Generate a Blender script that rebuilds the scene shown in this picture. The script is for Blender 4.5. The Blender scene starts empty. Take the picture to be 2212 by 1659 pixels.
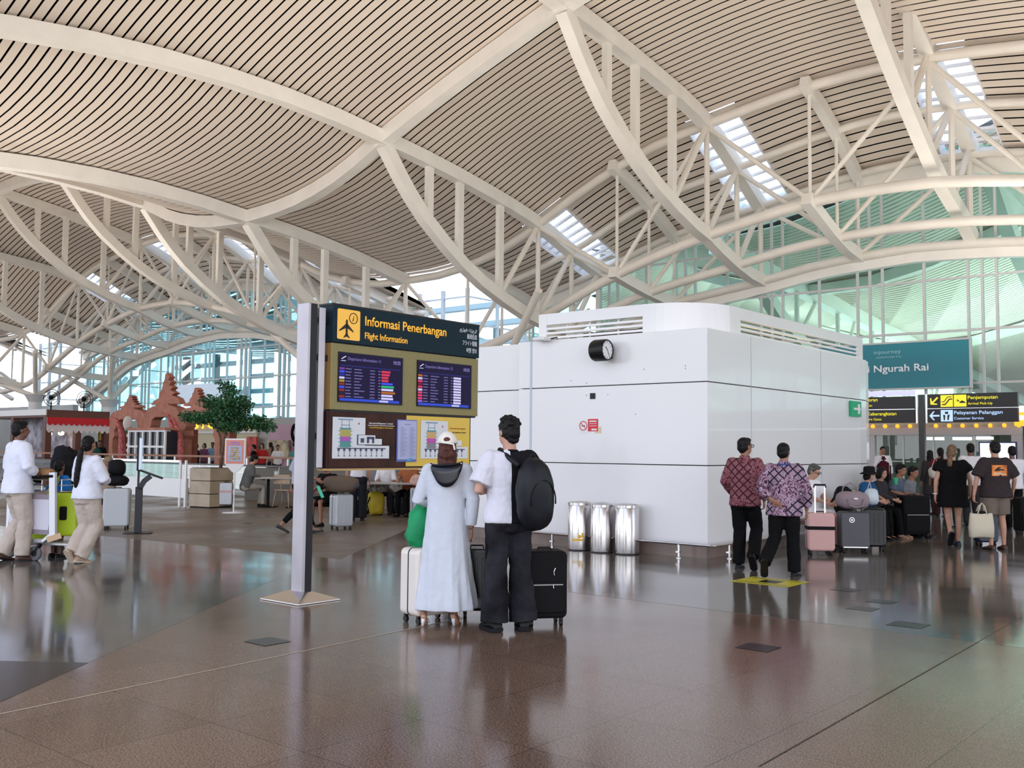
import bpy, bmesh, math, random
from mathutils import Vector, Matrix, noise
R=math.radians; pi=math.pi
random.seed(7)
sc=bpy.context.scene
# ---------------------------------------------------------------- camera
FPX=2150.0; CX=1106.0; CY=829.5
TH=math.atan(142.5/FPX); RO=.010
CAM=Vector((0,0,1.5))
_f=Vector((0,math.cos(TH),math.sin(TH))); _u0=Vector((0,-math.sin(TH),math.cos(TH))); _r0=Vector((1,0,0))
_w=_u0*math.cos(RO)-_r0*math.sin(RO); _r=_r0*math.cos(RO)+_u0*math.sin(RO)
cd=bpy.data.cameras.new('camera'); cam=bpy.data.objects.new('camera',cd); sc.collection.objects.link(cam)
cd.sensor_width=36; cd.lens=36*FPX/2212; cd.clip_end=800; cd.clip_start=.1
cam.matrix_world=Matrix(((_r.x,_w.x,-_f.x,CAM.x),(_r.y,_w.y,-_f.y,CAM.y),(_r.z,_w.z,-_f.z,CAM.z),(0,0,0,1)))
sc.camera=cam
# ---------------------------------------------------------------- light + exposure
sc.view_settings.view_transform='Standard'; sc.view_settings.look='None'
sc.view_settings.gamma=1; sc.view_settings.use_curve_mapping=False
sc.view_settings.exposure=0.0
wd=bpy.data.worlds.new('sky'); sc.world=wd; wd.use_nodes=True
nt=wd.node_tree; bg=nt.nodes['Background']
tc=nt.nodes.new('ShaderNodeTexCoord'); sx=nt.nodes.new('ShaderNodeSeparateXYZ'); rp=nt.nodes.new('ShaderNodeValToRGB')
nt.links.new(tc.outputs['Generated'],sx.inputs[0]); nt.links.new(sx.outputs['Z'],rp.inputs[0]); nt.links.new(rp.outputs[0],bg.inputs[0])
rp.color_ramp.elements[0].color=(.93,.97,1,1); rp.color_ramp.elements[0].position=0
rp.color_ramp.elements[1].color=(.62,.72,1,1); rp.color_ramp.elements[1].position=.55
bg.inputs[1].default_value=2.5
def area(name,loc,target,sx_,sy_,power,col):
    l=bpy.data.lights.new(name,'AREA'); l.shape='RECTANGLE'; l.size=sx_; l.size_y=sy_; l.energy=power; l.color=col
    o=bpy.data.objects.new(name,l); sc.collection.objects.link(o); o.location=loc
    o.rotation_euler=(Vector(target)-Vector(loc)).to_track_quat('-Z','Y').to_euler(); return o
# added area lights without fixtures, aimed up to brighten the ceilings
for i,(x,y,z,sz,p) in enumerate(((4.5,19,3.95,4,430),(-14,28,4.2,7,400),(-22,42,4.2,8,950),(12,8,4.2,6,430),(-13,12,4.2,8,150),(0,-2,4.5,6,400),(14,26,4.4,5,460),(-40,56,4.2,8,800),(-3,24,4.2,5,480),(30,48,2.0,14,3200),(44,34,2.0,14,2600),(16,62,2.0,14,2400))):
    area('ceiling_fill',(x,y,z),(x,y,z+10),sz,sz,p,(1,.92,.82) if i<9 else (1,1,.97))
area('front_fill',(0,-14,5.5),(0,10,2.0),44,8,1150,(1,.975,.95))  # added frontal fill for people and kiosk, unseen behind the camera
# ---------------------------------------------------------------- frames
U=Vector((math.sin(R(40)),math.cos(R(40)),0)); V=Vector((-U.y,U.x,0)); Z=Vector((0,0,1))
def AB(a,b,z=0): return U*a+V*b+Z*z
def ray(px,py): return _f+_r*((px-CX)/FPX)-_w*((py-CY)/FPX)
def G(px,py,z=0):
    q=ray(px,py); return CAM+q*((z-1.5)/q.z)
def DY(px,py,Y):
    q=ray(px,py); return CAM+q*(Y/q.y)
def ONA(px,py,a):
    q=ray(px,py); P=CAM+q*(a/q.dot(U)); return P.dot(V),P.z
def ONB(px,py,b):
    q=ray(px,py); P=CAM+q*(b/q.dot(V)); return P.dot(U),P.z
AZ=-R(40)   # rotation about z that turns +Y into U
# ---------------------------------------------------------------- materials
MATS={}
def mat(name,col,rough=.5,metal=0.,nz=None,bump=None,emit=None,spec=.5,coat=0,alpha=None):
    if name in MATS: return MATS[name]
    m=bpy.data.materials.new(name); m.use_nodes=True; t=m.node_tree; b=t.nodes['Principled BSDF']
    c=tuple(col)+(1,)
    b.inputs['Base Color'].default_value=c; b.inputs['Roughness'].default_value=rough; b.inputs['Metallic'].default_value=metal
    b.inputs['Specular IOR Level'].default_value=spec; b.inputs['Coat Weight'].default_value=coat
    tcn=None
    if nz or bump:
        tcn=t.nodes.new('ShaderNodeTexCoord')
    if nz:
        n=t.nodes.new('ShaderNodeTexNoise'); n.inputs['Scale'].default_value=nz[0]; n.inputs['Detail'].default_value=4
        r=t.nodes.new('ShaderNodeValToRGB'); k=nz[1]
        r.color_ramp.elements[0].position=.3; r.color_ramp.elements[1].position=.7
        r.color_ramp.elements[0].color=(c[0]*(1-k),c[1]*(1-k),c[2]*(1-k),1); r.color_ramp.elements[1].color=(min(1,c[0]*(1+k)),min(1,c[1]*(1+k)),min(1,c[2]*(1+k)),1)
        t.links.new(tcn.outputs['Object'],n.inputs['Vector']); t.links.new(n.outputs['Fac'],r.inputs[0]); t.links.new(r.outputs[0],b.inputs['Base Color'])
    if bump:
        n=t.nodes.new('ShaderNodeTexNoise'); n.inputs['Scale'].default_value=bump[0]; n.inputs['Detail'].default_value=3
        bp=t.nodes.new('ShaderNodeBump'); bp.inputs['Strength'].default_value=bump[1]; bp.inputs['Distance'].default_value=bump[2] if len(bump)>2 else .01
        t.links.new(tcn.outputs['Object'],n.inputs['Vector']); t.links.new(n.outputs['Fac'],bp.inputs['Height']); t.links.new(bp.outputs[0],b.inputs['Normal'])
    if emit: b.inputs['Emission Color'].default_value=tuple(emit[0])+(1,); b.inputs['Emission Strength'].default_value=emit[1]
    MATS[name]=m; return m
def glassmat(name,tint,refl=.08,rough=0.0):
    m=bpy.data.materials.new(name); m.use_nodes=True; t=m.node_tree; t.nodes.clear()
    o=t.nodes.new('ShaderNodeOutputMaterial'); tr=t.nodes.new('ShaderNodeBsdfTransparent'); gl=t.nodes.new('ShaderNodeBsdfGlossy'); mx=t.nodes.new('ShaderNodeMixShader')
    lw=t.nodes.new('ShaderNodeLayerWeight'); lw.inputs[0].default_value=.25
    ma=t.nodes.new('ShaderNodeMath'); ma.operation='MULTIPLY_ADD'; ma.inputs[1].default_value=.5; ma.inputs[2].default_value=refl
    tr.inputs[0].default_value=tuple(tint)+(1,); gl.inputs['Roughness'].default_value=rough
    t.links.new(lw.outputs['Fresnel'],ma.inputs[0]); t.links.new(ma.outputs[0],mx.inputs[0]); t.links.new(tr.outputs[0],mx.inputs[1]); t.links.new(gl.outputs[0],mx.inputs[2]); t.links.new(mx.outputs[0],o.inputs[0])
    MATS[name]=m; return m
# ---------------------------------------------------------------- mesh builder
def frame(d):
    d=d.normalized(); a=Z if abs(d.z)<.95 else Vector((0,1,0))
    x=d.cross(a).normalized(); y=x.cross(d).normalized(); return x,y
class MB:
    def __init__(s): s.v=[]; s.f=[]; s.m=[]; s.cur=0
    def add(s,vs,fs):
        o=len(s.v); s.v+= [tuple(p) for p in vs]
        for f in fs: s.f.append(tuple(i+o for i in f)); s.m.append(s.cur)
        return s
    def obb(s,c,ex,ey,ez):
        c=Vector(c); vs=[c+ex*i+ey*j+ez*k for i in(-1,1) for j in(-1,1) for k in(-1,1)]
        return s.add(vs,[(0,1,3,2),(4,6,7,5),(0,4,5,1),(2,3,7,6),(0,2,6,4),(1,5,7,3)])
    def box(s,c,sz,rz=0,M=None):
        m=Matrix.Rotation(rz,3,'Z')
        if M is not None: m=M
        return s.obb(c,m@Vector((sz[0]/2,0,0)),m@Vector((0,sz[1]/2,0)),m@Vector((0,0,sz[2]/2)))
    def bb(s,x0,x1,y0,y1,z0,z1): return s.box(((x0+x1)/2,(y0+y1)/2,(z0+z1)/2),(abs(x1-x0),abs(y1-y0),abs(z1-z0)))
    def rings(s,rs,cap=True,close=False):
        n=len(rs[0]); vs=[p for r in rs for p in r]; fs=[]
        m=len(rs)
        for i in range(m if close else m-1):
            j=(i+1)%m
            for k in range(n):
                fs.append((i*n+k,i*n+(k+1)%n,j*n+(k+1)%n,j*n+k))
        if cap and not close: fs.append(tuple(range(n-1,-1,-1))); fs.append(tuple((m-1)*n+k for k in range(n)))
        return s.add(vs,fs)
    def tube(s,pts,rad,n=8,cap=True,flat=None):
        pts=[Vector(p) for p in pts]
        if not hasattr(rad,'__len__'): rad=[rad]*len(pts)
        rs=[]; px=None
        for i,p in enumerate(pts):
            d=(pts[min(i+1,len(pts)-1)]-pts[max(i-1,0)])
            x,y=frame(d); dn=d.normalized()
            if px is not None: x=(px-dn*px.dot(dn)).normalized()
            y=dn.cross(x)
            px=x
            rs.append([p+(x*math.cos(2*pi*k/n)+y*math.sin(2*pi*k/n))*rad[i] for k in range(n)])
        return s.rings(rs,cap)
    def limb(s,pts,rad,n=12):
        # tube with rounded ends
        pts=[Vector(p) for p in pts]; rad=list(rad)
        d0=(pts[0]-pts[1]).normalized(); d1=(pts[-1]-pts[-2]).normalized()
        P=[pts[0]+d0*rad[0]*.95,pts[0]+d0*rad[0]*.6]+pts+[pts[-1]+d1*rad[-1]*.6,pts[-1]+d1*rad[-1]*.95]
        Q=[rad[0]*.3,rad[0]*.8]+rad+[rad[-1]*.8,rad[-1]*.3]
        return s.tube(P,Q,n)
    def sweep(s,pts,w,h,up=Z):
        # rectangular section: w across, h along "up"
        pts=[Vector(p) for p in pts]; rs=[]
        for i,p in enumerate(pts):
            d=(pts[min(i+1,len(pts)-1)]-pts[max(i-1,0)]).normalized()
            x=d.cross(up).normalized(); y=x.cross(d).normalized()
            rs.append([p+x*w/2+y*h/2,p-x*w/2+y*h/2,p-x*w/2-y*h/2,p+x*w/2-y*h/2])
        return s.rings(rs)
    def ell(s,c,r,M=None,nu=14,nv=9,pw=1.0):
        c=Vector(c); M=M or Matrix.Identity(3); rs=[]
        for i in range(1,nv):
            t=pi*i/nv
            rs.append([c+M@Vector((r[0]*math.sin(t)*math.cos(2*pi*k/nu),r[1]*math.sin(t)*math.sin(2*pi*k/nu),-r[2]*math.cos(t))) for k in range(nu)])
        o=len(s.v); n=nu
        top=c+M@Vector((0,0,r[2])); bot=c+M@Vector((0,0,-r[2]))
        vs=[p for q in rs for p in q]+[bot,top]; m=len(rs); fs=[]
        for i in range(m-1):
            for k in range(n): fs.append((i*n+k,i*n+(k+1)%n,(i+1)*n+(k+1)%n,(i+1)*n+k))
        for k in range(n): fs.append((m*n,(k+1)%n,k)); fs.append((m*n+1,(m-1)*n+k,(m-1)*n+(k+1)%n))
        return s.add(vs,fs)
    def lathe(s,prof,c=(0,0,0),n=24):
        c=Vector(c)
        return s.rings([[c+Vector((r*math.cos(2*pi*k/n),r*math.sin(2*pi*k/n),z)) for k in range(n)] for r,z in prof])
    def prism(s,poly,o,ex,ey,ez,t):
        # poly in (ex,ey) plane, extruded by t along ez
        o=Vector(o); a=[o+ex*p[0]+ey*p[1] for p in poly]; b=[p+ez*t for p in a]
        n=len(a); return s.add(a+b,[tuple(range(n-1,-1,-1)),tuple(range(n,2*n))]+[(i,(i+1)%n,n+(i+1)%n,n+i) for i in range(n)])
    def quad(s,a,b,c,d): return s.add([a,b,c,d],[(0,1,2,3)])
    def build(s,name,mats,parent=None,smooth=False,bevel=0,seg=2,autos=False):
        me=bpy.data.meshes.new(name); me.from_pydata(s.v,[],s.f)
        if not isinstance(mats,(list,tuple)): mats=[mats]
        for m in mats: me.materials.append(m)
        for p,i in zip(me.polygons,s.m): p.material_index=i; p.use_smooth=smooth
        bm=bmesh.new(); bm.from_mesh(me); bmesh.ops.recalc_face_normals(bm,faces=bm.faces); bm.to_mesh(me); bm.free()
        o=bpy.data.objects.new(name,me); sc.collection.objects.link(o)
        if parent: o.parent=parent
        if bevel:
            b=o.modifiers.new('bevel','BEVEL'); b.width=bevel; b.segments=seg; b.limit_method='ANGLE'; b.angle_limit=R(40)
        if autos:
            for e in me.edges: pass
            me.set_sharp_from_angle(angle=R(40))
        return o
def empty(name,loc=(0,0,0),rz=0):
    o=bpy.data.objects.new(name,None); sc.collection.objects.link(o); o.location=loc; o.rotation_euler=(0,0,rz); o.empty_display_size=.1; return o
def tag(o,label,cat,group=None,kind=None):
    o['label']=label; o['category']=cat
    if group: o['group']=group
    if kind: o['kind']=kind
    return o
def struct(o): o['kind']='structure'; return o
def copy_tree(o,parent=None):
    c=o.copy(); sc.collection.objects.link(c); c.parent=parent
    for ch in list(o.children): copy_tree(ch,c)
    return c
FONTM=0
def text(body,mt,parent,o,ex,ey,height,width=None,bold=0.0,name='lettering',align='LEFT',ext=.003,shear=0):
    # lettering laid in the (ex,ey) plane, cap height = height, fitted to width
    cu=bpy.data.curves.new(name,'FONT'); cu.body=body; cu.size=1; cu.offset=bold; cu.extrude=0; cu.resolution_u=3; cu.align_x='LEFT'; cu.shear=shear
    ob=bpy.data.objects.new(name,cu); sc.collection.objects.link(ob); bpy.context.view_layer.update()
    dg=bpy.context.evaluated_depsgraph_get(); me=bpy.data.meshes.new_from_object(ob.evaluated_get(dg)); bpy.data.objects.remove(ob)
    if len(me.vertices)==0: return None
    xs=[v.co.x for v in me.vertices]; x0,x1=min(xs),max(xs)
    k=height/.70; kx=k if width is None else width/(x1-x0)
    W=(x1-x0)*kx; off={'LEFT':0,'RIGHT':-W,'CENTER':-W/2}[align]
    ez=ex.cross(ey); o=Vector(o)
    for v in me.vertices: v.co=o+ex*((v.co.x-x0)*kx+off)+ey*(v.co.y*k)
    me.materials.clear(); me.materials.append(mt)
    ob=bpy.data.objects.new(name,me); sc.collection.objects.link(ob); ob.parent=parent
    sd=ob.modifiers.new('thick','SOLIDIFY'); sd.thickness=ext; sd.offset=1
    return ob
# interpolation helper (monotone-ish cubic)
def interp(tab,x):
    if x<=tab[0][0]: return tab[0][1]
    if x>=tab[-1][0]: return tab[-1][1]
    for i in range(len(tab)-1):
        if x<=tab[i+1][0]:
            x0,y0=tab[i]; x1,y1=tab[i+1]; h=x1-x0; d=(y1-y0)/h
            dl=(y0-tab[i-1][1])/(x0-tab[i-1][0]) if i>0 else d
            dr=(tab[i+2][1]-y1)/(tab[i+2][0]-x1) if i<len(tab)-2 else d
            m0=0 if dl*d<=0 else (dl+d)/2; m1=0 if dr*d<=0 else (dr+d)/2
            if i==0: m0=d
            if i==len(tab)-2: m1=d
            t=(x-x0)/h
            return (2*t**3-3*t*t+1)*y0+(t**3-2*t*t+t)*h*m0+(-2*t**3+3*t*t)*y1+(t**3-t*t)*h*m1
# ================================================================ base materials
def stone(name,c1,c2,rough,jc,tile,spec=.5):
    m=bpy.data.materials.new(name); m.use_nodes=True; t=m.node_tree; b=t.nodes['Principled BSDF']; L=t.links.new
    tc=t.nodes.new('ShaderNodeTexCoord'); mp=t.nodes.new('ShaderNodeMapping'); mp.inputs['Rotation'].default_value=(0,0,R(40)); L(tc.outputs['Object'],mp.inputs[0])
    vo=t.nodes.new('ShaderNodeTexNoise'); vo.inputs['Scale'].default_value=95; vo.inputs['Detail'].default_value=3; L(mp.outputs[0],vo.inputs['Vector'])
    r1=t.nodes.new('ShaderNodeValToRGB'); r1.color_ramp.elements[0].position=.36; r1.color_ramp.elements[1].position=.66
    r1.color_ramp.elements[0].color=tuple(c1)+(1,); r1.color_ramp.elements[1].color=tuple(c2)+(1,); L(vo.outputs['Fac'],r1.inputs[0])
    br=t.nodes.new('ShaderNodeTexBrick'); br.offset=0; br.inputs['Scale'].default_value=1; br.inputs['Brick Width'].default_value=tile; br.inputs['Row Height'].default_value=tile
    br.inputs['Mortar Size'].default_value=.0035; br.inputs['Mortar Smooth'].default_value=.2
    br.inputs['Color1'].default_value=(.90,.90,.90,1); br.inputs['Color2'].default_value=(1.08,1.08,1.08,1); br.inputs['Mortar'].default_value=tuple(jc)+(1,)
    L(mp.outputs[0],br.inputs['Vector'])
    mu=t.nodes.new('ShaderNodeMixRGB'); mu.blend_type='MULTIPLY'; mu.inputs[0].default_value=1; L(r1.outputs[0],mu.inputs[1]); L(br.outputs['Color'],mu.inputs[2])
    big=t.nodes.new('ShaderNodeTexNoise'); big.inputs['Scale'].default_value=.7; big.inputs['Detail'].default_value=5; L(mp.outputs[0],big.inputs['Vector'])
    mr=t.nodes.new('ShaderNodeMapRange'); mr.inputs['From Min'].default_value=.3; mr.inputs['From Max'].default_value=.7; mr.inputs['To Min'].default_value=rough*.7; mr.inputs['To Max'].default_value=rough*1.5
    L(big.outputs['Fac'],mr.inputs['Value']); L(mr.outputs[0],b.inputs['Roughness']); L(mu.outputs[0],b.inputs['Base Color'])
    wv=t.nodes.new('ShaderNodeTexNoise'); wv.inputs['Scale'].default_value=2.2; wv.inputs['Detail'].default_value=1; L(mp.outputs[0],wv.inputs['Vector'])
    bp=t.nodes.new('ShaderNodeBump'); bp.inputs['Strength'].default_value=.25; bp.inputs['Distance'].default_value=.004; L(wv.outputs['Fac'],bp.inputs['Height']); L(bp.outputs[0],b.inputs['Normal'])
    b.inputs['Specular IOR Level'].default_value=spec
    MATS[name]=m; return m
m_floor=stone('granite brown',(.075,.047,.033),(.26,.172,.122),.14,(.30,.27,.24),.8,.36)
m_floor2=stone('granite grey',(.045,.040,.034),(.20,.18,.155),.10,(.6,.6,.6),1.2,.42)
m_floor3=stone('granite cafe',(.11,.085,.066),(.24,.19,.152),.34,(.8,.8,.8),.6,.25)
m_dark=mat('black granite',(.012,.011,.014),.22,spec=.25)
m_line=mat('brass strip',(.55,.47,.35),.35,.3)
m_slat=mat('ceiling slat',(.76,.66,.57),.6)
m_void=mat('ceiling void',(.006,.0055,.005),.95,spec=.02)
m_steel=mat('cream steel',(.90,.86,.80),.42,nz=(1.5,.04))
m_steel2=mat('cream steel pipe',(.88,.82,.74),.36,nz=(1.2,.06))
m_white=mat('white panel',(.80,.80,.81),.28,nz=(.9,.015),spec=.5)
m_frame=mat('grey frame',(.62,.62,.62),.4)
m_bar=mat('skylight bar',(.85,.83,.84),.5)
m_ss=mat('stainless',(.62,.60,.60),.22,1.0,nz=(3,.06))
m_ssd=mat('stainless dark',(.30,.28,.28),.3,1.0)
m_black=mat('black',(.007,.007,.009),.4,spec=.3)
m_blackm=mat('black matte',(.008,.008,.009),.75,spec=.15)
m_glassT=glassmat('teal glass',(.50,.86,.80),.05)
m_glassB=glassmat('teal glass bright',(.42,.80,.86),.05)
m_glassC=glassmat('clear glass',(.86,.94,.94),.04)
m_rail=glassmat('green edge glass',(.62,.82,.78),.01)
# ================================================================ roof geometry functions
BN=lambda k:16.7+7.45*k
def fold(b):
    m=abs(b-31.4)%40.8
    return m if m<=20.4 else 40.8-m
T22=[(0,10.15),(2.8,10.35),(5.2,10.9),(7.4,11.8),(10.8,13.0),(12.7,13.6),(14.7,14.2),(18,14.75),(20.4,14.9)]
T30=[(0,8.92),(2.1,8.97),(5.3,9.6),(7.1,10.32),(8.8,11.15),(10.7,11.92),(12.7,12.55),(14.8,12.9),(18.5,13.38),(20.4,13.45)]
T32=[(0,8.5),(3,8.6),(7.1,9.6),(10.7,11.05),(14.8,11.85),(18.5,12.5),(20.4,12.6)]
T34=[(0,8.0),(3,8.1),(7.1,9.0),(10.7,10.05),(14.8,10.72),(18.5,11.3),(20.4,11.4)]
B30=[(0,5.15),(4.1,5.6),(5.7,6.02),(7,6.49),(10.7,7.9),(12.7,8.48),(14.8,8.96),(16.7,9.3),(18.5,9.55),(20.4,9.62)]
B34=[(0,4.1),(2,4.3),(7,6.1),(9.5,7.1),(14.8,7.93),(17,8.28),(20.4,8.5)]
FB=[(22,0),(22.5,.12),(23,.24),(24,.43),(25.2,.60),(26.5,.75),(28,.87),(29.4,.96),(30.3,1.0)]
def top(a,b):
    m=fold(b); t22=interp(T22,m); t30=interp(T30,m)
    if a<=22:
        aa=max(a,6.0); return t22+.3-.012*(aa-17)**2
    return interp([(18,t22+.2),(22,t22),(26,.47*t22+.53*t30+.22),(30.3,t30),(32.5,interp(T32,m)),(34.6,interp(T34,m)),(38,interp(T34,m)-1.3)],a)
def bot(a,b):
    m=fold(b); t22=interp(T22,m); b30=interp(B30,m); b34=interp(B34,m)
    if a<=30.3:
        return t22-.12+(b30-t22+.12)*interp(FB,a)
    t=min(1,(a-30.3)/4.3); return b30+(b34-b30)*(1-(1-t)**1.6)
WALLA=34.75
# valley openings (no roof beyond the eave pipe)
VAL=[(28.35+40.8*k,34.6+40.8*k) for k in (0,1)]
B0,B1=-16.0,98.0
mains=[k for k in range(-3,11)]
# ---- slatted ceiling
def intervals(a):
    if a<30.45: return [(B0,B1)]
    cuts=list(VAL)+[(BN(k)-1.0,BN(k)+.95) for k in mains if not any(v0-1<BN(k)<v1+1 for v0,v1 in VAL)]
    cuts.sort(); out=[]; s=B0
    for c0,c1 in cuts:
        if c0>s: out.append((s,c0))
        s=max(s,c1)
    if s<B1: out.append((s,B1))
    return out
def strip(mb,a0,a1,b0,b1,dz,thick=.05,step=1.1):
    n=max(2,int((b1-b0)/step)+1)
    rs=[]
    for i in range(n+1):
        b=b0+(b1-b0)*i/n
        z0=top(a0,b)+dz; z1=top(a1,b)+dz
        rs.append([AB(a0,b,z0),AB(a1,b,z1),AB(a1,b,z1+thick),AB(a0,b,z0+thick)])
    mb.rings(rs,cap=False)
mb=MB(); pit=.295; a=-4.0
while a<35.0:
    for b0,b1 in intervals(a+.1): strip(mb,a,a+pit-.062,b0,b1,.27,.012)
    a+=pit
ceil=struct(mb.build('ceiling',m_slat))
mb=MB()
aa=[-4,2,8,12,16,19,22,24,26,28,30.4]
for i in range(len(aa)-1): strip(mb,aa[i],aa[i+1],B0,B1,.48,.03)
for a0,a1 in ((30.4,32.5),(32.5,35.05)):
    for b0,b1 in intervals(a0+.1): strip(mb,a0,a1,b0,b1,.48,.03)
struct(mb.build('ceiling_backing',m_void))
# skylight strips beside each main truss: white bars + side curbs + sky glass above
k_i=0
for k in mains:
    bn=BN(k)
    if any(v0-1<bn<v1+1 for v0,v1 in VAL): continue
    k_i+=1
    mb=MB(); a=30.55
    while a<35:
        mb.sweep([AB(a,bn-1.0,top(a,bn-1)+.42),AB(a,bn+.95,top(a,bn+.95)+.42)],.10,.09); a+=.42
    for sb in (-1.0,.95):
        mb.sweep([AB(x,bn+sb,top(x,bn+sb)+.5) for x in (30.5,32,33.5,35)],.05,.5)
    o=struct(mb.build('window_%d'%(10+k_i),m_bar))
    g=MB(); g.quad(AB(30.5,bn-1,top(30.5,bn)+.75),AB(35,bn-1,top(35,bn)+.75),AB(35,bn+.95,top(35,bn)+.75),AB(30.5,bn+.95,top(30.5,bn)+.75))
    g.build('glass_pane',m_glassC,o)
# ---- main trusses
def pathab(f,b,a0,a1,n,dz=0): return [AB(a0+(a1-a0)*i/n,b,f(a0+(a1-a0)*i/n,b)+dz) for i in range(n+1)]
NM1B=[(22.6,15.6),(23.4,14.75),(25.25,13.33),(26.92,12.24),(29.54,10.7),(31.21,9.83),(33.3,9.15),(34.6,8.55)]
NM1T=[(22,15.9),(25,15.4),(28.3,14.44),(30.5,13.5),(32.5,12.55),(34.6,11.6)]
wher={-3:'',-2:'',-1:'at far right, cut by the top edge',0:'with its head at the top edge, above the kiosk',
 1:'whose head meets four beams above the flight board',2:'coming down behind the left end of the flight board',3:'sweeping down to the steel post',
 4:'second left of the flight board',5:'third left of the flight board',6:'far left, low beyond the shops',7:'far left, deeper in the hall',8:'eighth into the far left',9:'last one in the far left'}
def main_truss(k):
    b=BN(k); val=any(v0-1<b<v1+1 for v0,v1 in VAL); aend=30.5 if val else 34.7
    t=tag(empty('roof_truss',AB(22,b,top(22,b))),'curved cream roof truss '+wher[k],'roof truss','main roof trusses')
    t.location=(0,0,0)
    ft=(lambda a,b_: interp(NM1T,a)) if k==-1 else top
    fb=(lambda a,b_: interp(NM1B,a)) if k==-1 else bot
    m=MB(); 
    pa=pathab(top,b,4,22,9)+[AB(a,b,ft(a,b)) for a in (23,24,25.5,27,28.5,29.5,30.3,31.2,32,33,34,34.7) if a<=aend+.01]
    m.sweep(pa,.42,.46); m.build('top_chord',m_steel,t)
    m=MB(); aa=[22.05,22.4,22.8,23.3,24,25,26,27,28.2,29.4,30.3]+([31.2,32.2,33.4,34.7] if not val else [])
    if k==-1: aa=[22.3]+aa[3:]
    m.sweep([AB(a,b,fb(a,b)) for a in aa],.38,.42); m.build('bottom_chord',m_steel,t)
    posts=(24.2,25.75,27.98) if k!=-1 else (24.6,26.75,28.55)
    for a in posts: m=MB(); m.sweep([AB(a,b,fb(a,b)),AB(a,b,ft(a,b))],.2,.26,up=U); m.build('post',m_steel,t)
    lev=[30.3] if val else [30.3,32.5,34.4]
    prev=posts[-1]
    for a in lev:
        m=MB(); m.tube([AB(a,b,fb(a,b)),AB(a,b,ft(a,b))],.095); m.build('post',m_steel2,t,smooth=True,autos=True)
        m=MB(); m.tube([AB(a-.1,b,ft(a,b)-.2),AB(prev+.15,b,fb(prev,b)+.2)],.105); m.build('diagonal',m_steel2,t,smooth=True,autos=True)
        prev=a
    return t
for k in range(-1,10): main_truss(k)
# ---- half trusses between the main ones
hw={-2:'beyond the right edge',2:'behind the flight board',6:'far left of the left glass wall',7:'far left, over the second valley',8:'last in the far left',-1:'at the right, above the teal airport banner',0:'directly above the right half of the white kiosk',1:'above the left end of the kiosk',3:'left of the flight board behind the sweeping trusses',4:'at the crown of the left glass wall',5:'over the left side of the left glass wall'}
for k in range(-2,9):
    b=BN(k)+3.73
    if any(v0<b<v1 for v0,v1 in VAL): continue
    t=tag(empty('half_truss'),'short cream half truss '+hw[k],'roof truss','half trusses along the glass wall')
    m=MB(); m.sweep([AB(a,b,top(a,b)-.1) for a in (29.9,31.2,32.5,33.6,34.7)],.3,.42); m.build('top_chord',m_steel,t)
    m=MB(); m.sweep([AB(a,b,bot(a,b)) for a in (30.0,31,32,33.2,34.7)],.34,.40); m.build('bottom_chord',m_steel,t)
    for a in (30.3,32.5,34.4):
        m=MB(); m.tube([AB(a,b,bot(a,b)),AB(a,b,top(a,b))],.06); m.build('hanger',m_steel2,t,smooth=True,autos=True)
# ---- curved ribs along the hall
m=MB(); bs=[B0+(B1-B0)*i/110 for i in range(111)]
m.sweep([AB(22,b,interp(T22,fold(b))) for b in bs],.42,.46)
tag(m.build('cross_rib',m_steel),'curved cream rib linking the heads of the main trusses, dipping behind the flight board','roof rib')
wher2={30.3:'first from the hall side',32.5:'middle of the three',34.4:'closest to the glass wall'}
for a,rt,rb in ((30.3,.165,.175),(32.5,.13,.16),(34.4,.13,.16)):
    t=tag(empty('pipe_girder'),'long arched girder of round cream pipes with crossed braces, '+wher2[a],'pipe girder','arched pipe girders')
    segs=[(B0,B1)] if a==30.3 else [(VAL[0][1]-40.8+.0 if 0 else B0,VAL[0][0]),(VAL[0][1],VAL[1][0]),(VAL[1][1],B1)]
    for s0,s1 in segs:
        n=int((s1-s0)/1.2)
        bb_=[s0+(s1-s0)*i/n for i in range(n+1)]
        m=MB(); m.tube([AB(a,b,top(a,b)-.02) for b in bb_],rt,10); m.build('upper_pipe',m_steel2,t,smooth=True)
        m=MB(); m.tube([AB(a,b,bot(a,b)) for b in bb_],rb,10); m.build('lower_pipe',m_steel2,t,smooth=True)
    for k in range(-2,9):
        b=BN(k)
        if any(v0-4<b<v1+4 for v0,v1 in VAL) and a>30.5 : 
            if any(v0-1<b<v1+1 for v0,v1 in VAL): continue
        for d in (-3.73,3.73):
            if any(v0<b+d<v1 for v0,v1 in VAL): continue
            m=MB(); m.tube([AB(a,b,top(a,b)-.1),AB(a,b+d,bot(a,b+d)+.05)],.082); m.build('brace',m_steel2,t,smooth=True,autos=True)
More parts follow.
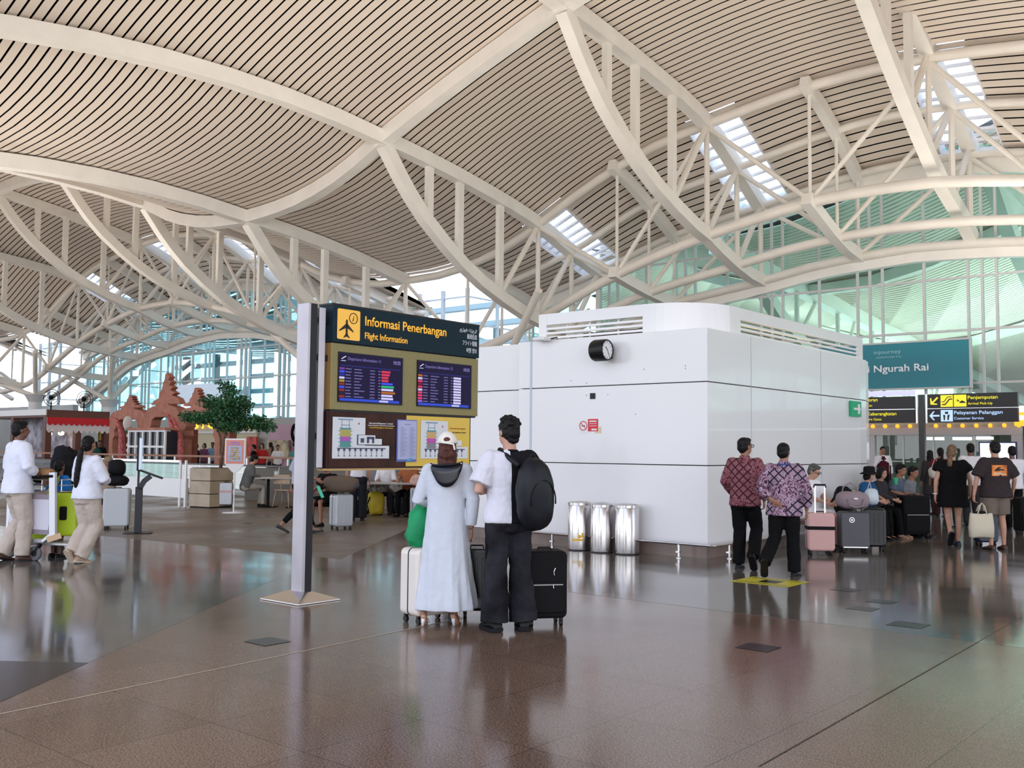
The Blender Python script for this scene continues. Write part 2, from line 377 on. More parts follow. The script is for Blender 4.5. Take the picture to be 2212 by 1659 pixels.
# columns standing under the valleys, with fanned struts
def column(b,a,zc,label):
    t=tag(empty('branching_column',AB(a,b,0)),label,'column')
    m=MB(); m.lathe([(.42,0),(.42,zc-.5),(.42,zc-.5),(.62,zc-.12),(.72,zc),(.30,zc+.05)],(0,0,0),20); m.build('shaft',m_white,t,smooth=True,autos=True)
    for tb,ta,tz in ((b-3,a-1.5,None),(b+3,a-1.5,None),(b-2.5,a+2.5,None),(b+2.5,a+2.5,None)):
        zz=bot(min(ta,30.3),tb) if ta<=30.3 else bot(30.3,tb)+.3
        m=MB(); q=AB(ta,tb,zz)-AB(a,b,0); m.tube([(0,0,zc-.1),q],.15,10); m.build('strut',m_steel2,t,smooth=True,autos=True)
column(25.9,30.3,4.85,'white round column with fanned pipe struts, right of the flight board')
column(37.0,30.3,4.85,'white round column with fanned pipe struts, hidden behind the flight board')
column(66.8,30.3,4.85,'white round column with fanned struts above the left shop kiosk')
column(64.0,34.0,4.6,'white round column at the end of the left glass wall')
# ================================================================ glass walls
def rim(b): return interp(B34,fold(b))-.25
def glazed(name,b0,b1,glass,fr=m_frame,zb=2.55,pw=.12):
    W=WALLA; o=None
    m=MB()
    n0=int((b0-12.72)/3.7)-1; bl=[]
    for k in range(n0,n0+int((b1-b0)/3.7)+4):
        c=12.72+3.7*k
        for q in (c-.44,c,c+.44,c-1.85):
            if b0<q<b1: bl.append(q)
    for q in bl:
        m.sweep([AB(W,q,zb),AB(W,q,top(34.6,q)+.3)],.075,pw,up=U)
    z=3.85
    while z<12:
        # transoms only where below the roof line
        s=None; n=int((b1-b0)/.5)
        for i in range(n+1):
            q=b0+(b1-b0)*i/n; ok=z<top(34.6,q)+.2
            if ok and s is None: s=q
            if (not ok or i==n) and s is not None:
                if q-s>.6: m.sweep([AB(W,s,z),AB(W,q,z)],pw*.8,.075)
                s=None
        z+=1.765
    o=struct(m.build(name,fr))
    g=MB(); n=int((b1-b0)/1.2)
    for i in range(n):
        q0=b0+(b1-b0)*i/n; q1=b0+(b1-b0)*(i+1)/n
        g.quad(AB(W+.02,q0,zb),AB(W+.02,q1,zb),AB(W+.02,q1,top(34.6,q1)+.5),AB(W+.02,q0,top(34.6,q0)+.5))
    g.build('glass_pane',glass,o)
    return o
glazed('window_1',-10,28.3,m_glassT)
glazed('window_2',34.7,69.1,m_glassB,fr=mat('pale frame',(.66,.74,.75),.4))
# fascia band that follows the arched rim of the glass
for i,(s0,s1) in enumerate(((-10,28.3),(34.7,69.1))):
    m=MB(); n=int((s1-s0)/1.0)
    m.sweep([AB(WALLA-.1,s0+(s1-s0)*j/n,rim(s0+(s1-s0)*j/n)) for j in range(n+1)],.34,.42)
    struct(m.build('trim_%d'%(1+i),m_steel))
    m=MB(); m.sweep([AB(WALLA-.05,s0+(s1-s0)*j/n,top(34.6,s0+(s1-s0)*j/n)-.15) for j in range(n+1)],.3,.75)
    struct(m.build('trim_%d'%(3+i),m_steel))
# glazed light well in the valley
wl=MB(); wg=MB()
for k,(v0,v1) in enumerate(VAL):
    b0=v0+3.6
    for q in [b0+1.6*i for i in range(3)]: wl.sweep([AB(34.7,q,2.5),AB(34.7,q,9.2)],.16,.16,up=U)
    for q in [34.7+2.2*i for i in range(5)]: wl.sweep([AB(q,b0,2.5),AB(q,b0,9.2)],.1,.16,up=V)
    for z in (3.6,4.9,6.2,7.5,8.8):
        wl.sweep([AB(34.7,b0,z),AB(34.7,v1+.2,z)],.08,.07); wl.sweep([AB(34.7,b0,z),AB(44,b0,z)],.08,.07)
    wg.quad(AB(34.72,b0,2.5),AB(34.72,v1+.2,2.5),AB(34.72,v1+.2,9.2),AB(34.72,b0,9.2))
    wg.quad(AB(34.72,b0,2.5),AB(44,b0,2.5),AB(44,b0,9.2),AB(34.72,b0,9.2))
    for z in (2.5,):
        wl.sweep([AB(34.7,v0-.1,z),AB(34.7,v1+.2,z)],.2,.3)
o=struct(wl.build('window_3',mat('lantern frame',(.6,.68,.7),.4))); wg.build('glass_pane',m_glassC,o)
m=MB(); m.obb(AB(34.2,84,2.2),U*.2,V*14.9,Z*2.2); m.obb(AB(11,86,2.4),U*23,V*.2,Z*2.4); struct(m.build('wall_far_left',mat('far wall',(.50,.52,.52),.6,nz=(.4,.15))))
# ================================================================ beyond the right glass: the neighbouring hall
m=MB(); a=37.0
def ztop2(a,b): return 12.6-.085*(a-36)+2.1*math.cos((b-2)*2*pi/34.)
def strip2(mb,a0,a1,b0,b1,dz,n=26):
    rs=[]
    for i in range(n+1):
        b=b0+(b1-b0)*i/n; rs.append([AB(a0,b,ztop2(a0,b)+dz),AB(a1,b,ztop2(a1,b)+dz),AB(a1,b,ztop2(a1,b)+dz+.04),AB(a0,b,ztop2(a0,b)+dz+.04)])
    mb.rings(rs,cap=False)
while a<92: strip2(m,a,a+.28,-34,.70*a,0); a+=.36
struct(m.build('ceiling_beyond',m_slat))
m=MB()
for i in range(14): strip2(m,37+4*i,41+4*i,-34,.70*(38+4*i),.2,20)
struct(m.build('ceiling_beyond_backing',mat('void grey',(.05,.06,.06),.9)))
for i,(bq) in enumerate((-14,-2,10,20)):
    t=tag(empty('roof_truss'),'pale truss seen through the right glass wall, '+('first','second','third','fourth')[i]+' from the right','roof truss','trusses of the neighbouring hall')
    m=MB(); m.sweep([AB(a,bq,ztop2(a,bq)-.3) for a in range(37,92,6)],.6,.7); m.build('top_chord',m_steel,t)
    m=MB(); m.sweep([AB(a,bq,ztop2(a,bq)-.5-4.5*math.sin(pi*min(1,(a-40)/34))**.8) for a in range(40,75,3)],.5,.6); m.build('bottom_chord',m_steel,t)
    for a in range(45,74,5):
        m=MB(); m.tube([AB(a,bq,ztop2(a,bq)-.4),AB(a,bq,ztop2(a,bq)-.5-4.5*math.sin(pi*min(1,(a-40)/34))**.8)],.12); m.build('post',m_steel2,t)
        m=MB(); m.tube([AB(a+2.5,bq,ztop2(a+2,bq)-.4),AB(a,bq,ztop2(a,bq)-.5-4.5*math.sin(pi*min(1,(a-40)/34))**.8)],.1); m.build('diagonal',m_steel2,t)
m=MB(); m.sweep([AB(46,b,ztop2(46,b)-.35) for b in range(-34,28,3)],.5,.5); m.sweep([AB(62,b,ztop2(62,b)-.35) for b in range(-34,28,3)],.5,.5)
tag(m.build('cross_rib',m_steel),'pale cross ribs under the ceiling of the neighbouring hall','roof rib')
# ================================================================ outside the left glass
m=MB()
for i in range(9): m.box(AB(50,60,1.2+1.25*i),(44,.6,.34),AZ)
t=tag(empty('louvred_building'),'pale building with horizontal sunshade bands outside the left glass wall','building')
m.build('sunshade',mat('sunshade',(.55,.72,.78),.5),t)
m=MB()
for i in range(10): m.box(AB(49.3,38+4.6*i,4.5),(.45,.5,10),AZ)
m.build('column',mat('outer column',(.10,.25,.27),.5),t)
m=MB(); a=38
while a<58:
    m.sweep([AB(a,1.32*a+i*2.4,13.0-.12*(a-36)+.8*math.cos((1.32*a+i*2.4-52)*2*pi/40)) for i in range(14)],.8,.08); a+=1.0
struct(m.build('ceiling_outside_canopy',mat('canopy',(.16,.26,.27),.6)))
for q in (52,57,63,70):
    m=MB(); m.sweep([AB(36+a,q,12.6-.3*a*.4+0) for a in (0,5,10,15,20,24)],.4,.6); tag(m.build('canopy_beam',mat('canopy steel',(.25,.42,.44),.5)),'teal sloping canopy beam outside the left glass wall, '+{52:'nearest',57:'second',63:'third',70:'farthest'}[q],'beam','canopy beams outside')
# ================================================================ floor
def slab(name,poly,mt,z1,z0=None):
    m=MB(); z0=z1-.2 if z0 is None else z0
    m.prism([(p[0],p[1]) for p in poly],(0,0,z0),Vector((1,0,0)),Vector((0,1,0)),Z,z1-z0)
    return struct(m.build(name,mt))
slab('floor',[(-130,-22),(90,-22),(90,120),(-130,120)],m_floor,0)
def gp(*pts): return [G(x,y) for x,y in pts]
def inlay(name,pts,mt,z=.0015): return slab(name,pts,mt,z,z-.0012)
# rougher cafe floor, polished grey band, black triangle, brass strips
A=G(735,1208); Bp=G(893,1138); Cc=G(430,1178)
d1=(Bp-A).normalized(); d2=(Cc-A).normalized()
inlay('floor_cafe',[A,A+d1*14,AB(34,24),AB(34,40),AB(20,40),A+d2*12],m_floor3,.0014)
P1=G(0,1517); P2=G(190,1432); dd=(P2-P1).normalized()
Q1=P1-dd*3; Q2=P1+dd*5.6
inlay('floor_grey_band',[Q1,Q2,Q2+V*20+U*0,Q1+V*20],m_floor2,.0012)
inlay('floor_black_triangle',[P1-dd*2,P2,G(0,1428),G(-400,1420)],m_dark,.0022)
inlay('floor_grey_zone',[AB(8.6,7.2),AB(8.6,-14),AB(34,-14),AB(34,8.9),AB(12,8.9)],m_floor2,.0012)
def strip_line(a,b,w=.012):
    a=Vector(a);b=Vector(b);n=(b-a).normalized().cross(Z)*w/2
    return [a-n,b-n,b+n,a+n]
S1=G(0,1543);S2=G(1000,1335); inlay('trim_5',strip_line(S1-(S2-S1)*.3,S2),m_line,.003)
S1=G(1640,1656);S2=G(1960,1474); inlay('trim_6',strip_line(S1,S1+(S2-S1)*2.5,.006),mat('dark joint',(.03,.025,.02),.5),.003)
for i,(x,y,s) in enumerate(((1638,1399,.27),(1828,1274,.27),(1864,1315,.25),(1905,1300,.25),(1962,1350,.3),(578,1386,.27),(533,1131,.2))):
    p=G(x,y); m=MB(); m.box((0,0,0),(s,s*.93,.0015)); o=m.build('floor_tile',m_dark); o.location=p+Z*.003; o.rotation_euler=(0,0,AZ)
    tag(o,'small black granite tile set in the floor '+('in the foreground, below the batik shirts','closest to the pink suitcase','in the cluster right, nearest the camera but one','in the cluster right, topmost one','teal looking one, largest of the right cluster','left of centre, near the board post','in the distance left of the board post')[i],'floor tile','small black floor tiles')
# ================================================================ right entrance under the glass wall
t=tag(empty('entrance_portal'),'pale grey framed sliding glass entrance under the teal airport banner','entrance')
E1=34.5
def wallbox(m,b0,b1,z0,z1,a0=E1,a1=E1+.25): m.obb(AB((a0+a1)/2,(b0+b1)/2,(z0+z1)/2),U*((a1-a0)/2),V*((b1-b0)/2),Z*((z1-z0)/2))
m=MB(); wallbox(m,7.9,13.2,2.13,2.4); wallbox(m,7.9,8.2,0,2.13); wallbox(m,12.55,12.8,0,2.13); m.build('portal_frame',mat('portal grey',(.55,.53,.56),.45),t,bevel=.01)
g=MB(); g.quad(AB(E1+.1,8.2,0.01),AB(E1+.1,12.55,0.01),AB(E1+.1,12.55,2.13),AB(E1+.1,8.2,2.13)); 
g.build('glass_door',glassmat('door glass',(.72,.84,.78),.1),t)
for q in (9.3,10.6,11.6):
    m=MB(); wallbox(m,q-.02,q+.02,0.01,2.12,E1+.05,E1+.12); m.build('door_stile',m_frame,t)
m=MB(); wallbox(m,-10,14.2,2.4,3.0,E1+.1,E1+.6); struct(m.build('wall_right_fascia',mat('fascia grey',(.42,.44,.42),.6)))
m=MB(); wallbox(m,13.0,30,0,2.6,E1+.2,E1+.4); struct(m.build('wall_right',m_white))
m=MB(); wallbox(m,-10,7.6,0,2.4,E1+3,E1+3.2); wallbox(m,7.6,18,0,3,42,42.2)
struct(m.build('wall_back_right',mat('inner wall',(.30,.33,.28),.5,nz=(1.2,.35))))
m=MB(); wallbox(m,5,7.4,0,2.4,E1,E1+.12); struct(m.build('window_4',m_glassT))
m=MB(); wallbox(m,-6,16,2.9,3.1,35,42); struct(m.build('ceiling_entrance',mat('inner ceil',(.5,.5,.45),.7)))
m_or=mat('orange glow',(.9,.4,.02),.5,emit=((1,.42,.03),1.3))
for i in range(13):
    q=13.0-.42*i
    m=MB(); m.ell(AB(E1-.05,q,2.44),(.13,.06,.07),Matrix.Rotation(R(50),3,'Z'))
    tag(m.build('scallop_lamp',m_or),'small glowing orange scallop under the entrance signs','lamp','row of orange scallops over the entrance')
t=tag(empty('shop_lightbox'),'glowing white and orange shop sign at the right edge of the frame','sign')
m=MB(); wallbox(m,6.2,8.05,2.42,3.05,E1-.15,E1); m.build('panel',mat('lightbox white',(.9,.85,.8),.4,emit=((1,.9,.8),.9)),t)
m=MB(); wallbox(m,6.2,8.05,2.42,2.6,E1-.2,E1-.15); wallbox(m,6.6,7.9,2.75,2.85,E1-.2,E1-.15); m.build('stripe',m_or,t)
for i,(b,z,w) in enumerate(((10.3,2.0,.5),(11.2,2.0,.45),(9.6,2.02,.5))):
    m=MB(); wallbox(m,b-w/2,b+w/2,z,z+.1,36.5,37.0); tag(m.build('ceiling_lamp',mat('cool lamp',(.9,1,1),.4,emit=((.8,1,1),3))),'cool white strip lamp inside the glass entrance','lamp','strip lamps inside the entrance')
# big TV
b0,z0=ONA(2117,957,33.2); b1,z1=ONA(2194,998,33.2)
t=tag(empty('display_screen',AB(33.2,(b0+b1)/2,0)),'large bright white display screen on a stand by the entrance','screen')
w=(b0-b1); 
m=MB(); m.box((0,.03,(z0+z1)/2),(w+.08,.06,z0-z1+.08)); m.build('bezel',mat('navy bezel',(.02,.02,.12),.4),t)
m=MB(); m.box((0,-.005,(z0+z1)/2),(w,.02,z0-z1)); m.build('panel',mat('white screen',(.8,.8,.9),.3,emit=((.88,.88,1),1.0)),t)
m=MB(); m.box((0,.04,(z1-.04)/2),(.12,.06,z1-.04)); m.box((0,.04,.015),(.7,.4,.03)); m.build('stand',m_black,t)
t.rotation_euler=(0,0,AZ)
# teal airport banner
t=tag(empty('airport_banner'),'large teal airport banner with white lettering hung on the glass wall','banner')
BA=34.35; ex=-V; 
m=MB(); wallbox(m,9.36,17.5,3.73,5.26,BA,BA+.12)
mt=bpy.data.materials.new('banner teal'); mt.use_nodes=True; tn=mt.node_tree; bb_=tn.nodes['Principled BSDF']; gr=tn.nodes.new('ShaderNodeTexNoise'); gr.inputs['Scale'].default_value=.25
rr=tn.nodes.new('ShaderNodeValToRGB'); rr.color_ramp.elements[0].color=(.0,.17,.23,1); rr.color_ramp.elements[1].color=(.0,.38,.48,1); rr.color_ramp.elements[0].position=.35; rr.color_ramp.elements[1].position=.6
tn.links.new(gr.outputs['Fac'],rr.inputs[0]); tn.links.new(rr.outputs[0],bb_.inputs['Base Color']); bb_.inputs['Roughness'].default_value=.35
m.build('panel',mt,t)
m=MB(); 
for z in (3.70,5.29): wallbox(m,9.33,17.53,z-.03,z+.03,BA-.02,BA+.13)
wallbox(m,9.3,9.36,3.67,5.32,BA-.02,BA+.13); m.build('frame',m_frame,t)
mw=mat('lettering white',(.85,.85,.9),.4,emit=((.9,.9,1),.15)); mlt=mat('lettering pale teal',(.35,.65,.72),.4)
text('I Gusti Ngurah Rai',mw,t,AB(BA-.004,10.65,4.30),ex,Z,.24,3.05,.012,align='RIGHT')
text('injourney',mlt,t,AB(BA-.004,11.55,4.93),ex,Z,.13,.92,.0,align='RIGHT'); text('AIRPORTS',mlt,t,AB(BA-.004,11.55,4.78),ex,Z,.055,.86,.0,align='RIGHT')
# ================================================================ direction signs on a black pole
PA,PB=30.44,9.65
t=tag(empty('direction_sign_post',AB(PA,PB,0)),'tall black pole carrying black direction signs with yellow and blue lettering','sign post')
t.rotation_euler=(0,0,AZ)
# local x = -V (to the right), local y = U
m=MB(); m.box((0,0,1.64),(.17,.14,3.24)); m.build('pole',mat('pole dark',(.03,.03,.035),.35),t,bevel=.01)
m=MB(); m.box((0,0,.01),(.75,.5,.02)); m.build('base_plate',m_ssd,t)
X=Vector((1,0,0)); Y=Vector((0,1,0))
m_yel=mat('sign yellow',(.9,.8,.02),.4,emit=((1,.85,.05),.55)); m_blu=mat('sign pale blue',(.5,.68,1),.4,emit=((.45,.65,1),.7)); m_sb=mat('sign black',(.012,.010,.014),.4)
def blade(x0,x1,z0,z1,name='sign_panel'):
    m=MB(); m.bb(x0,x1,-.08,.08,z0,z1); return m.build(name,m_sb,t,bevel=.006)
br=MB(); 
for x in (-.14,.14): br.box((x,0,2.84),(.05,.08,.86))
br.build('bracket',m_ss,t)
rr_=2.62
p1=blade(.19,rr_,2.85,3.26); p2=blade(.19,rr_,2.43,2.82); p3=blade(-2.62,-.19,2.85,3.22); p4=blade(-2.62,-.19,2.43,2.82)
m=MB(); m.bb(-2.62,-.19,-.05,.05,3.25,3.40); m.build('light_strip',mat('lilac strip',(.5,.5,.95),.4,emit=((.55,.55,1),.8)),t)
m=MB(); m.bb(.19,rr_,-.085,.0,2.825,2.845); m.bb(-2.62,-.19,-.085,.0,2.825,2.845); m.build('divider',m_ss,t)
FY=-.083
def picto(x0,z0,s,mt,paint,sub):
    m=MB(); m.bb(x0,x0+s,FY-.004,FY,z0,z0+s); o=m.build('pictogram',mt,t,bevel=.003)
    m=MB()
    for poly in sub: m.prism([(x0+s*p[0],z0+s*p[1]) for p in poly],(0,FY-.007,0),X,Z,Y,.003)
    m.build('symbol',paint,o)
esc=[[(.1,.15),(.4,.15),(.75,.6),(.95,.6),(.95,.7),(.7,.7),(.35,.25),(.1,.25)],[(.1,.4),(.3,.4),(.6,.8),(.9,.8),(.9,.87),(.57,.87),(.27,.47),(.1,.47)]]
taxi=[[(.1,.45),(.3,.5),(.2,.62),(.3,.6),(.45,.5),(.45,.45)],[(.45,.3),(.92,.3),(.92,.4),(.82,.42),(.75,.5),(.58,.5),(.52,.42),(.45,.4)]]
pers=[[(.25,.1),(.35,.1),(.38,.55),(.2,.6),(.2,.5)],[(.55,.1),(.65,.1),(.75,.6),(.55,.55)],[(.35,.65),(.62,.65),(.62,.85),(.35,.85)]]
arrow=[[(.05,.5),(.42,.92),(.55,.92),(.32,.58),(.98,.58),(.98,.42),(.32,.42),(.55,.08),(.42,.08)]]
def flat(polys,x0,z0,s,mt,rot=0,name='arrow'):
    m=MB(); c,s_=math.cos(rot),math.sin(rot)
    for poly in polys:
        q=[((p[0]-.5)*c-(p[1]-.5)*s_+.5,(p[0]-.5)*s_+(p[1]-.5)*c+.5) for p in poly]
        m.prism([(x0+s*p[0],z0+s*p[1]) for p in q],(0,FY-.005,0),X,Z,Y,.004)
    return m.build(name,mt,t)
flat(arrow,.22,2.90,.31,m_yel,R(45)); picto(.56,2.88,.345,m_yel,m_sb,esc); picto(.93,2.88,.345,m_yel,m_sb,taxi)
flat(arrow,.22,2.47,.31,m_blu); picto(.56,2.455,.335,m_blu,m_sb,pers)
text('Penjemputan',m_yel,t,(1.31,FY,3.09),X,Z,.10,.80,.01); text('Arrival Pick-Up',m_yel,t,(1.31,FY,2.93),X,Z,.07,.66,.006)
text('Pelayanan Pelanggan',m_blu,t,(.93,FY,2.66),X,Z,.10,1.30,.01); text('Customer Service',m_blu,t,(.93,FY,2.51),X,Z,.07,.80,.006)
text('Pelaporan',m_yel,t,(-1.28,FY,3.09),X,Z,.10,.60,.01,align='RIGHT'); text('Check-in',m_yel,t,(-1.45,FY,2.93),X,Z,.07,.42,.006,align='RIGHT')
text('Pintu Keberangkatan',m_yel,t,(-.72,FY,2.66),X,Z,.10,1.22,.01,align='RIGHT'); text('Departure Gates',m_yel,t,(-1.17,FY,2.51),X,Z,.07,.72,.006,align='RIGHT')
# ================================================================ white kiosk
KC=Vector((2.77,14.1,0))
ka,kb=KC.dot(U),KC.dot(V)     # corner
def arc(ca,cb,r,t0,t1,n=10): return [(ca+r*math.cos(t0+(t1-t0)*i/n),cb+r*math.sin(t0+(t1-t0)*i/n)) for i in range(n+1)]
L_,Rr=3.47,5.8; RC=2.4
plan=[(ka,kb+L_),(ka,kb),(ka+Rr,kb)]+arc(ka+Rr,kb+RC,RC,-pi/2,0)[1:]+[(ka+Rr+RC,kb+5.4),(ka+.2,kb+5.4),(ka+.2,kb+L_)]
def aprism(mb,plan,z0,z1):
    return mb.prism([tuple(AB(a,b).xy) for a,b in plan],(0,0,z0),Vector((1,0,0)),Vector((0,1,0)),Z,z1-z0)
def off(plan,d):  # crude inward offset about centroid-free: by normals
    n=len(plan); out=[]
    for i in range(n):
        p0=Vector(plan[i-1]);p=Vector(plan[i]);p1=Vector(plan[(i+1)%n])
        e0=(p-p0).normalized(); e1=(p1-p).normalized()
        n0=Vector((-e0.y,e0.x)); n1=Vector((-e1.y,e1.x)); nn=(n0+n1); k=2/nn.length_squared*d if nn.length>1e-4 else 0
        out.append(tuple(p+nn*k*1.0))
    return out
area_=sum(plan[i-1][0]*plan[i][1]-plan[i][0]*plan[i-1][1] for i in range(len(plan)))
sg=1 if area_>0 else -1
# materials: cool white gloss panel
m_panel=mat('kiosk panel',(.80,.80,.82),.22,nz=(.6,.012),bump=(3.2,.06,.004),spec=.55,coat=.3)
kt=tag(empty('service_kiosk',AB(ka,kb,0)),'large white panelled service kiosk with rounded corner, louvred crown and clock','kiosk')
kt.location=(0,0,0)
for z0,z1 in ((.175,1.30),(1.312,2.494),(2.506,3.27)):
    m=MB(); aprism(m,plan,z0,z1); m.build('wall_panel',m_panel,kt,bevel=.006,smooth=False)
m=MB(); aprism(m,off(plan,sg*.05),.17,3.26); m.build('seam_core',m_blackm,kt)
m=MB(); aprism(m,off(plan,sg*.03),0.0,.175); m.build('plinth',mat('plinth stone',(.19,.14,.12),.25,nz=(2,.3)),kt)
# seams
m=MB()
for a in (ka+1.36,ka+3.99): m.obb(AB(a,kb-.002,1.72),U*.003,V*.003,Z*1.545)
m.build('vertical_seam',mat('seam grey',(.42,.45,.5),.5),kt)
m=MB(); m.obb(AB(ka-.004,kb+L_-.26,1.72),U*.006,V*.018,Z*1.545); m.build('seam_cover',mat('seam blue grey',(.55,.62,.70),.4),kt)
m=MB(); 
for bb0,zz in ((2.10,2.55),(2.4,2.60),(1.05,2.72),(.35,2.74),(.35,2.70),(2.1,2.36),(1.7,2.36),(1.2,2.05)): m.ell(AB(ka-.002,kb+bb0,zz),(.006,.006,.008),nu=6,nv=4)
m.obb(AB(ka-.004,kb+1.98,2.345),U*.012,V*.045,Z*.045)
m.build('screw_hole',m_black,kt)
# crown
cp=[(ka+.28,kb+3.0),(ka+.28,kb+1.25)]+arc(ka+1.28,kb+1.25,1.0,pi,1.5*pi,10)[1:]+[(ka+6.4,kb+.25),(ka+6.4,kb+4.9),(ka+.5,kb+4.9),(ka+.5,kb+3.0)]
def band(o0,o1,z0,z1,name,mt,pl,par=kt,step=None,smooth=False):
    # thin wall following polyline pl (list of (a,b)), between offsets
    m=MB(); rs=[]
    n=len(pl)
    for i in range(n):
        p=Vector(pl[i]); e=(Vector(pl[min(i+1,n-1)])-Vector(pl[max(i-1,0)])).normalized(); nn=Vector((-e.y,e.x))
        q0=p+nn*o0; q1=p+nn*o1
        rs.append([AB(q0.x,q0.y,z0),AB(q1.x,q1.y,z0),AB(q1.x,q1.y,z1),AB(q0.x,q0.y,z1)])
    m.rings(rs); return m.build(name,mt,par)
line=[(ka+.28,kb+3.28)]+[(ka+.28,kb+2.2),(ka+.28,kb+1.3)]+arc(ka+1.28,kb+1.25,1.0,pi,1.5*pi,14)[1:]+[(ka+2.5,kb+.25),(ka+4,kb+.25),(ka+6.6,kb+.25)]
band(0,.05,3.56,3.745,'crown_band',m_panel,line)
arcl=[(ka+.28,kb+.62)]+[(ka+.28,kb+.62)]
s1=[(ka+.28,kb+1.02)]+arc(ka+1.28,kb+1.25,1.0,pi,1.5*pi,14)[1:]
band(-.01,.05,3.27,3.58,'crown_corner',m_panel,[(ka+.28,kb+.98+.27)]+arc(ka+1.28,kb+1.25,1.0,pi,1.5*pi,14)[1:]+[(ka+1.5,kb+.25)])
band(-.004,.05,3.27,3.745,'crown_end',m_panel,[(ka+.28,kb+3.28),(ka+.28,kb+3.12)])
band(-.004,.05,3.27,3.745,'crown_end',m_panel,[(ka+6.4,kb+.25),(ka+6.62,kb+.25)])
for z in (3.345,3.42,3.495):
    band(0,.04,z-.018,z+.018,'louvre_slat',m_panel,[(ka+.28,kb+3.15),(ka+.28,kb+1.2)])
    band(0,.04,z-.018,z+.018,'louvre_slat',m_panel,[(ka+1.45,kb+.25),(ka+6.45,kb+.25)])
m=MB()
for q in (kb+1.75,kb+2.3,kb+2.75): m.obb(AB(ka+.36,q,3.42),U*.012,V*.012,Z*.15)
m.build('louvre_post',m_white,kt)
lamp=mat('warm tube',(1,.85,.6),.4,emit=((1,.74,.42),1.6))
m=MB(); m.obb(AB(ka+3.3,kb+.62,3.40),U*1.7,V*.05,Z*.03); m.build('inner_tube',lamp,kt)
m=MB(); m.obb(AB(ka+3.4,kb+2.6,3.29),U*2.9,V*2.2,Z*.02); m.build('roof_deck',mat('tan deck',(.5,.38,.26),.6),kt)
m=MB(); m.obb(AB(ka+1.3,kb+2.2,3.42),U*.02,V*.9,Z*.1); m.obb(AB(ka+3.4,kb+1.1,3.42),U*2.6,V*.02,Z*.12); m.build('duct',m_blackm,kt)
# low bumper rail
br=tag(empty('bumper_rail'),'low stainless bumper rail on short posts around the foot of the white kiosk','rail')
m=MB(); rl=[AB(ka-.2,kb+L_+.3,.205),AB(ka-.2,kb-.16,.205),AB(ka-.16,kb-.2,.205),AB(ka+Rr,kb-.2,.205)]
m.tube(rl,.02,8); m.build('handrail',m_ss,br,smooth=True,autos=True)
for a,b in ((ka-.2,kb+2.6),(ka-.2,kb+.35),(ka+.25,kb-.2),(ka+1.5,kb-.2),(ka+2.9,kb-.2),(ka+4.4,kb-.2)):
    m=MB(); m.lathe([(.018,.002),(.018,.2)],AB(a,b,0),8); m.lathe([(.04,.001),(.04,.012),(.018,.02)],AB(a,b,0),10); m.obb(AB(a,b,.09),U*.03,V*.03,Z*.012); m.build('post',m_ss,br,smooth=True,autos=True)
# clock
ck=tag(empty('wall_clock'),'black drum-shaped double sided clock bracketed on the white kiosk wall','clock')
bq,zq=ONA(1300,757,ka-.22)
C0=AB(ka-.24,bq,zq)
mr=Matrix((U,Z,-V)).transposed()  # local x=U y=Z z=-V (axis towards corner)
m=MB(); n=32
def rg(r,w): return [C0+mr@Vector((r*math.cos(2*pi*i/n),r*math.sin(2*pi*i/n),w)) for i in range(n)]
m.rings([rg(.02,-.13),rg(.15,-.13),rg(.165,-.10),rg(.165,.10),rg(.155,.125),rg(.14,.125),rg(.14,.11),rg(.02,.11)]); m.build('case',m_black,ck,smooth=True,autos=True)
m=MB(); m.rings([rg(.02,.112),rg(.138,.112),rg(.138,.114),rg(.02,.114)]); dial=m.build('dial',mat('dial white',(.8,.82,.84),.4),ck)
m=MB()
for i in range(12):
    t_=2*pi*i/12; d=mr@Vector((math.cos(t_),math.sin(t_),0)); s_=mr@Vector((-math.sin(t_),math.cos(t_),0)); m.obb(C0+mr@Vector((0,0,.116))+d*.118,d*.012,s_*.004,-V*.001)
m.build('hour_mark',m_black,dial)
for nm,ang,ln,wd_ in (('hour_hand',R(90-312),.07,.006),('minute_hand',R(90-150),.10,.004)):
    d=mr@Vector((math.cos(ang),math.sin(ang),0)); s_=mr@Vector((-math.sin(ang),math.cos(ang),0)); m=MB(); m.obb(C0+mr@Vector((0,0,.118))+d*ln*.5,d*ln*.5,s_*wd_,-V*.001); m.build(nm,m_black,dial)
m=MB(); m.obb(AB(ka-.05,bq,zq),U*.05,V*.03,Z*.04); m.obb(AB(ka-.012,bq,zq),U*.012,V*.05,Z*.11); m.build('bracket',m_black,ck)
# no smoking notice
ns=tag(empty('no_smoking_notice'),'red and white no smoking notice stuck on the white kiosk wall','notice')
ex=-V
bn_,zn=ONA(1251,936,ka); o=AB(ka-.003,bn_,zn)
w1=ONA(1251,930,ka)[0]-ONA(1269,930,ka)[0]
def pl(mb,o,x0,x1,z0,z1,d=0,t=.003): mb.prism([(x0,z0),(x1,z0),(x1,z1),(x0,z1)],o-U*(d),ex,Z,-U,t)
m=MB(); pl(m,o,0,.17,.0,.22); m.build('white_card',m_white,ns)
m=MB(); pl(m,o,.175,.36,.03,.22); m.build('red_card',mat('notice red',(.65,.01,.03),.4),ns)
m=MB(); pl(m,o,.30,.42,.0,.10,-.001,.002); m.build('sticker',mat('sticker beige',(.75,.6,.42),.5),ns)
m=MB(); pl(m,o,.20,.335,.175,.195,.004,.002); pl(m,o,.20,.335,.145,.152,.004,.002); pl(m,o,.20,.335,.11,.117,.004,.002); pl(m,o,.24,.34,.045,.07,.004,.002); m.build('print_line',m_white,ns)
m=MB(); n=28; cc=o+ex*.085+Z*.115
def rc(r): return [cc+ex*r*math.cos(2*pi*i/n)+Z*r*math.sin(2*pi*i/n)-U*.004 for i in range(n)]
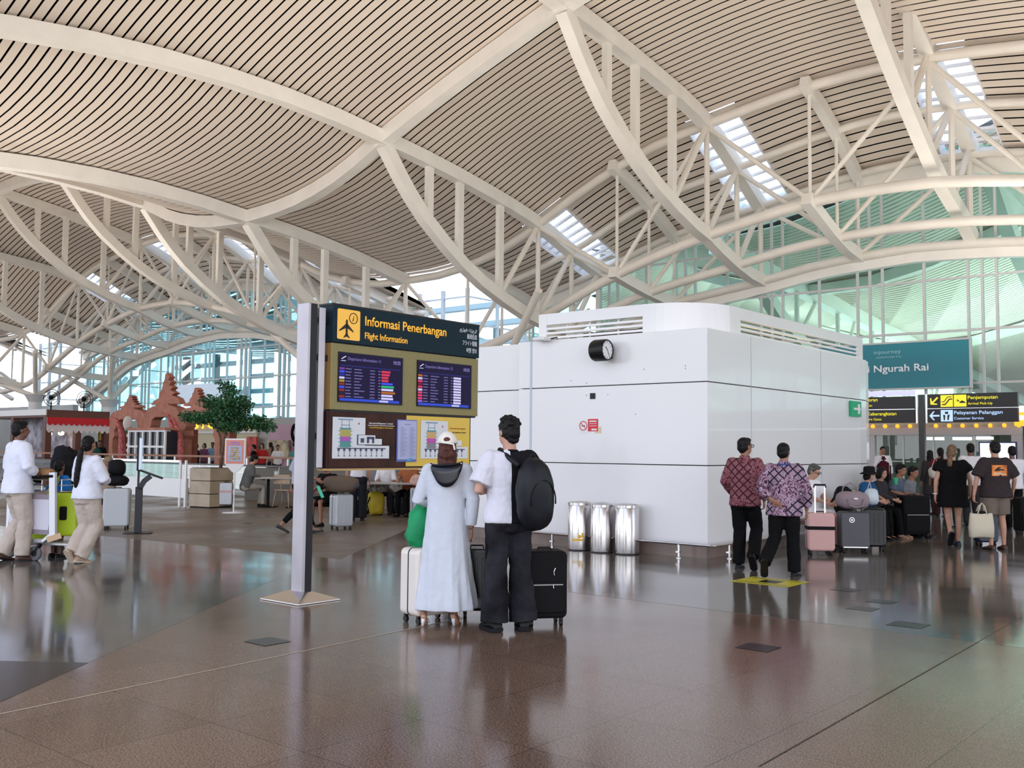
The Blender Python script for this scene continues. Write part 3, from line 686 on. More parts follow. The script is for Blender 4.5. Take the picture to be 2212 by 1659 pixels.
m.rings([rc(.075),rc(.062),[p-U*.002 for p in rc(.062)],[p-U*.002 for p in rc(.075)]],cap=False,close=True); d=(ex-Z).normalized(); e=(ex+Z).normalized(); m.obb(cc-U*.005,d*.065,e*.005,U*.001); m.build('prohibition_ring',mat('notice red',(.65,.01,.03)),ns)
m=MB(); m.obb(cc-U*.0045,ex*.035,Z*.007,U*.001); m.build('cigarette',m_black,ns)
# emergency exit sign on the curved end
es=tag(empty('exit_sign'),'small green exit sign on the far right end of the white kiosk wall','sign')
a0,z0=ONB(1836,899,kb-.02); a1,z1=ONB(1857,868,kb-.02)
m=MB(); m.obb(AB((a0+a1)/2,kb-.03,(z0+z1)/2),U*((a1-a0)/2),V*.02,Z*((z1-z0)/2)); m.build('panel',mat('exit green',(.0,.26,.12),.4,emit=((0,.5,.2),.15)),es)
m=MB(); m.obb(AB(a0+.28,kb-.052,(z0+z1)/2),U*.17,V*.001,Z*.02); m.build('lettering_line',m_white,es)
m=MB(); m.obb(AB(a1-.12,kb-.052,(z0+z1)/2),U*.05,V*.001,Z*.09); m.build('pictogram',m_white,es)
# floodlight
fl=tag(empty('floodlight'),'small white floodlight on the upper left corner of the white kiosk','floodlight')
bq,zq=ONA(1172,733,ka-.1)
m=MB(); m.obb(AB(ka-.12,bq,zq),U*.10,V*.12,Z*.03); m.build('housing',m_white,fl,bevel=.02); m=MB(); m.tube([AB(ka-.06,bq-.08,zq),AB(ka+.02,bq-.2,zq+.03),AB(ka+.03,bq-.2,3.2)],.012,6); m.build('arm',m_blackm,fl)
# ================================================================ flight information board
SB=AB(0,0).copy()
S0=DY(716,860,10.1); S0.z=0
sa,sb=S0.dot(U),S0.dot(V)
S1=DY(1033,860,11.82)
SW=2.235
m_navy=mat('header navy',(.010,.026,.038),.5,bump=(30,.05,.001),spec=.12); m_gold=mat('gold panel',(.27,.235,.105),.5,nz=(40,.08),spec=.25); m_gold2=mat('gold edge',(.42,.26,.09),.35,.3)
t=tag(empty('flight_information_board',S0,0),'tall flight information board with navy header, two departure screens and terminal maps','information board')
t.rotation_euler=(0,0,R(50))   # local x = U, local y = V (away), z up
X=Vector((1,0,0));Y=Vector((0,1,0))
def bx(name,x0,x1,y0,y1,z0,z1,mt,par=None,bevel=0):
    m=MB(); m.bb(x0,x1,y0,y1,z0,z1); return m.build(name,mt,par or t,bevel=bevel)
bx('header',0,SW,0,.22,2.585,2.972,m_navy,bevel=.004)
bx('header_cap',-.008,SW+.008,.0,.225,2.965,2.985,m_black)
bx('screen_housing',0,SW,.012,.20,1.895,2.575,m_gold,bevel=.004)
bx('housing_edge',-.004,0,.012,.20,1.895,2.575,m_gold2)
bx('gap',.01,SW-.02,.03,.19,1.875,2.6,m_black)
bx('map_cabinet',-.03,SW-.10,.03,.14,1.293,1.88,mat('cabinet dark',(.03,.010,.012),.4,spec=.15),bevel=.003)
bx('cabinet_base',-.06,SW-.3,.04,.13,1.272,1.293,m_gold2)
def pxz(px,py,y=0.0):
    # pixel -> local (x,z) on plane V-offset y
    u,z=ONB(px,py,sb+y); return u-sa,z
m_pic=mat('pictogram amber',(.90,.50,.06),.4,emit=((1,.5,.05),.18)); m_let=mat('amber lettering',(.95,.50,.05),.4,emit=((1,.48,.04),.35))
x0,z0=pxz(725,727); x1,z1=pxz(778,667)
x0=.055; x1=.36; z0=2.62; z1=2.935
m=MB(); 
def rrect(x0,x1,z0,z1,r,n=5):
    out=[]
    for cx_,cz,a0 in ((x1-r,z1-r,0),(x0+r,z1-r,pi/2),(x0+r,z0+r,pi),(x1-r,z0+r,1.5*pi)):
        for i in range(n+1): out.append((cx_+r*math.cos(a0+pi/2*i/n),cz+r*math.sin(a0+pi/2*i/n)))
    return out
m.prism(rrect(x0,x1,z0,z1,.018),(0,-.004,0),X,Z,Y,.004); pc=m.build('pictogram',m_pic,t)
def LP(*p): return [(x0+a*(x1-x0),z0+b*(z1-z0)) for a,b in p]
m=MB()
for poly in (LP((.36,.62),(.40,.68),(.44,.62),(.44,.16),(.36,.16)),LP((.08,.30),(.36,.52),(.44,.52),(.70,.30),(.70,.26),(.44,.38),(.36,.38),(.08,.26)),LP((.27,.08),(.37,.2),(.43,.2),(.53,.08),(.53,.05),(.42,.10),(.38,.10),(.27,.05))):
    m.prism(poly,(0,-.008,0),X,Z,Y,.003)
cxx,czz=LP((.69,.73))[0]
ro_,ri_=.058,.050
ring=lambda r,y:[Vector((cxx+r*math.cos(2*pi*i/28),y,czz+r*math.sin(2*pi*i/28))) for i in range(28)]
m.rings([ring(ro_,-.005),ring(ri_,-.005),ring(ri_,-.008),ring(ro_,-.008)],cap=False,close=True)
m.build('symbol',m_black,pc)
text('i',m_black,pc,(cxx-.012,-.005,czz-.032),X,Z,.062,None,.004,shear=.25)
xl=pxz(786,690)[0]; xr=pxz(970,700)[0]
text('Informasi Penerbangan',m_let,t,(.43,-.002,2.795),X,Z,.098,1.235,.013)
text('Flight Information',m_let,t,(.43,-.002,2.655),X,Z,.068,.62,.012)
mwl=mat('header small white',(.75,.78,.85),.5)
text('معلومات الرحلة',mwl,t,(SW-.045,-.002,2.885),X,Z,.035,.30,.0,align='RIGHT')
text('航班信息',mwl,t,(SW-.045,-.002,2.805),X,Z,.045,.17,.0,align='RIGHT')
text('フライト情報',mwl,t,(SW-.045,-.002,2.725),X,Z,.045,.25,.0,align='RIGHT')
text('비행 정보',mwl,t,(SW-.045,-.002,2.64),X,Z,.045,.18,.0,align='RIGHT')
# screens
def em(name,c,s): return mat(name,tuple(min(1,q*.4) for q in c),.4,emit=(c,s),spec=.12)
def screen(x0,x1,z0,z1,rows,accent,num,clock,tag_):
    s=bx('screen',x0,x1,-.0,.02,z0,z1,m_black)
    W=x1-x0;H=z1-z0
    lcd=bx('display',x0+.01,x1-.012,-.003,0,z0+.012,z1-.01,em('lcd navy',(.011,.005,.045),.5),s)
    def q(mb,a,b,c,d,y=-.0045): mb.bb(x0+a*W,x0+b*W,y-.001,y,z0+c*H,z0+d*H)
    hd=MB(); q(hd,.02,.94,.72,.74); hd.build('header_bar',em('lcd dim blue',(.03,.03,.22),.5),s); hd=MB(); q(hd,.02,.94,.03,.08); hd.build('footer_bar',em('lcd blue',(.03,.07,.55),.8),s)
    mk=em('lcd lilac',(.35,.33,.72),.55); mkd=em('lcd dim lilac',(.22,.2,.5),.5)
    text('Departure Information '+num,mkd,s,(x0+.13*W,-.005,z0+.845*H),X,Z,.034,.50*W,.0)
    text(clock,mk,s,(x0+.84*W,-.005,z0+.845*H),X,Z,.038,.11*W,.0)
    ic=MB(); ic.prism([(x0+.03*W,z0+.86*H),(x0+.05*W,z0+.86*H),(x0+.11*W,z0+.92*H),(x0+.09*W,z0+.92*H)],(0,-.006,0),X,Z,Y,.001); q(ic,.03,.10,.82,.83); ic.build('plane_icon',em('lcd white',(.8,.8,1),.7),s)
    n=len(rows); rng=random.Random(hash_s(num)); 
    for i,(c1,c2,w2) in enumerate(rows):
        zc=.70-.615*(i+.5)/n
        cm=em('lcd c%s'%str(c1),c1,.7); a=MB(); q(a,.01,.085,zc-.022,zc+.022); a.build('airline_tile',cm,s)
        a=MB(); 
        for u0,u1 in ((.10,.17+.02*rng.random()),(.23,.30+.09*rng.random()),(.47,.545),(.60,.635)): q(a,u0,u1,zc-.009,zc+.009)
        a.build('lettering',mkd,s)
        a=MB(); q(a,.65,.65+w2,zc-.022,zc+.022); a.build('status_tile',em('lcd s%s'%str(c2),c2,.75),s)
    a=MB(); q(a,.62,.76,.035,.075,-.006); a.build('ticker_text',em('lcd white2',(.6,.6,.95),.6),s)
    return s
def hash_s(s): return sum(ord(c)*31**i for i,c in enumerate(s))%9999
Bl=(.05,.08,.8); Rd=(.65,.04,.10); Wh=(.62,.58,.9); Pk=(.7,.05,.16); Gn=(.02,.45,.2); Or=(.45,.13,.02); Ye=(.35,.27,.02); Br=(.25,.03,.02); Pu=(.16,.05,.3)
xs0,zs1=pxz(732,759); xs1,_=pxz(871,773); _,zs0=pxz(731,868)
screen(xs0,xs1,zs0,zs1,[(Pu,Rd,.14),(Bl,Rd,.13),((.02,.03,.35),Rd,.11),(Wh,Rd,.11),(Ye,Bl,.18),(Br,Gn,.2),(Bl,Wh,.19),(Br,Or,.22),((.02,.01,.05),Wh,.18),(Br,Wh,.19)],1,'11','10:25','L')
xs0,zt=pxz(902,778); xs1,_=pxz(1019,788); _,zb_=pxz(901,877)
screen(xs0,xs1,zs0,zs1,[(Or,Wh,.14),(Wh,Wh,.14),(Pk,Wh,.14),((.2,.01,.04),Wh,.14),(Rd,Wh,.14),(Wh,Wh,.14),(Pk,Wh,.14),(Pk,Wh,.14),(Pk,Wh,.14),((.3,.12,.6),Wh,.14)],1,'12','10:25','R')
# maps
mz0,mz1=1.31,1.868; XR=SW-.12
xm=pxz(876,990,.03)[0]
def fb(name,x0,x1,z0,z1,mt,lay=1,par=None):
    return bx(name,x0,x1,.03-.004*lay,.03-.004*lay+.004,z0,z1,mt,par)
mb_=mat('map brown',(.050,.015,.008),.4,nz=(2.2,.7),spec=.15); my=mat('map yellow',(.72,.49,.05),.35)
b1=fb('brown_board',0.0,xm,mz0,mz1,mb_); b2=fb('yellow_board',xm,XR,mz0,mz1,my)
mwh=mat('map white',(.68,.71,.76),.4)
def pm(px,py): return pxz(px,py,.02)
def poster(par,x0,w,cols,sfx,small_frame):
    # L-shaped plan sheet: x0 left, w width; relative coordinates 0..1
    z0=mz0+.085; h=.425
    m=MB(); m.prism([(x0,z0),(x0+w,z0),(x0+w,z0+.32*h),(x0+.56*w,z0+.32*h),(x0+.56*w,z0+h),(x0,z0+h)],(0,.022-.004,0),X,Z,Y,.004); s=m.build('plan_sheet',mwh,par)
    def r(a,b,c,d,mt,lay=0,nm='plan_block'): 
        m=MB(); m.bb(x0+a*w,x0+b*w,.0155-.001*lay,.0175-.001*lay,z0+c*h,z0+d*h); return m.build(nm,mt,s)
    bl=mat('plan blue grey',(.22,.32,.45),.5); dk=mat('plan dark',(.05,.06,.12) if sfx else (.16,.04,.12),.5)
    r(.09,.34,.93,.965,bl); r(.145,.155,.72,.93,bl); r(.275,.285,.72,.93,bl); r(.14,.29,.80,.82,bl)
    r(.12,.31,.70,.745,mat('plan teal',(.1,.3,.35),.5))
    c=cols
    r(.125,.305,.53,.70,mat('plan c0%d'%sfx,c[0],.5)); r(.125,.305,.41,.53,mat('plan c1%d'%sfx,c[1],.5)); r(.125,.305,.27,.41,mat('plan c2%d'%sfx,c[2],.5)); r(.16,.27,.43,.53,mat('plan c3',(.5,.08,.45),.5),1)
    for i in range(5): r(.10,.12,.30+.09*i,.315+.09*i,dk); r(.31,.33,.30+.09*i,.315+.09*i,dk)
    m=MB(); m.bb(x0+.08*w,x0+.93*w,.015,.017,z0+.235*h,z0+.26*h)
    for i in range(9):
        q=.105+.095*i; m.bb(x0+(q-.018)*w,x0+(q+.018)*w,.015,.017,z0+.185*h,z0+.235*h); m.bb(x0+(q-.003)*w,x0+(q+.003)*w,.015,.017,z0+.10*h,z0+.185*h); m.prism([(x0+(q-.018)*w,z0+.055*h),(x0+(q+.018)*w,z0+.055*h),(x0+q*w,z0+.09*h)],(0,.015,0),X,Z,Y,.002)
    m.build('pier_plan',dk,s)
    r(.435,.455,.83,.88,mat('compass red',(.6,.03,.05),.5),0,'compass')
    m=MB(); m.bb(x0+.42*w,x0+.86*w,.010,.0215,z0+.335*h,z0+.50*h); m.bb(x0+.42*w,x0+.74*w,.010,.0215,z0+.49*h,z0+.585*h); k=m.build('inset_frame',small_frame,par)
    m=MB(); m.bb(x0+.43*w,x0+.85*w,.008,.010,z0+.345*h,z0+.49*h); m.bb(x0+.43*w,x0+.73*w,.008,.010,z0+.48*h,z0+.575*h); m.build('inset_sheet',mwh,k)
    m=MB(); m.bb(x0+.47*w,x0+.53*w,.006,.008,z0+.39*h,z0+.50*h); 
    for a in (.58,.67): m.bb(x0+a*w,x0+(a+.04)*w,.006,.008,z0+.38*h,z0+.52*h)
    m.bb(x0+.58*w,x0+.71*w,.006,.008,z0+.48*h,z0+.54*h); m.build('inset_plan',dk,k)
px0=pm(717,990)[0]; px1=pm(840,990)[0]
poster(b1,px0,px1-px0,[(.42,.38,.10),(.18,.16,.45),(.08,.28,.27)],1,m_black)
qx0=pm(908,990)[0]; qx1=pm(1010,990)[0]
poster(b2,qx0,qx1-qx0,[(.60,.38,.16),(.5,.06,.35),(.22,.22,.25)],0,my)
wl_=mat('print white',(.85,.85,.85),.5); yl_=mat('print yellow',(.8,.5,.05),.5)
text('International Departure Terminal',wl_,b1,(.535,.024,1.76),X,Z,.018,.34,.001); m=MB(); m.bb(.52,.90,.022,.026,1.742,1.747); m.build('rule',wl_,b1)
text('Terminal Keberangkatan Internasional',yl_,b1,(.535,.024,1.715),X,Z,.018,.34,.001)
rd_=mat('print red',(.5,.08,.02),.5)
text('Domestik Keberangkatan',rd_,b2,(pm(972,940)[0],.024,1.735),X,Z,.014,pm(1006,940)[0]-pm(972,940)[0],.001); text('Domestic Departure Terminal',m_black,b2,(pm(972,940)[0],.024,1.69),X,Z,.014,pm(1006,940)[0]-pm(972,940)[0],.001)
lg=MB(); lg.bb(xm-.15,xm+.15,.012,.022,1.36,1.82); lo=lg.build('legend_board',mat('legend blue',(.10,.13,.42),.4),t)
lg=MB(); lg.bb(xm-.138,xm+.142,.009,.012,1.385,1.81); l2=lg.build('legend_sheet',mat('legend lilac',(.42,.44,.68),.4,nz=(3,.12)),lo)
lg=MB()
for i in range(22): 
    z=1.73-.0148*i
    for cx_ in (-.10,.04): lg.bb(xm+cx_,xm+cx_+.05+.02*((i*7)%3),.008,.009,z,z+.004)
lg.bb(xm-.04,xm+.05,.008,.009,1.765,1.772); lg.build('legend_text',mat('legend ink',(.15,.18,.38),.5),l2)
lg=MB(); lg.prism([(xm-.02,1.362),(xm+.04,1.40),(xm+.09,1.405),(xm+.06,1.372)],(0,.006,0),X,Z,Y,.002); lg.build('airport_logo',mat('logo cyan',(.05,.35,.6),.4),lo)
# posts
pp=G(660,1290)-S0; pu=pp.dot(U); pv=pp.dot(V)
for (x,y,nm,z1) in ((-.26,-.02,'steel_post',2.955),(SW-.2,.27,'steel_post',2.9)):
    p=bx(nm,x-.045,x-.005,y+.04,y+.21,.02,z1,mat('post steel',(.40,.375,.41),.38,.8,nz=(2.5,.08)),bevel=.006)
    bx('inner_channel',x-.005,x+.075,y+.04,y+.21,.02,z1-.004,m_black,p,bevel=.003)
    m=MB()
    cx_,cy_=x,y+.115
    bs0=[(cx_-.26,cy_-.30),(cx_+.26,cy_-.30),(cx_+.26,cy_+.30),(cx_-.26,cy_+.30)]; tp=[(cx_-.05,cy_-.13),(cx_+.05,cy_-.13),(cx_+.05,cy_+.13),(cx_-.05,cy_+.13)]
    m.rings([[Vector((a,b,.001)) for a,b in bs0],[Vector((a,b,.015)) for a,b in bs0],[Vector((a,b,.09)) for a,b in tp]]); m.build('base',m_ss,t,bevel=.004)
bx('side_rail',-.13,-.045,.06,.19,1.30,2.93,mat('post steel',(0,0,0)),bevel=.004)
for z in (1.62,2.42,2.80): bx('bracket',-.215,-.12,.08,.15,z-.03,z+.03,m_black); bx('bracket',-.05,.0,.07,.14,z-.03,z+.03,m_black)
for z in (1.5,2.0,2.7): bx('bracket',SW-.24,SW-.16,.13,.28,z-.03,z+.03,m_black)
# ================================================================ props
def cyl(mb,c,r,h,n=20): return mb.lathe([(r,0),(r,h)],c,n)
m_binc=mat('bin steel',(.64,.61,.60),.24,1.0,nz=(1.5,.12))
for i,(x,y,r,h,lb) in enumerate(((1252,1190,.172,.745,'stainless litter bin on the left with yellow marking, by the white kiosk'),(1302,1195,.170,.735,'plain stainless litter bin in the middle of three by the white kiosk'),(1357,1199,.180,.74,'plain stainless litter bin on the right of three by the white kiosk'))):
    p=G(x,y); p.y+=r*.8
    t=tag(empty('litter_bin',p),lb,'bin','stainless litter bins')
    m=MB(); m.lathe([(r*.97,0.01),(r,.03),(r,h-.07),(r*.98,h-.065)],(0,0,0),36); m.build('body',m_binc,t,smooth=True,autos=True)
    m=MB(); m.lathe([(r*1.015,h-.065),(r*1.015,h-.03),(r*.93,h-.02),(r*.9,h-.028),(r*.6,h-(.0 if i==1 else .024)),(.01,h+(.012 if i==1 else -.022))],(0,0,0),36); m.build('lid',m_ss,t,smooth=True,autos=True)
    m=MB(); m.lathe([(r*.98,0.0),(r*.98,.015)],(0,0,0),30); m.build('foot_ring',m_black,t)
    if i==0:
        m=MB(); n=10
        for (a0,a1,z0,z1) in ((-.7,.3,.15,.18),(-.15,.1,.19,.24),(-.05,.35,.2,.22),(.15,.3,.22,.27)):
            m.rings([[Vector((math.sin(a)*rr2,-math.cos(a)*rr2,z)) for rr2,z in ((r+.001,z0),(r+.003,z0),(r+.003,z1),(r+.001,z1))] for a in [a0+(a1-a0)*k/n for k in range(n+1)]])
        m.build('yellow_marking',mat('bin yellow',(.8,.45,.03),.4),t)
def suitcase(label,p,rz,w,d,h,shell,kind='hard',handle=0,strap=None,name='suitcase',wheelr=.028,group=None,extra=None,acc=None):
    t=tag(empty(name,p,rz),label,'suitcase',group)
    acc=acc or m_black
    z0=wheelr*2+.012
    m=MB(); m.prism(rrect2(-w/2,w/2,z0,h,.05),(0,-d/2,0),X,Z,Y,d)
    if kind=='hard':
        pass
    b=m.build('shell',shell,t,bevel=.03,seg=3)
    if kind=='hard':
        m=MB(); n=5
        for i in range(n):
            x=-w/2+w*(i+.5)/n
            m.bb(x-.012,x+.012,-d/2-.004,-d/2+.01,z0+.07,h-.08); m.bb(x-.012,x+.012,d/2-.01,d/2+.004,z0+.07,h-.08)
        if extra!='plain': m.build('ribbing',shell,b,bevel=.003)
        m=MB(); m.prism(rrect2(-w/2-.003,w/2+.003,z0-.003,h+.003,.052),(0,-.006,0),X,Z,Y,.012); m.build('zip_seam',acc,t)
    else:
        m=MB(); m.prism(rrect2(-w/2+.03,w/2-.03,z0+.05,z0+(h-z0)*.55,.03),(0,-d/2-.025,0),X,Z,Y,.03); m.build('front_pocket',shell,t,bevel=.012)
        m=MB(); m.bb(-w/2+.05,w/2-.05,-d/2-.028,-d/2-.02,z0+(h-z0)*.5,z0+(h-z0)*.5+.008); m.build('zip',m_ssd,t)
    for sx_ in (-1,1):
        for sy_ in (-1,1):
            m=MB(); c=Vector((sx_*(w/2-.05),sy_*(d/2-.04),wheelr)); m.rings([[c+Vector((dx,wheelr*math.cos(2*pi*k/14),wheelr*math.sin(2*pi*k/14))) for k in range(14)] for dx in (-.012,.012)]); m.box(c+Vector((0,0,wheelr+.004)),(.03,.03,.03)); m.build('wheel',acc,t,smooth=True,autos=True)
    m=MB(); m.tube([(-.06,0,h-.004),(-.055,0,h+.018),(.055,0,h+.018),(.06,0,h-.004)],.009,6); m.build('top_handle',acc,t,smooth=True)
    if handle:
        m=MB()
        for sx_ in (-.07,.07): m.box((sx_,-.02,h+handle/2-.03),(.022,.014,handle))
        hh=m.build('telescopic_handle',mat('handle alloy',(.8,.8,.8),.3,.6),t)
        m=MB(); m.tube([(-.085,-.02,h+handle-.05),(-.08,-.02,h+handle-.01),(.08,-.02,h+handle-.01),(.085,-.02,h+handle-.05)],.014,8); m.build('grip',m_blackm,hh,smooth=True)
    if strap is not None:
        m=MB(); zz=z0+(h-z0)*.56
        m.prism(rrect2(-w/2-.006,w/2+.006,-d/2-.008,d/2+.008,.03),(0,0,zz),X,Y,Z,.05); m.build('luggage_strap',strap,t)
    return t
def rrect2(x0,x1,z0,z1,r,n=4):
    out=[]
    for cx_,cz,a0 in ((x1-r,z1-r,0),(x0+r,z1-r,pi/2),(x0+r,z0+r,pi),(x1-r,z0+r,1.5*pi)):
        for i in range(n+1): out.append((cx_+r*math.cos(a0+pi/2*i/n),cz+r*math.sin(a0+pi/2*i/n)))
    return out
def bag(name,label,cat,c,r,mt,rz=0,disp=.02,parts=(),group=None,dent=3.0,vox=.012):
    # soft lumpy bag: displaced superellipsoid, c = centre of its bottom
    t=tag(empty(name,c,rz),label,cat,group)
    m=MB(); nu,nv=28,18; rs=[]
    for i in range(1,nv):
        ph=pi*i/nv; cr=[]
        for k in range(nu):
            th=2*pi*k/nu
            ex_=lambda v,e: math.copysign(abs(v)**e,v)
            p=Vector((r[0]*ex_(math.sin(ph),.7)*ex_(math.cos(th),.6),r[1]*ex_(math.sin(ph),.7)*ex_(math.sin(th),.6),-r[2]*ex_(math.cos(ph),.75)))
            nn=noise.noise(p*dent*2+Vector((c[0],c[1],3)))+.5*noise.noise(p*dent*5+Vector((1,c[1],3)))
            p=p*(1+disp*5*nn); p.z=max(p.z,-r[2]); cr.append(p+Vector((0,0,r[2])))
        rs.append(cr)
    m.rings(rs); m.build('body',mt,t,smooth=True)
    for nm,pts,rad,pm_ in parts:
        m=MB(); m.tube(pts,rad,6); m.build(nm,pm_,t,smooth=True)
    return t
# ---- suitcases
m_pink=mat('pink shell',(.62,.36,.34),.42,bump=(60,.1,.001)); m_gshell=mat('graphite shell',(.055,.055,.068),.4,bump=(80,.1,.001)); m_cream=mat('cream shell',(.72,.66,.60),.35); m_bl=mat('black fabric',(.006,.006,.007),.7,bump=(300,.2,.001),spec=.15)
m_silver=mat('silver shell',(.50,.53,.57),.33,.35); m_lime=mat('lime shell',(.50,.66,.01),.4); m_dshell=mat('dark gloss shell',(.010,.012,.015),.15,spec=.35)
pg=G(1778,1201); suitcase('pink hard suitcase with black strap and raised handle beside the grey one',pg+Vector((0,.14,0)),R(-6),.39,.25,.62,m_pink,handle=.42,strap=m_blackm,extra='plain')
g2=G(1848,1196); s2=suitcase('large graphite grey hard suitcase with round badge, a mauve bag on its top',g2+Vector((.02,.16,0)),R(-4),.43,.28,.62,m_gshell,extra='plain')
m=MB(); n=20; rc2=lambda r,y:[Vector((-.05+r*math.cos(2*pi*i/n),y,.50+r*math.sin(2*pi*i/n))) for i in range(n)]
m.rings([rc2(.04,-.142),rc2(.03,-.142),rc2(.03,-.146),rc2(.04,-.146)],cap=False,close=True); m.bb(-.065,-.035,-.146,-.142,.49,.51); m.build('round_badge',m_ss,s2)
m=MB(); m.bb(-.18,.18,-.15,-.14,.085,.1); m.build('trim_bar',m_ss,s2)
g3=G(1893,1192); suitcase('glossy dark suitcase standing right of the graphite one',g3+Vector((.02,.18,0)),R(-8),.34,.26,.66,m_dshell)
mv=mat('mauve canvas',(.26,.20,.22),.7,bump=(200,.2,.001))
bag('travel_bag','mauve travel bag with curved handles lying on the graphite suitcase','bag',g2+Vector((.02,.16,.655)),(.24,.14,.135),mv,parts=(('handle',[(-.12,-.15,.16),(-.10,-.17,.06),(0,-.18,.03),(.10,-.17,.06),(.12,-.15,.16)],.012,mv),('handle',[(-.12,.12,.24),(-.10,.12,.33),(0,.1,.40),(.10,.12,.33),(.12,.12,.24)],.012,mv),('label_patch',[(-.03,-.145,.16),(.03,-.145,.16)],.018,m_white)))
# second flap lump
bag('plastic_bag','translucent pale carrier bag on the dark suitcase behind the mauve bag','bag',g3+Vector((.0,.18,.70)),(.10,.10,.13),mat('pale plastic',(.5,.56,.62),.25),parts=(('handle',[(-.06,0,.24),(-.02,0,.36),(0,0,.25)],.008,mat('pale plastic',(0,0,0))),))
g4=G(1968,1163); suitcase('bulky black suitcase with raised handle at the end of the seated row',g4+Vector((.08,.14,0)),R(10),.52,.34,.76,m_bl,kind='soft',handle=.0)
t=tag(empty('carry_on_case',g4+Vector((-.02,.5,0))),'thin black telescopic case handle standing behind the bulky black suitcase','suitcase handle')
m=MB(); m.tube([(-.14,0,.7),(-.14,0,1.28),(.06,0,1.28),(.06,0,.7)],.014,6); m.build('grip',m_blackm,t); m=MB(); m.box((-.04,.0,.35),(.4,.2,.7)); m.build('case_body',m_bl,t,bevel=.03)
pw=G(915,1352); sc1=suitcase('cream white hard suitcase behind the woman in the long dress',pw+Vector((.02,.24,0)),R(40),.44,.27,.645,m_cream,extra='plain')
pb=G(1183,1356); sc2=suitcase('black fabric suitcase with zip pulls beside the man with the backpack',pb+Vector((-.03,.16,0)),R(12),.36,.26,.64,m_bl,kind='soft')
m=MB(); m.tube([(.06,-.165,.50),(.045,-.17,.47),(.05,-.17,.44)],.004,6); m.tube([(.04,-.165,.36),(.045,-.17,.33)],.003,6); m.build('zip_pull',m_ss,sc2)
pdk=G(1035,1330); suitcase('slim dark case glimpsed between the couple',Vector((-.30,9.05,0)),R(0),.30,.22,.62,m_dshell)
ps=G(733,1146); suitcase('silver ribbed suitcase under the flight board, a brown backpack on top',ps+Vector((0,.16,0)),R(35),.36,.30,.655,m_silver)
ps2=G(908,1132); suitcase('silver ribbed suitcase left of the dressed woman, a pink bag on top',ps2+Vector((0,.16,0)),R(30),.40,.28,.72,m_silver)
pg3=G(242,1146); suitcase('large pale grey hard suitcase at left carrying black bags',pg3+Vector((0,.2,0)),R(10),.44,.30,.74,mat('pale grey shell',(.52,.55,.57),.45),extra='plain')
ps4=G(490,1096)-Vector((0,.3,0)); suitcase('small silver suitcase with a pink band beside the wooden planter',ps4+Vector((0,.2,0)),R(5),.34,.24,.62,m_silver,strap=mat('pink band',(.7,.4,.42),.6))
# ---- bags on suitcases
def on(p,dz): q=Vector(p); q.z=dz; return q
br_=mat('brown canvas',(.14,.10,.07),.75,bump=(150,.2,.001))
bag('backpack','brown and grey backpack lying on the silver suitcase under the flight board','backpack',ps+Vector((-.02,.16,.69)),(.33,.17,.15),br_,R(5),disp=.03,parts=(('strap',[(-.28,-.1,.1),(-.36,-.12,.03),(-.3,-.15,.16)],.015,m_blackm),('grey_cover',[(.16,-.10,.17),(.24,-.06,.12),(.30,0,.14)],.075,mat('slate cloth',(.09,.10,.13),.7))))
bag('pink_bag','blush pink soft bag on the silver suitcase left of the dressed woman','bag',ps2+Vector((-.03,.16,.75)),(.20,.14,.12),mat('blush cloth',(.55,.34,.28),.7,nz=(9,.3)),disp=.04)
yp=G(810,1114); bag('backpack','yellow hiking backpack leaning on the cafe floor','backpack',yp+Vector((0,.12,0)),(.20,.16,.27),mat('yellow nylon',(.55,.40,.02),.6,nz=(6,.2)),R(15),parts=(('strap',[(-.15,-.13,.42),(-.22,-.16,.25),(-.17,-.14,.06)],.015,m_blackm),))
zb=bag('zebra_bag','black and white patterned soft bag above the yellow backpack','bag',yp+Vector((.05,.22,.50)),(.24,.13,.13),mat('zebra cloth',(.25,.24,.23),.7,nz=(16,.95)),disp=.03)
gb=G(853,1112); bag('plastic_sack','dark translucent bin bag on the floor right of the yellow backpack','bag',gb+Vector((.05,.25,0)),(.24,.2,.26),mat('dark plastic',(.03,.035,.04),.2),disp=.04)
bag('duffel_bag','olive dark duffel bag on the floor under the cafe table','bag',G(880,1108)+Vector((-.1,.3,0)),(.3,.16,.13),mat('olive cloth',(.04,.06,.03),.8),disp=.02)
bag('black_bag','black handbag resting on the pale grey suitcase','bag',pg3+Vector((-.02,.2,.78)),(.20,.14,.10),m_bl,disp=.03)
bag('backpack','round black backpack stacked on the handbag over the pale grey suitcase','backpack',pg3+Vector((-.03,.2,.96)),(.145,.12,.15),m_bl,disp=.02)
# ---- tote bag held and white tote
m_can=mat('cream canvas',(.60,.54,.42),.85,bump=(250,.3,.001))
tb=G(2120,1150)
tt_=t=tag(empty('tote_bag',Vector((DY(2119,1100,15.75).x,15.75,.20)),0),'cream canvas tote bag hanging from the hand of the man in shorts','tote bag')
m=MB(); rs=[]
for i,(z,w,d) in enumerate(((0,.18,.05),(.02,.21,.08),(.2,.215,.085),(.38,.20,.06),(.46,.19,.05))):
    rs.append([Vector((w*math.copysign(abs(math.cos(q))**.6,math.cos(q)),d*math.copysign(abs(math.sin(q))**.8,math.sin(q)),z+.012*math.sin(3*q+i))) for q in [2*pi*k/24 for k in range(24)]])
m.rings(rs); b=m.build('body',m_can,t,smooth=True); 
for y in (-.045,.045):
    m=MB(); m.tube([(-.08,y,.44),(-.03,y*.5,.60),(0.02,0,.66),(.05,y*.5,.60),(.08,y,.44)],.012,6); m.build('handle',m_can,t,smooth=True)
m=MB(); m.ell((0,0,.46),(.13,.05,.05)); m.build('dark_contents',m_bl,t)
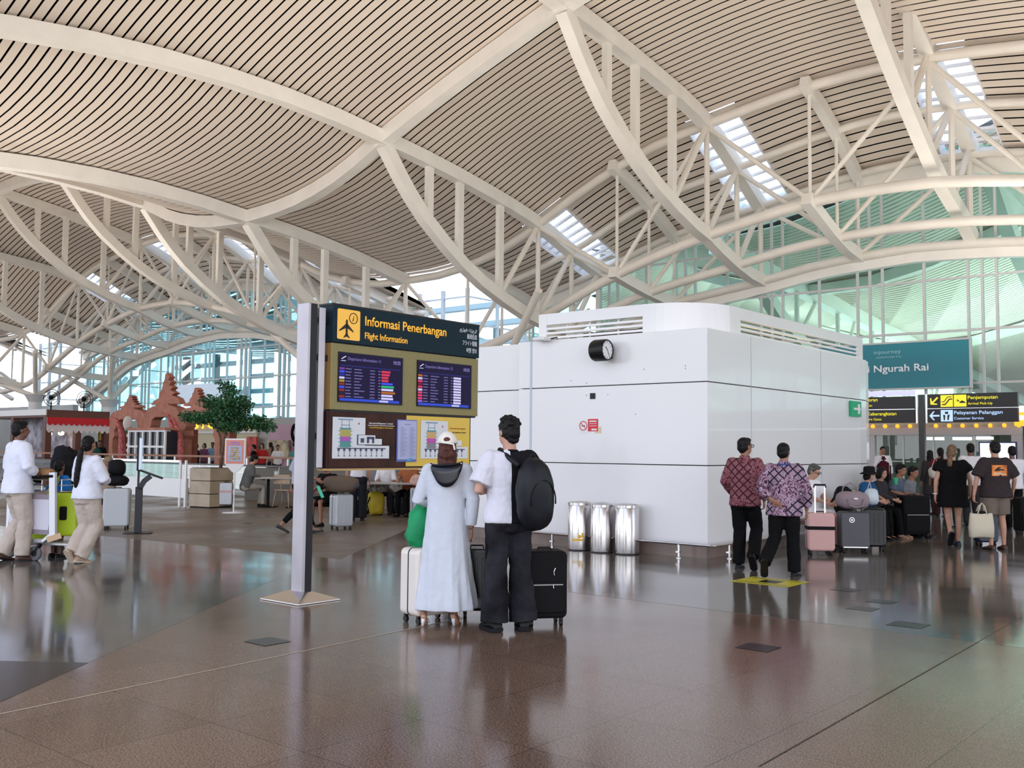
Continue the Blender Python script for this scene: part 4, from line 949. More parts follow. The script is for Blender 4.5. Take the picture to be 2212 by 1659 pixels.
tt_.scale=(.92,.92,.82); ck_=G(2125,1178); suitcase('small navy cabin case rolling behind the tote bag',Vector((DY(2128,1100,16.5).x,16.5,0)),R(5),.34,.2,.50,mat('navy shell',(.02,.025,.06),.4),extra='plain')
# ---- luggage trolley
tp=G(100,1216)+Vector((-.27,0,0))
t=tag(empty('luggage_trolley',tp+Vector((.0,.25,0)),R(-14)),'steel airport luggage trolley with white panel and dark wheels, pushed by the man at left','trolley')
m_al=mat('trolley alloy',(.62,.62,.66),.35,.5); m_pan=mat('trolley panel',(.60,.58,.66),.45)
m=MB(); m.prism([(-.42,.42),(.20,.40),(.26,.80),(-.36,.80)],(0,-.02,0),X,Z,Y,.03); m.build('advert_panel',m_pan,t)
m=MB(); m.prism([(-.40,.80),(.28,.80),(.28,.86),(-.40,.86)],(0,-.03,0),X,Z,Y,.05); m.prism([(-.42,.36),(.22,.34),(.22,.40),(-.42,.42)],(0,-.03,0),X,Z,Y,.05); m.build('panel_edge',mat('mauve edge',(.25,.2,.24),.5),t)
m=MB(); m.sweep([(.29,-.03,.30),(.27,-.03,.75),(.25,-.03,1.15)],.05,.09,up=X); m.build('upright',m_al,t,bevel=.006)
for q in ((-.30,-.03),): m=MB(); m.sweep([(-.42,.0,.30),(-.42,0,1.05)],.04,.05,up=X); m.build('upright',m_al,t)
m=MB(); m.tube([(-.5,-.05,1.06),(-.1,-.05,1.08),(.27,-.05,1.10)],.02,8); m.build('push_bar',m_blackm,t,smooth=True)
m=MB(); 
for z in (.90,.98,1.05): m.tube([(-.2,.02,z),(.35,.02,z),(.38,.3,z),(-.2,.3,z),(-.2,.02,z)],.009,6)
for x in (-.1,.05,.2,.35): m.tube([(x,.02,.9),(x,.02,1.06)],.006,5)
m.build('basket',m_ss,t)
m=MB(); m.sweep([(.28,.0,.36),(.15,0,.26),(-.3,.1,.24)],.1,.05); m.bb(-.55,.5,.1,.55,.19,.23); m.build('deck',m_al,t,bevel=.01)
for wx,wy,wr in ((.02,-.02,.095),(.02,.42,.095),(.42,.2,.07),(-.55,.2,.07)):
    m=MB(); c=Vector((wx,wy,wr)); n=20
    m.rings([[c+Vector((r_*math.cos(2*pi*k/n),dy,r_*math.sin(2*pi*k/n))) for k in range(n)] for r_,dy in ((wr*.45,-.022),(wr*.9,-.022),(wr,-.012),(wr,.012),(wr*.9,.022),(wr*.45,.022))]); w_=m.build('wheel',mat('wheel grey',(.11,.11,.12),.5),t,smooth=True,autos=True)
    m=MB(); m.rings([[c+Vector((wr*.42*math.cos(2*pi*k/n),dy,wr*.42*math.sin(2*pi*k/n))) for k in range(n)] for dy in (-.027,.027)]); m.build('hub',m_black,w_)
    m=MB(); m.sweep([c+Vector((0,0,0)),c+Vector((.07,0,.12))],.03,.06,up=Y); m.build('caster_fork',m_black,t)
tr=Matrix.Rotation(R(-14),3,'Z')
lc=tp+tr@Vector((.12,.60,0)); lc.z=.235
sl=suitcase('lime green hard suitcase with black grips loaded upright on the luggage trolley',lc,R(-14+20),.34,.27,.64,m_lime,extra='plain')
m=MB(); m.prism(rrect2(-.045,.045,.28,.46,.02),(-.0,-.152,0),X,Z,Y,.02); m.build('side_grip',m_blackm,sl); m=MB(); m.bb(.165,.182,-.03,.03,.25,.5); m.build('side_grip',m_blackm,sl)
l2=tp+tr@Vector((-.28,.62,0)); l2.z=.235
m=MB(); m.bb(-.25,.18,-.14,.14,0,.20); o=m.build('lime_case',m_lime,None,bevel=.04,seg=3); o.location=l2; o.rotation_euler=(0,0,R(-14)); tag(o,'lime green case lying flat low on the luggage trolley','suitcase')
bag('black_bag','black soft bags piled in the trolley basket','bag',tp+tr@Vector((-.12,.42,0))+Vector((0,0,1.0)),(.18,.12,.10),m_bl,disp=.03)
bag('brown_bag','small tan bag on the trolley basket rim','bag',tp+tr@Vector((.02,.30,0))+Vector((0,0,1.06)),(.10,.08,.07),mat('tan leather',(.32,.16,.06),.5),disp=.02)
bag('travel_pile','tall pile of dark coats and bags on the trolley between the man and the boy','bag',tp+tr@Vector((-.20,.95,0))+Vector((0,0,.80)),(.17,.16,.34),mat('charcoal cloth',(.012,.012,.014),.8,nz=(7,.6),spec=.15),disp=.05)
# ---- luggage tag
m=MB(); m.obb(tp+Vector((.30,.12,.31)),Vector((.09,.0,.03)),Vector((0,.003,0)),Vector((-.012,0,.035))); tag(m.build('luggage_tag',mat('kraft',(.55,.38,.22),.6)),'tan paper luggage tag hanging on the trolley upright','luggage tag')
# ---- digital stand at left
q=G(300,1152)
t=tag(empty('info_terminal',q),'black bent self-service stand with sloping tray and upright edge-on screen','terminal'); t.rotation_euler=(0,0,R(17))
m=MB(); m.sweep([(-.02,0,.01),(-.02,0,.80)],.10,.12,up=X); m.build('column',mat('stand black',(.016,.018,.024),.4),t,bevel=.008)
m=MB(); m.sweep([(-.02,0,.76),(.06,0,.90),(.16,0,.985)],.10,.09,up=X); m.build('arm',mat('stand black',(0,0,0)),t)
m=MB(); m.obb((.16,0,1.02),Vector((.20,0,-.075)),Vector((0,.16,0)),Vector((.004,0,.012))); m.build('sloping_tray',m_black,t)
m=MB(); m.bb(-.06,-.03,-.22,.22,1.08,1.66); m.build('screen_casing',m_black,t); m=MB(); m.bb(-.03,-.0,-.2,.2,1.1,1.64); m.build('display',mat('stand screen',(.55,.65,.85),.4,emit=((.6,.75,1),.5)),t)
m=MB(); m.bb(-.055,-.02,-.03,.03,.78,1.1); m.build('screen_neck',mat('stand black',(0,0,0)),t)
m=MB(); m.prism(rrect2(-.26,.22,-.22,.22,.1),(0,0,.002),X,Y,Z,.014); m.build('base',m_black,t)
# ---- poster stand
q=G(504,1108)
t=tag(empty('poster_stand',q),'white shield-shaped poster stand with a pink and blue food poster on a thin pole','poster stand')
w=.235; zt=1.70; zb2=1.12
m=MB(); m.prism([(-w,zt),(-w,zb2),(-.05,zb2-.2),(.05,zb2-.2),(w,zb2),(w,zt)],(0,0,0),X,Z,Y,.03); m.build('board',m_white,t,bevel=.004)
m=MB(); m.bb(-w+.03,w-.03,-.004,0,zb2,zt-.035); pz=m.build('poster',mat('poster coral',(.72,.28,.22),.5),t)
m=MB(); m.bb(-w+.08,w-.08,-.008,-.004,zb2+.06,zt-.17); m.build('poster_picture',mat('poster sky',(.40,.50,.78),.5),pz)
m=MB(); m.bb(-.10,.10,-.007,-.004,zt-.105,zt-.075); m.build('headline',mat('poster purple',(.35,.2,.5),.5),pz); m=MB(); m.bb(-.12,.12,-.007,-.004,zt-.145,zt-.125); m.build('headline',mat('poster purple',(0,0,0)),pz)
m=MB()
for i in range(6): m.bb(-.13+.012*(i%2)+.012*(i//2),.13-.010*(i%3)-.012*(i//2),-.012,-.008,zb2+.09+.05*i,zb2+.128+.05*i)
m.build('food_layers',mat('food tan',(.45,.32,.18),.6,nz=(25,.6)),pz)
m=MB(); m.tube([(0,.02,.02),(0,.02,.95)],.018,10); m.lathe([(.026,.42),(.026,.52)],(0,.02,0),12); m.build('pole',m_white,t,smooth=True,autos=True)
m=MB(); m.lathe([(.26,.001),(.26,.008),(.1,.02),(.02,.03)],(0,.02,0),28); m.build('base',m_white,t,smooth=True)
# ---- planter + tree
q=Vector((DY(458,1000,25.0).x,25.0,0))
t=tag(empty('wooden_planter',q,AZ+R(8)),'tall stacked light wood planter box by the cafe holding a leafy tree','planter')
mwd=mat('pale plywood',(.42,.34,.25),.5,nz=(3,.15))
for i in range(3):
    m=MB(); m.bb(-.37,.37,-.37,.37,.03+.32*i,.03+.32*i+.305); m.build('tier',mwd,t,bevel=.006)
m=MB(); m.bb(-.35,.35,-.35,.35,0.001,.97); m.build('core',m_blackm,t)
m=MB(); m.bb(-.33,.33,-.33,.33,.97,.985); m.build('soil',mat('soil',(.04,.025,.015),.9),t)
tt=tag(empty('potted_tree',q+Vector((.22,.0,.98))),'leafy green ficus tree with wide crown growing from the wooden planter','tree')
m=MB(); m.tube([(0,0,0),(.03,.02,.5),(0.10,0,1.0),(.05,0,1.3)],[.045,.04,.035,.03],8); m.tube([(.0,0,.35),(-.05,.04,.8),(-.25,.1,1.2)],[.03,.026,.02],8); m.tube([(.1,0,.95),(.45,.1,1.25),(.9,.1,1.2)],[.025,.02,.012],7); m.tube([(.05,0,1.2),(.1,0,1.7),(.15,0,2.0)],[.025,.015,.008],7); m.build('trunk',mat('bark',(.16,.09,.06),.8,nz=(20,.4)),tt,smooth=True)
def leaves(cl,n,size,name,mt,par,seed):
    rg_=random.Random(seed); m=MB()
    for i in range(n):
        c,r=rg_.choices(cl,weights=[k[1][0]*k[1][1]*k[1][2] for k in cl])[0]
        while 1:
            d=Vector((rg_.uniform(-1,1),rg_.uniform(-1,1),rg_.uniform(-1,1)))
            if d.length<1: break
        d=d*(.6+.4*rg_.random())
        p=Vector(c)+Vector((d.x*r[0],d.y*r[1],d.z*r[2]))
        a=Vector((rg_.gauss(0,1),rg_.gauss(0,1),rg_.gauss(-.3,.6))).normalized(); b=a.orthogonal().normalized(); b=Matrix.Rotation(rg_.random()*6.28,3,a)@b
        L=size*rg_.uniform(.7,1.3); w=L*.28; nrm=a.cross(b)
        m.add([p,p+a*L*.45+b*w+nrm*.006,p+a*L,p+a*L*.45-b*w+nrm*.006],[(0,1,2,3)])
    return m.build(name,mt,par)
mlf=mat('leaf green',(.030,.115,.042),.45,nz=(3,.5))
leaves([((.1,0,1.45),(.60,.5,.42)),((-.50,0,1.25),(.55,.4,.20)),((-.85,0,1.30),(.28,.3,.13)),((.75,0,1.15),(.60,.4,.26)),((.15,0,1.95),(.25,.25,.32)),((-.3,0,1.65),(.35,.3,.22)),((.45,0,1.6),(.4,.3,.3)),((1.15,0,1.05),(.25,.25,.18)),((-.05,0,2.1),(.12,.12,.2)),((.2,.0,1.05),(.5,.4,.2))],6400,.085,'foliage',mlf,tt,5)
# ---- glass fence panel with white base, in front of the atrium
t=tag(empty('glass_fence'),'white framed glass fence with solid white lower panels left of the planter','fence')
FA=13.9
def fbx(m,b0,b1,z0,z1,a0=FA,a1=FA+.04): m.obb(AB((a0+a1)/2,(b0+b1)/2,(z0+z1)/2),U*((a1-a0)/2),V*(abs(b1-b0)/2),Z*((z1-z0)/2))
m=MB(); fbx(m,22.3,28.6,.22,.70,FA+.02,FA+.10); m.build('white_panel',m_white,t)
for q in (22.3,22.55,24.6,26.6,28.6): m=MB(); fbx(m,q-.035,q+.035,0,1.16); m.build('post',m_white,t)
m=MB(); fbx(m,22.5,28.6,1.10,1.16); m.build('top_rail',m_ss,t)
m=MB(); m.quad(AB(FA+.02,22.5,.70),AB(FA+.02,28.6,.70),AB(FA+.02,28.6,1.1),AB(FA+.02,22.5,1.1)); m.build('glass_pane',m_rail,t)
# ---- brown handrail balustrade round the atrium
t=tag(empty('balustrade'),'long glass balustrade with brown wooden handrail and steel mid rail behind the cafe','balustrade')
BA2=17.6; m_br=mat('handrail brown',(.30,.12,.06),.4)
m=MB(); m.sweep([AB(BA2,17,1.21),AB(BA2,47,1.21)],.10,.06); m.build('handrail',m_br,t)
m=MB(); m.sweep([AB(BA2,17,.96),AB(BA2,47,.96)],.05,.05); m.build('mid_rail',mat('rail dark',(.10,.09,.09),.4),t)
for i in range(16):
    m=MB(); m.sweep([AB(BA2+.03,17.2+1.95*i,0),AB(BA2+.03,17.2+1.95*i,1.18)],.05,.05,up=U); m.build('post',m_ss,t)
m=MB(); m.quad(AB(BA2,17,.08),AB(BA2,47,.08),AB(BA2,47,.95),AB(BA2,17,.95)); m.build('glass_pane',m_rail,t)
m=MB(); fbx(m,13,24.4,0.0,.92,17.15,17.35); tag(m.build('planter_wall',mat('taupe wall',(.16,.14,.12),.7)),'low taupe partition wall behind the cafe tables','partition')
# ---- Balinese style brick gate
t=tag(empty('carved_gate'),'reddish brown Balinese style gate with three stepped arches and flame spires','gate')
m_gt=mat('terracotta',(.42,.17,.115),.7,nz=(4,.18),bump=(18,.3,.01)); m_gd=mat('terracotta inner',(.22,.055,.03),.7,nz=(5,.2))
GA=19.3
bL=ONA(236,930,GA)[0]; b2=ONA(312,930,GA)[0]; b3=ONA(385,930,GA)[0]; b4=ONA(475,930,GA)[0]
zs=lambda y,x=330: ONA(x,y,GA)[1]
def arch(b0,b1,ztop,zsh,zarch):
    # b0 left (larger b), b1 right. local u: 0..w to the right
    w=b0-b1; o=AB(GA,b0,0); ex=-V
    pier=.11*w; cap=.12*w
    outer=[(0,0),(0,zsh-.25),(.0-.02*w,zsh-.1),(.08*w,zsh+.32*(ztop-zsh)),(.22*w,zsh+.62*(ztop-zsh)),(.30*w,zsh+.66*(ztop-zsh)),(.33*w,ztop),(.67*w,ztop),(.70*w,zsh+.66*(ztop-zsh)),(.78*w,zsh+.62*(ztop-zsh)),(.92*w,zsh+.32*(ztop-zsh)),(1.02*w,zsh-.1),(w,zsh-.25),(w,0)]
    inner=[(w-pier,0),(w-pier,zarch-.75),(w-pier-.05*w,zarch-.62),(w-pier-.03*w,zarch-.45),(w-pier-.08*w,zarch-.30),(w-pier-.10*w,zarch-.1),(w-pier-.2*w,zarch),(pier+.2*w,zarch),(pier+.10*w,zarch-.1),(pier+.08*w,zarch-.30),(pier+.03*w,zarch-.45),(pier+.05*w,zarch-.62),(pier,zarch-.75),(pier,0)]
    m=MB(); m.prism(outer+inner,o,ex,Z,U,.38); g=m.build('arch',m_gt,t)
    return o
def spire(bc,z0,h,w):
    o=AB(GA+.08,bc,0); m=MB(); prof=[(-.5,0),(-.42,.12),(-.25,.2),(-.22,.38),(-.13,.5),(-.12,.66),(-.06,.78),(-.04,.95),(0,1.0),(.05,.93),(.12,.86),(.07,.78),(.18,.70),(.10,.62),(.24,.52),(.14,.45),(.32,.34),(.20,.28),(.42,.18),(.5,.05),(.5,0)]
    m.prism([(p[0]*w,z0+p[1]*h) for p in prof],o,-V,Z,U,.22); m.build('spire',m_gt,t)
zsh=zs(893); zap=zs(880); zar=zs(917)
arch(bL,b2,zs(878),zs(893),zs(904)); arch(b2+.0,b3,zs(872),zs(888),zs(901)); arch(b3,b4,zs(878),zs(893),zs(904))
spire((bL+b2)/2,zs(879),zs(850)-zs(879),1.6); spire((b2+b3)/2-.1,zs(874),zs(807)-zs(874),1.9); spire((b3+b4)/2+.4,zs(879),zs(842)-zs(879),1.5)
for bb1 in (bL-.3,b2,b3,b4+.2):
    m=MB(); m.obb(AB(GA+.50,bb1,1.0),U*.20,V*.15,Z*1.1); m.build('pier_core',m_gd,t)
# poles wrapped in red and white
m_rw=mat('red white weave',(.45,.10,.10),.6,nz=(22,.9))
for i,(x,y) in enumerate(((262,955),(375,950),(388,960))):
    b_,z_=ONA(x,y,18.9)
    m=MB(); m.tube([AB(18.9,b_-.1,0.0),AB(18.9,b_-.05,1.2),AB(18.9,b_,z_+.3),AB(18.9,b_+.4,z_+.85),AB(18.9,b_+.8,z_+.95)],[.14,.13,.1,.05,.02],10)
    tag(m.build('ceremonial_pole',m_rw,smooth=True),('red and white woven bamboo pole curving in the left arch','red and white woven bamboo pole bending over before the middle arch','red and white woven pole right of the bent one')[i],'pole','woven ceremonial poles')
b0w=ONA(279,940,18.3)[0]; b1w=ONA(357,940,18.3)[0]; z0w=0.15; z1w=ONA(300,931,18.3)[1]
t=tag(empty('display_case'),'white framed lattice display case with dark panes in front of the gate','display case')
m=MB(); n=5
for i in range(n+1):
    b_=b0w+(b1w-b0w)*i/n; m.obb(AB(18.3,b_,(z0w+z1w)/2),U*.03,V*.035,Z*(z1w-z0w)/2)
for z in (z0w,(z1w+1.15)/2-.1,z1w): m.obb(AB(18.3,(b0w+b1w)/2,z),U*.031,V*((b0w-b1w)/2+.03),Z*.035)
m.build('frame',m_white,t); m=MB(); m.obb(AB(18.55,(b0w+b1w)/2,(z0w+z1w)/2),U*.2,V*((b0w-b1w)/2-.01),Z*((z1w-z0w)/2-.02)); m.build('dark_pane',mat('dark pane',(.02,.025,.035),.15),t)
m=MB(); m.obb(AB(18.5,(b0w+b1w)/2,z1w+.07),U*.28,V*((b0w-b1w)/2+.1),Z*.04); m.build('cornice',m_gt,t)
# round tea sign in the left arch
bb1,zz1=ONA(276,900+14,19.0)
t=tag(empty('hanging_sign'),'small round white and green sign hanging in the left gate arch over stacked notices','sign')
m=MB(); m.ell(AB(19.0,bb1,zz1),(.04,.19,.27),Matrix.Rotation(-AZ*-1,3,'Z')); m.build('disc',m_white,t,smooth=True)
m=MB(); m.obb(AB(19.05,bb1,zz1-.25),U*.02,V*.17,Z*.10); m.build('green_base',mat('sign green',(0,.16,.12),.5),t)
m=MB()
for i,z in enumerate((zz1-.45,zz1-.8,zz1-1.0,zz1-1.2)): m.obb(AB(19.05,bb1,z),U*.015,V*.13,Z*.06)
m.build('notice_slat',m_white,t)
# ---- left shop kiosk with red valance
KX=DY(99,930,39.5); kua,kub=KX.dot(U),KX.dot(V)
t=tag(empty('shop_kiosk'),'brown framed shop kiosk with red and white scalloped valance at far left','shop kiosk')
m_bf=mat('kiosk brown',(.13,.045,.032),.5); zk=2.92
def kb2(m,a0,a1,b0,b1,z0,z1): m.obb(AB((a0+a1)/2,(b0+b1)/2,(z0+z1)/2),U*(abs(a1-a0)/2),V*(abs(b1-b0)/2),Z*((z1-z0)/2))
kR=ONB(237,900,kub)[0]
m=MB(); kb2(m,kua,kR,kub,kub+6,zk-.30,zk); m.build('roof_beam',m_bf,t)
m=MB(); kb2(m,kua-.04,kua,kub-.02,kub+7.5,zk-.22,zk+.02); m.build('white_fascia',m_white,t)
for a,b in ((kua+.1,kub+.1),(kua+.1,kub+3.0),(kua+.1,kub+6),((kua+kR)/2,kub+.1),(kR-.1,kub+.1)):
    m=MB(); kb2(m,a-.12,a+.12,b-.12,b+.12,0,zk-.3); m.build('post',m_bf,t)
m=MB(); kb2(m,kua,kR,kub,kub+6,0,1.0); m.build('counter',m_bf,t)
m=MB(); kb2(m,kua+1.2,kua+1.3,kub+.2,kub+5.8,1.0,zk-.3); m.build('menu_wall',mat('menu photos',(.32,.30,.36),.4,nz=(2.5,.9)),t)
m=MB(); kb2(m,kua+1.3,kR,kub+3.4,kub+3.5,1.0,zk-.3); m.build('back_wall',mat('kiosk back',(.30,.38,.36),.5,nz=(1.2,.3)),t)
for side in (0,1):
    pass
rv=MB(); wv=MB(); n=12; Lk=kR-kua
for i in range(n):
    a0=kua+Lk*i/n; a1=kua+Lk*(i+1)/n; pts=lambda z,dz:[(a0,zk-.3),(a1,zk-.3),(a1,z)]+[(a1+(a0-a1)*j/5,z-dz*math.sin(pi*j/5)) for j in range(1,5)]+[(a0,z)]
    rv.prism(pts(zk-.52,.10),AB(0,kub-.10,0),U,Z,V,.03); wv.prism(pts(zk-.80,.12),AB(0,kub-.06,0),U,Z,V,.02)
rv.build('red_valance',mat('valance red',(.62,.01,.02),.6),t); wv.build('white_valance',mat('valance white',(.75,.68,.70),.6),t)
m=MB(); kb2(m,kua+3.0,kua+3.6,kub+1.5,kub+1.6,.9,zk-.5); m.build('yellow_banner',mat('banner yellow',(.50,.42,.03),.5),t)
for i,(x,y) in enumerate(((102,925),(113,925),(106,937),(132,936))):
    a_,z_=ONB(x,y,kub+.4); m=MB(); m.ell(AB(a_,kub+.4,z_),(.12,.12,.09)); tag(m.build('pendant_lamp',mat('warm lamp',(1,.8,.5),.4,emit=((1,.72,.38),5))),('warm round pendant lamp at the corner of the left kiosk, upper left one','warm pendant lamp at the kiosk corner, upper right one','warm pendant lamp at the kiosk corner, the lower one','warm pendant lamp hanging alone right of the kiosk corner')[i],'lamp','pendant lamps in the left kiosk')
# fans on top of the kiosk
for i,(x,y) in enumerate(((110,885),(181,886))):
    a_,z_=ONB(x,y,kub+.5); t=tag(empty('wall_fan',AB(a_,kub+.5,zk)),('dark round fan on the roof of the left kiosk, near its corner','dark round fan on the roof of the left kiosk, right one')[i],'fan')
    m=MB(); m.tube([(0,0,0),(0,0,.35)],.03,6); m.build('stem',m_blackm,t); m=MB(); n=18
    for r_ in (.34,.24,.12): m.tube([(r_*math.cos(2*pi*k/n),.05,.5+r_*math.sin(2*pi*k/n)) for k in range(n+1)],.012,4)
    for k in range(8): m.tube([(0,.05,.5),(.34*math.cos(pi*k/4),.05,.5+.34*math.sin(pi*k/4))],.006,4)
    m.build('cage',m_blackm,t); m=MB(); m.ell((0,0,.5),(.09,.12,.09)); m.build('motor',m_blackm,t,smooth=True)
# ---- store fronts under the left glass
m=MB(); fbx(m,41,69,0,3.15,33.8,34.3); struct(m.build('wall_left',mat('store wall',(.42,.44,.43),.6)))
t=tag(empty('store_front'),'store front with glowing yellow lettering behind the gate and tree','store')
sL=ONA(436,920,33.6)[0]; sR=ONA(546,920,33.6)[0]
m=MB(); fbx(m,sR-.3,sL+2.5,0,2.35,33.65,33.75); m.build('opening',mat('store inside',(.42,.38,.28),.6,emit=((.9,.8,.55),.10)),t)
m=MB(); fbx(m,sR-.4,sL+2.6,2.3,2.42,33.5,33.75); m.build('lintel',m_white,t)
text('STORE ★',mat('store yellow',(1,.55,.02),.4,emit=((1,.5,.03),1.6)),t,AB(33.62,sL+1.0,2.60),-V,Z,.48,sL+1.0-sR,.03)
pL=ONA(588,920,33.6)[0]; pR=ONA(648,920,33.6)[0]
t=tag(empty('pink_store'),'lilac pink store wall with an oval emblem left of the steel post','store')
m=MB(); fbx(m,pR-3,pL,0,2.75,33.4,33.6); m.build('wall_panel',mat('pink store',(.52,.33,.42),.6,nz=(.5,.15)),t)
m=MB(); m.ell(AB(33.38,ONA(637,935,33.4)[0],ONA(637,935,33.4)[1]),(.05,.26,.5),Matrix.Rotation(AZ,3,'Z')); e_=m.build('oval_emblem',m_bl,t,smooth=True); m=MB(); m.ell(AB(33.33,ONA(637,935,33.4)[0],ONA(637,935,33.4)[1]),(.05,.12,.40),Matrix.Rotation(AZ,3,'Z')); m.build('emblem_figure',m_white,e_,smooth=True)
m=MB(); fbx(m,pL+1.0,pL+1.9,0,2.1,33.3,33.4); m.build('red_display',mat('display red',(.5,.05,.04),.5,nz=(2,.8)),t)
m=MB(); fbx(m,pL-2.0,pL-.1,.9,1.9,33.2,33.3); m.build('poster_panel',mat('display tan',(.45,.38,.25),.5,nz=(2,.6)),t)
# projection screen behind the gate
b0,z0=ONA(374,832,33.0); b1,z1=ONA(478,870,33.0)
m=MB(); fbx(m,b1,b0,z1,z0,33.2,33.3); tag(m.build('projection_screen',mat('pale screen',(.55,.66,.80),.4,emit=((.6,.75,.95),.35))),'large pale blue screen hanging behind the gate spire','screen')
# ---- food stall between the board and the white kiosk
t=tag(empty('food_stall'),'food stall with vertical menu lightboxes between the flight board and the white kiosk','food stall')
FB=lambda x,y,Y: DY(x,y,Y)
def fbox(x0,x1,y0,y1,Y,d,name,mt):
    p=FB(x0,y0,Y); q=FB(x1,y1,Y); m=MB(); m.bb(p.x,q.x,Y,Y+d,q.z,p.z); return m.build(name,mt,t)
m_lb=mat('lightbox',(.8,.8,.85),.4,emit=((.85,.85,1),.9))
for x0,x1,y0,y1 in ((1004,1036,866,936),(1051,1090,878,938)):
    k=fbox(x0,x1,y0,y1,26,.12,'menu_lightbox',m_lb); p=FB(x0+5,y0+8,25.99); q=FB(x1-6,y1-22,25.99); m=MB(); m.bb(p.x,q.x,25.985,25.995,q.z,p.z); m.build('food_picture',mat('menu food',(.65,.42,.22),.5,nz=(9,.8)),k)
for x0 in (1040,1092): fbox(x0,x0+6,862,1000,26.2,.2,'post',m_white)
fbox(1020,1132,858,868,26,.6,'canopy',m_white)
fbox(1000,1135,996,1001,25.2,.8,'counter_top',m_white)
c=FB(1000,1001,25.3); q=FB(1135,1001,25.3); m=MB(); m.bb(c.x,q.x,25.3,25.9,0,c.z-.05); m.build('counter',mat('counter slat',(.05,.055,.065),.5),t)
fbox(1040,1130,880,996,28.5,.1,'back_wall',mat('stall back',(.50,.42,.36),.5,nz=(2.0,.6)))
fbox(1055,1085,940,975,26.4,.1,'red_shelf',mat('shelf red',(.45,.03,.04),.5))
for x0,x1,y0,y1,c in ((1104,1112,872,895,(.6,.3,.3)),(1062,1078,915,940,(.8,.6,.4))): fbox(x0,x1,y0,y1,28.0,.05,'sign_picture',mat('pic%d'%x0,c,.5,nz=(6,.6)))
for i,(x,y) in enumerate(((1112,890),(1120,885),(1114,900))):
    p=FB(x,y,27.5); m=MB(); m.ell(p,(.05,.05,.05)); tag(m.build('pendant_lamp',mat('white lamp',(1,1,1),.4,emit=((1,.95,1),4))),'tiny bright bulb hanging in the food stall','lamp','bulbs in the food stall')
# black wall fan near the board
t=tag(empty('pedestal_fan',DY(1046,860,25)),'black round fan on a bracket right of the flight board','fan')
m=MB(); n=18
for r_ in (.36,.25,.13): m.tube([(r_*.45*math.cos(2*pi*k/n),r_*.8*math.cos(2*pi*k/n),.28+r_*math.sin(2*pi*k/n)) for k in range(n+1)],.014,4)
m.build('cage',m_blackm,t); m=MB(); m.ell((0.06,0,.28),(.12,.1,.1)); m.tube([(.06,0,.28),(.12,0,-.02),(.3,0,-.05)],.03,6); m.build('motor',m_blackm,t,smooth=True)
# ---- cafe furniture
def table(p,w,d,label,h=.75):
    t=tag(empty('cafe_table',p,0),label,'table'); m=MB(); m.bb(-w/2,w/2,-d/2,d/2,h-.03,h); m.build('tabletop',mat('table grey',(.42,.40,.38),.3),t,bevel=.004)
    for sx_ in (-w/2+.25,w/2-.25):
        m=MB(); m.bb(sx_-.03,sx_+.03,-.03,.03,.02,h-.03); m.build('leg',m_blackm,t); m=MB(); m.bb(sx_-.2,sx_+.2,-.25,.25,0,.02); m.build('foot',m_blackm,t)
    return t
table(Vector((DY(610,1031,25.2).x,25.2,0)),1.2,.8,'cafe table left of the steel post with a drink on it')
table(Vector((DY(840,1040,22).x-.1,22.2,0)),1.9,.8,'long cafe table under the flight board')
q=Vector((DY(598,1026,25.0).x,25.0,.75)); t=tag(empty('drinking_glass',q),'clear drinking glass with a straw on the left cafe table','glass')
m=MB(); m.lathe([(.05,0),(.07,.16),(.066,.16),(.046,.01)],(0,0,0),12); m.build('cup',mat('pale glass',(.55,.68,.68),.15),t,smooth=True); m=MB(); m.tube([(0,0,.02),(.06,0,.26)],.007,5); m.build('straw',m_white,t)
mch=mat('chair beech',(.42,.30,.20),.5,nz=(5,.1))
def chair(p,rz,label):
    t=tag(empty('cafe_chair',p,rz),label,'chair','wooden cafe chairs'); m=MB(); m.prism(rrect2(-.23,.23,-.21,.21,.07),(0,0,.43),X,Y,Z,.03); m.build('seat',mch,t,bevel=.008)
    m=MB(); rs=[]
    for i in range(9):
        x=-.24+.06*i; y=.22-.9*(x*x); rs.append([Vector((x,y,.60)),Vector((x,y+.018,.60)),Vector((x,y+.018,.83)),Vector((x,y,.83))])
    m.rings(rs); m.build('backrest',mch,t)
    m=MB(); m.tube([(0,.19,.44),(0,.23,.65)],.018,6); m.build('back_post',mch,t)
    for sx_ in (-1,1):
        for sy_ in (-1,1): m=MB(); m.tube([(sx_*.17,sy_*.15,.44),(sx_*.24,sy_*.21,.0)],[.02,.013],8); m.build('leg',mch,t,smooth=True)
    return t
chair(G(611,1098)+Vector((0,.25,0)),R(160),'wooden cafe chair left of the steel post')
chair(G(860,1100)+Vector((0,.5,0)),R(20),'wooden cafe chair behind the bin bag under the flight board')
# bench along the kiosk right side
t=tag(empty('waiting_bench'),'dark beam bench along the white kiosk on which travellers sit','bench')
m=MB(); m.obb(AB(ka+4.9,kb-.32,.42),U*2.6,V*.22,Z*.03); m.build('seat',mat('bench brown',(.10,.05,.045),.5),t,bevel=.01)
for a in (ka+2.6,ka+4.9,ka+7.2): m=MB(); m.obb(AB(a,kb-.32,.2),U*.03,V*.18,Z*.2); m.build('leg',m_ssd,t)
# floor marking
t=tag(empty('floor_sticker',G(1662,1257),R(-40)),'yellow floor sticker with dark print under the batik-shirted men','floor sticker')
m=MB(); m.bb(-.36,.36,-.30,.30,.003,.0045); fs_=m.build('sheet',mat('sticker yellow',(.55,.50,.02),.4),t)
m=MB(); m.bb(-.32,.32,-.22,-.19,.0046,.0052); m.bb(-.32,.32,.20,.23,.0046,.0052); m.bb(-.10,.14,-.12,.12,.0046,.0052); m.build('print',m_black,fs_)
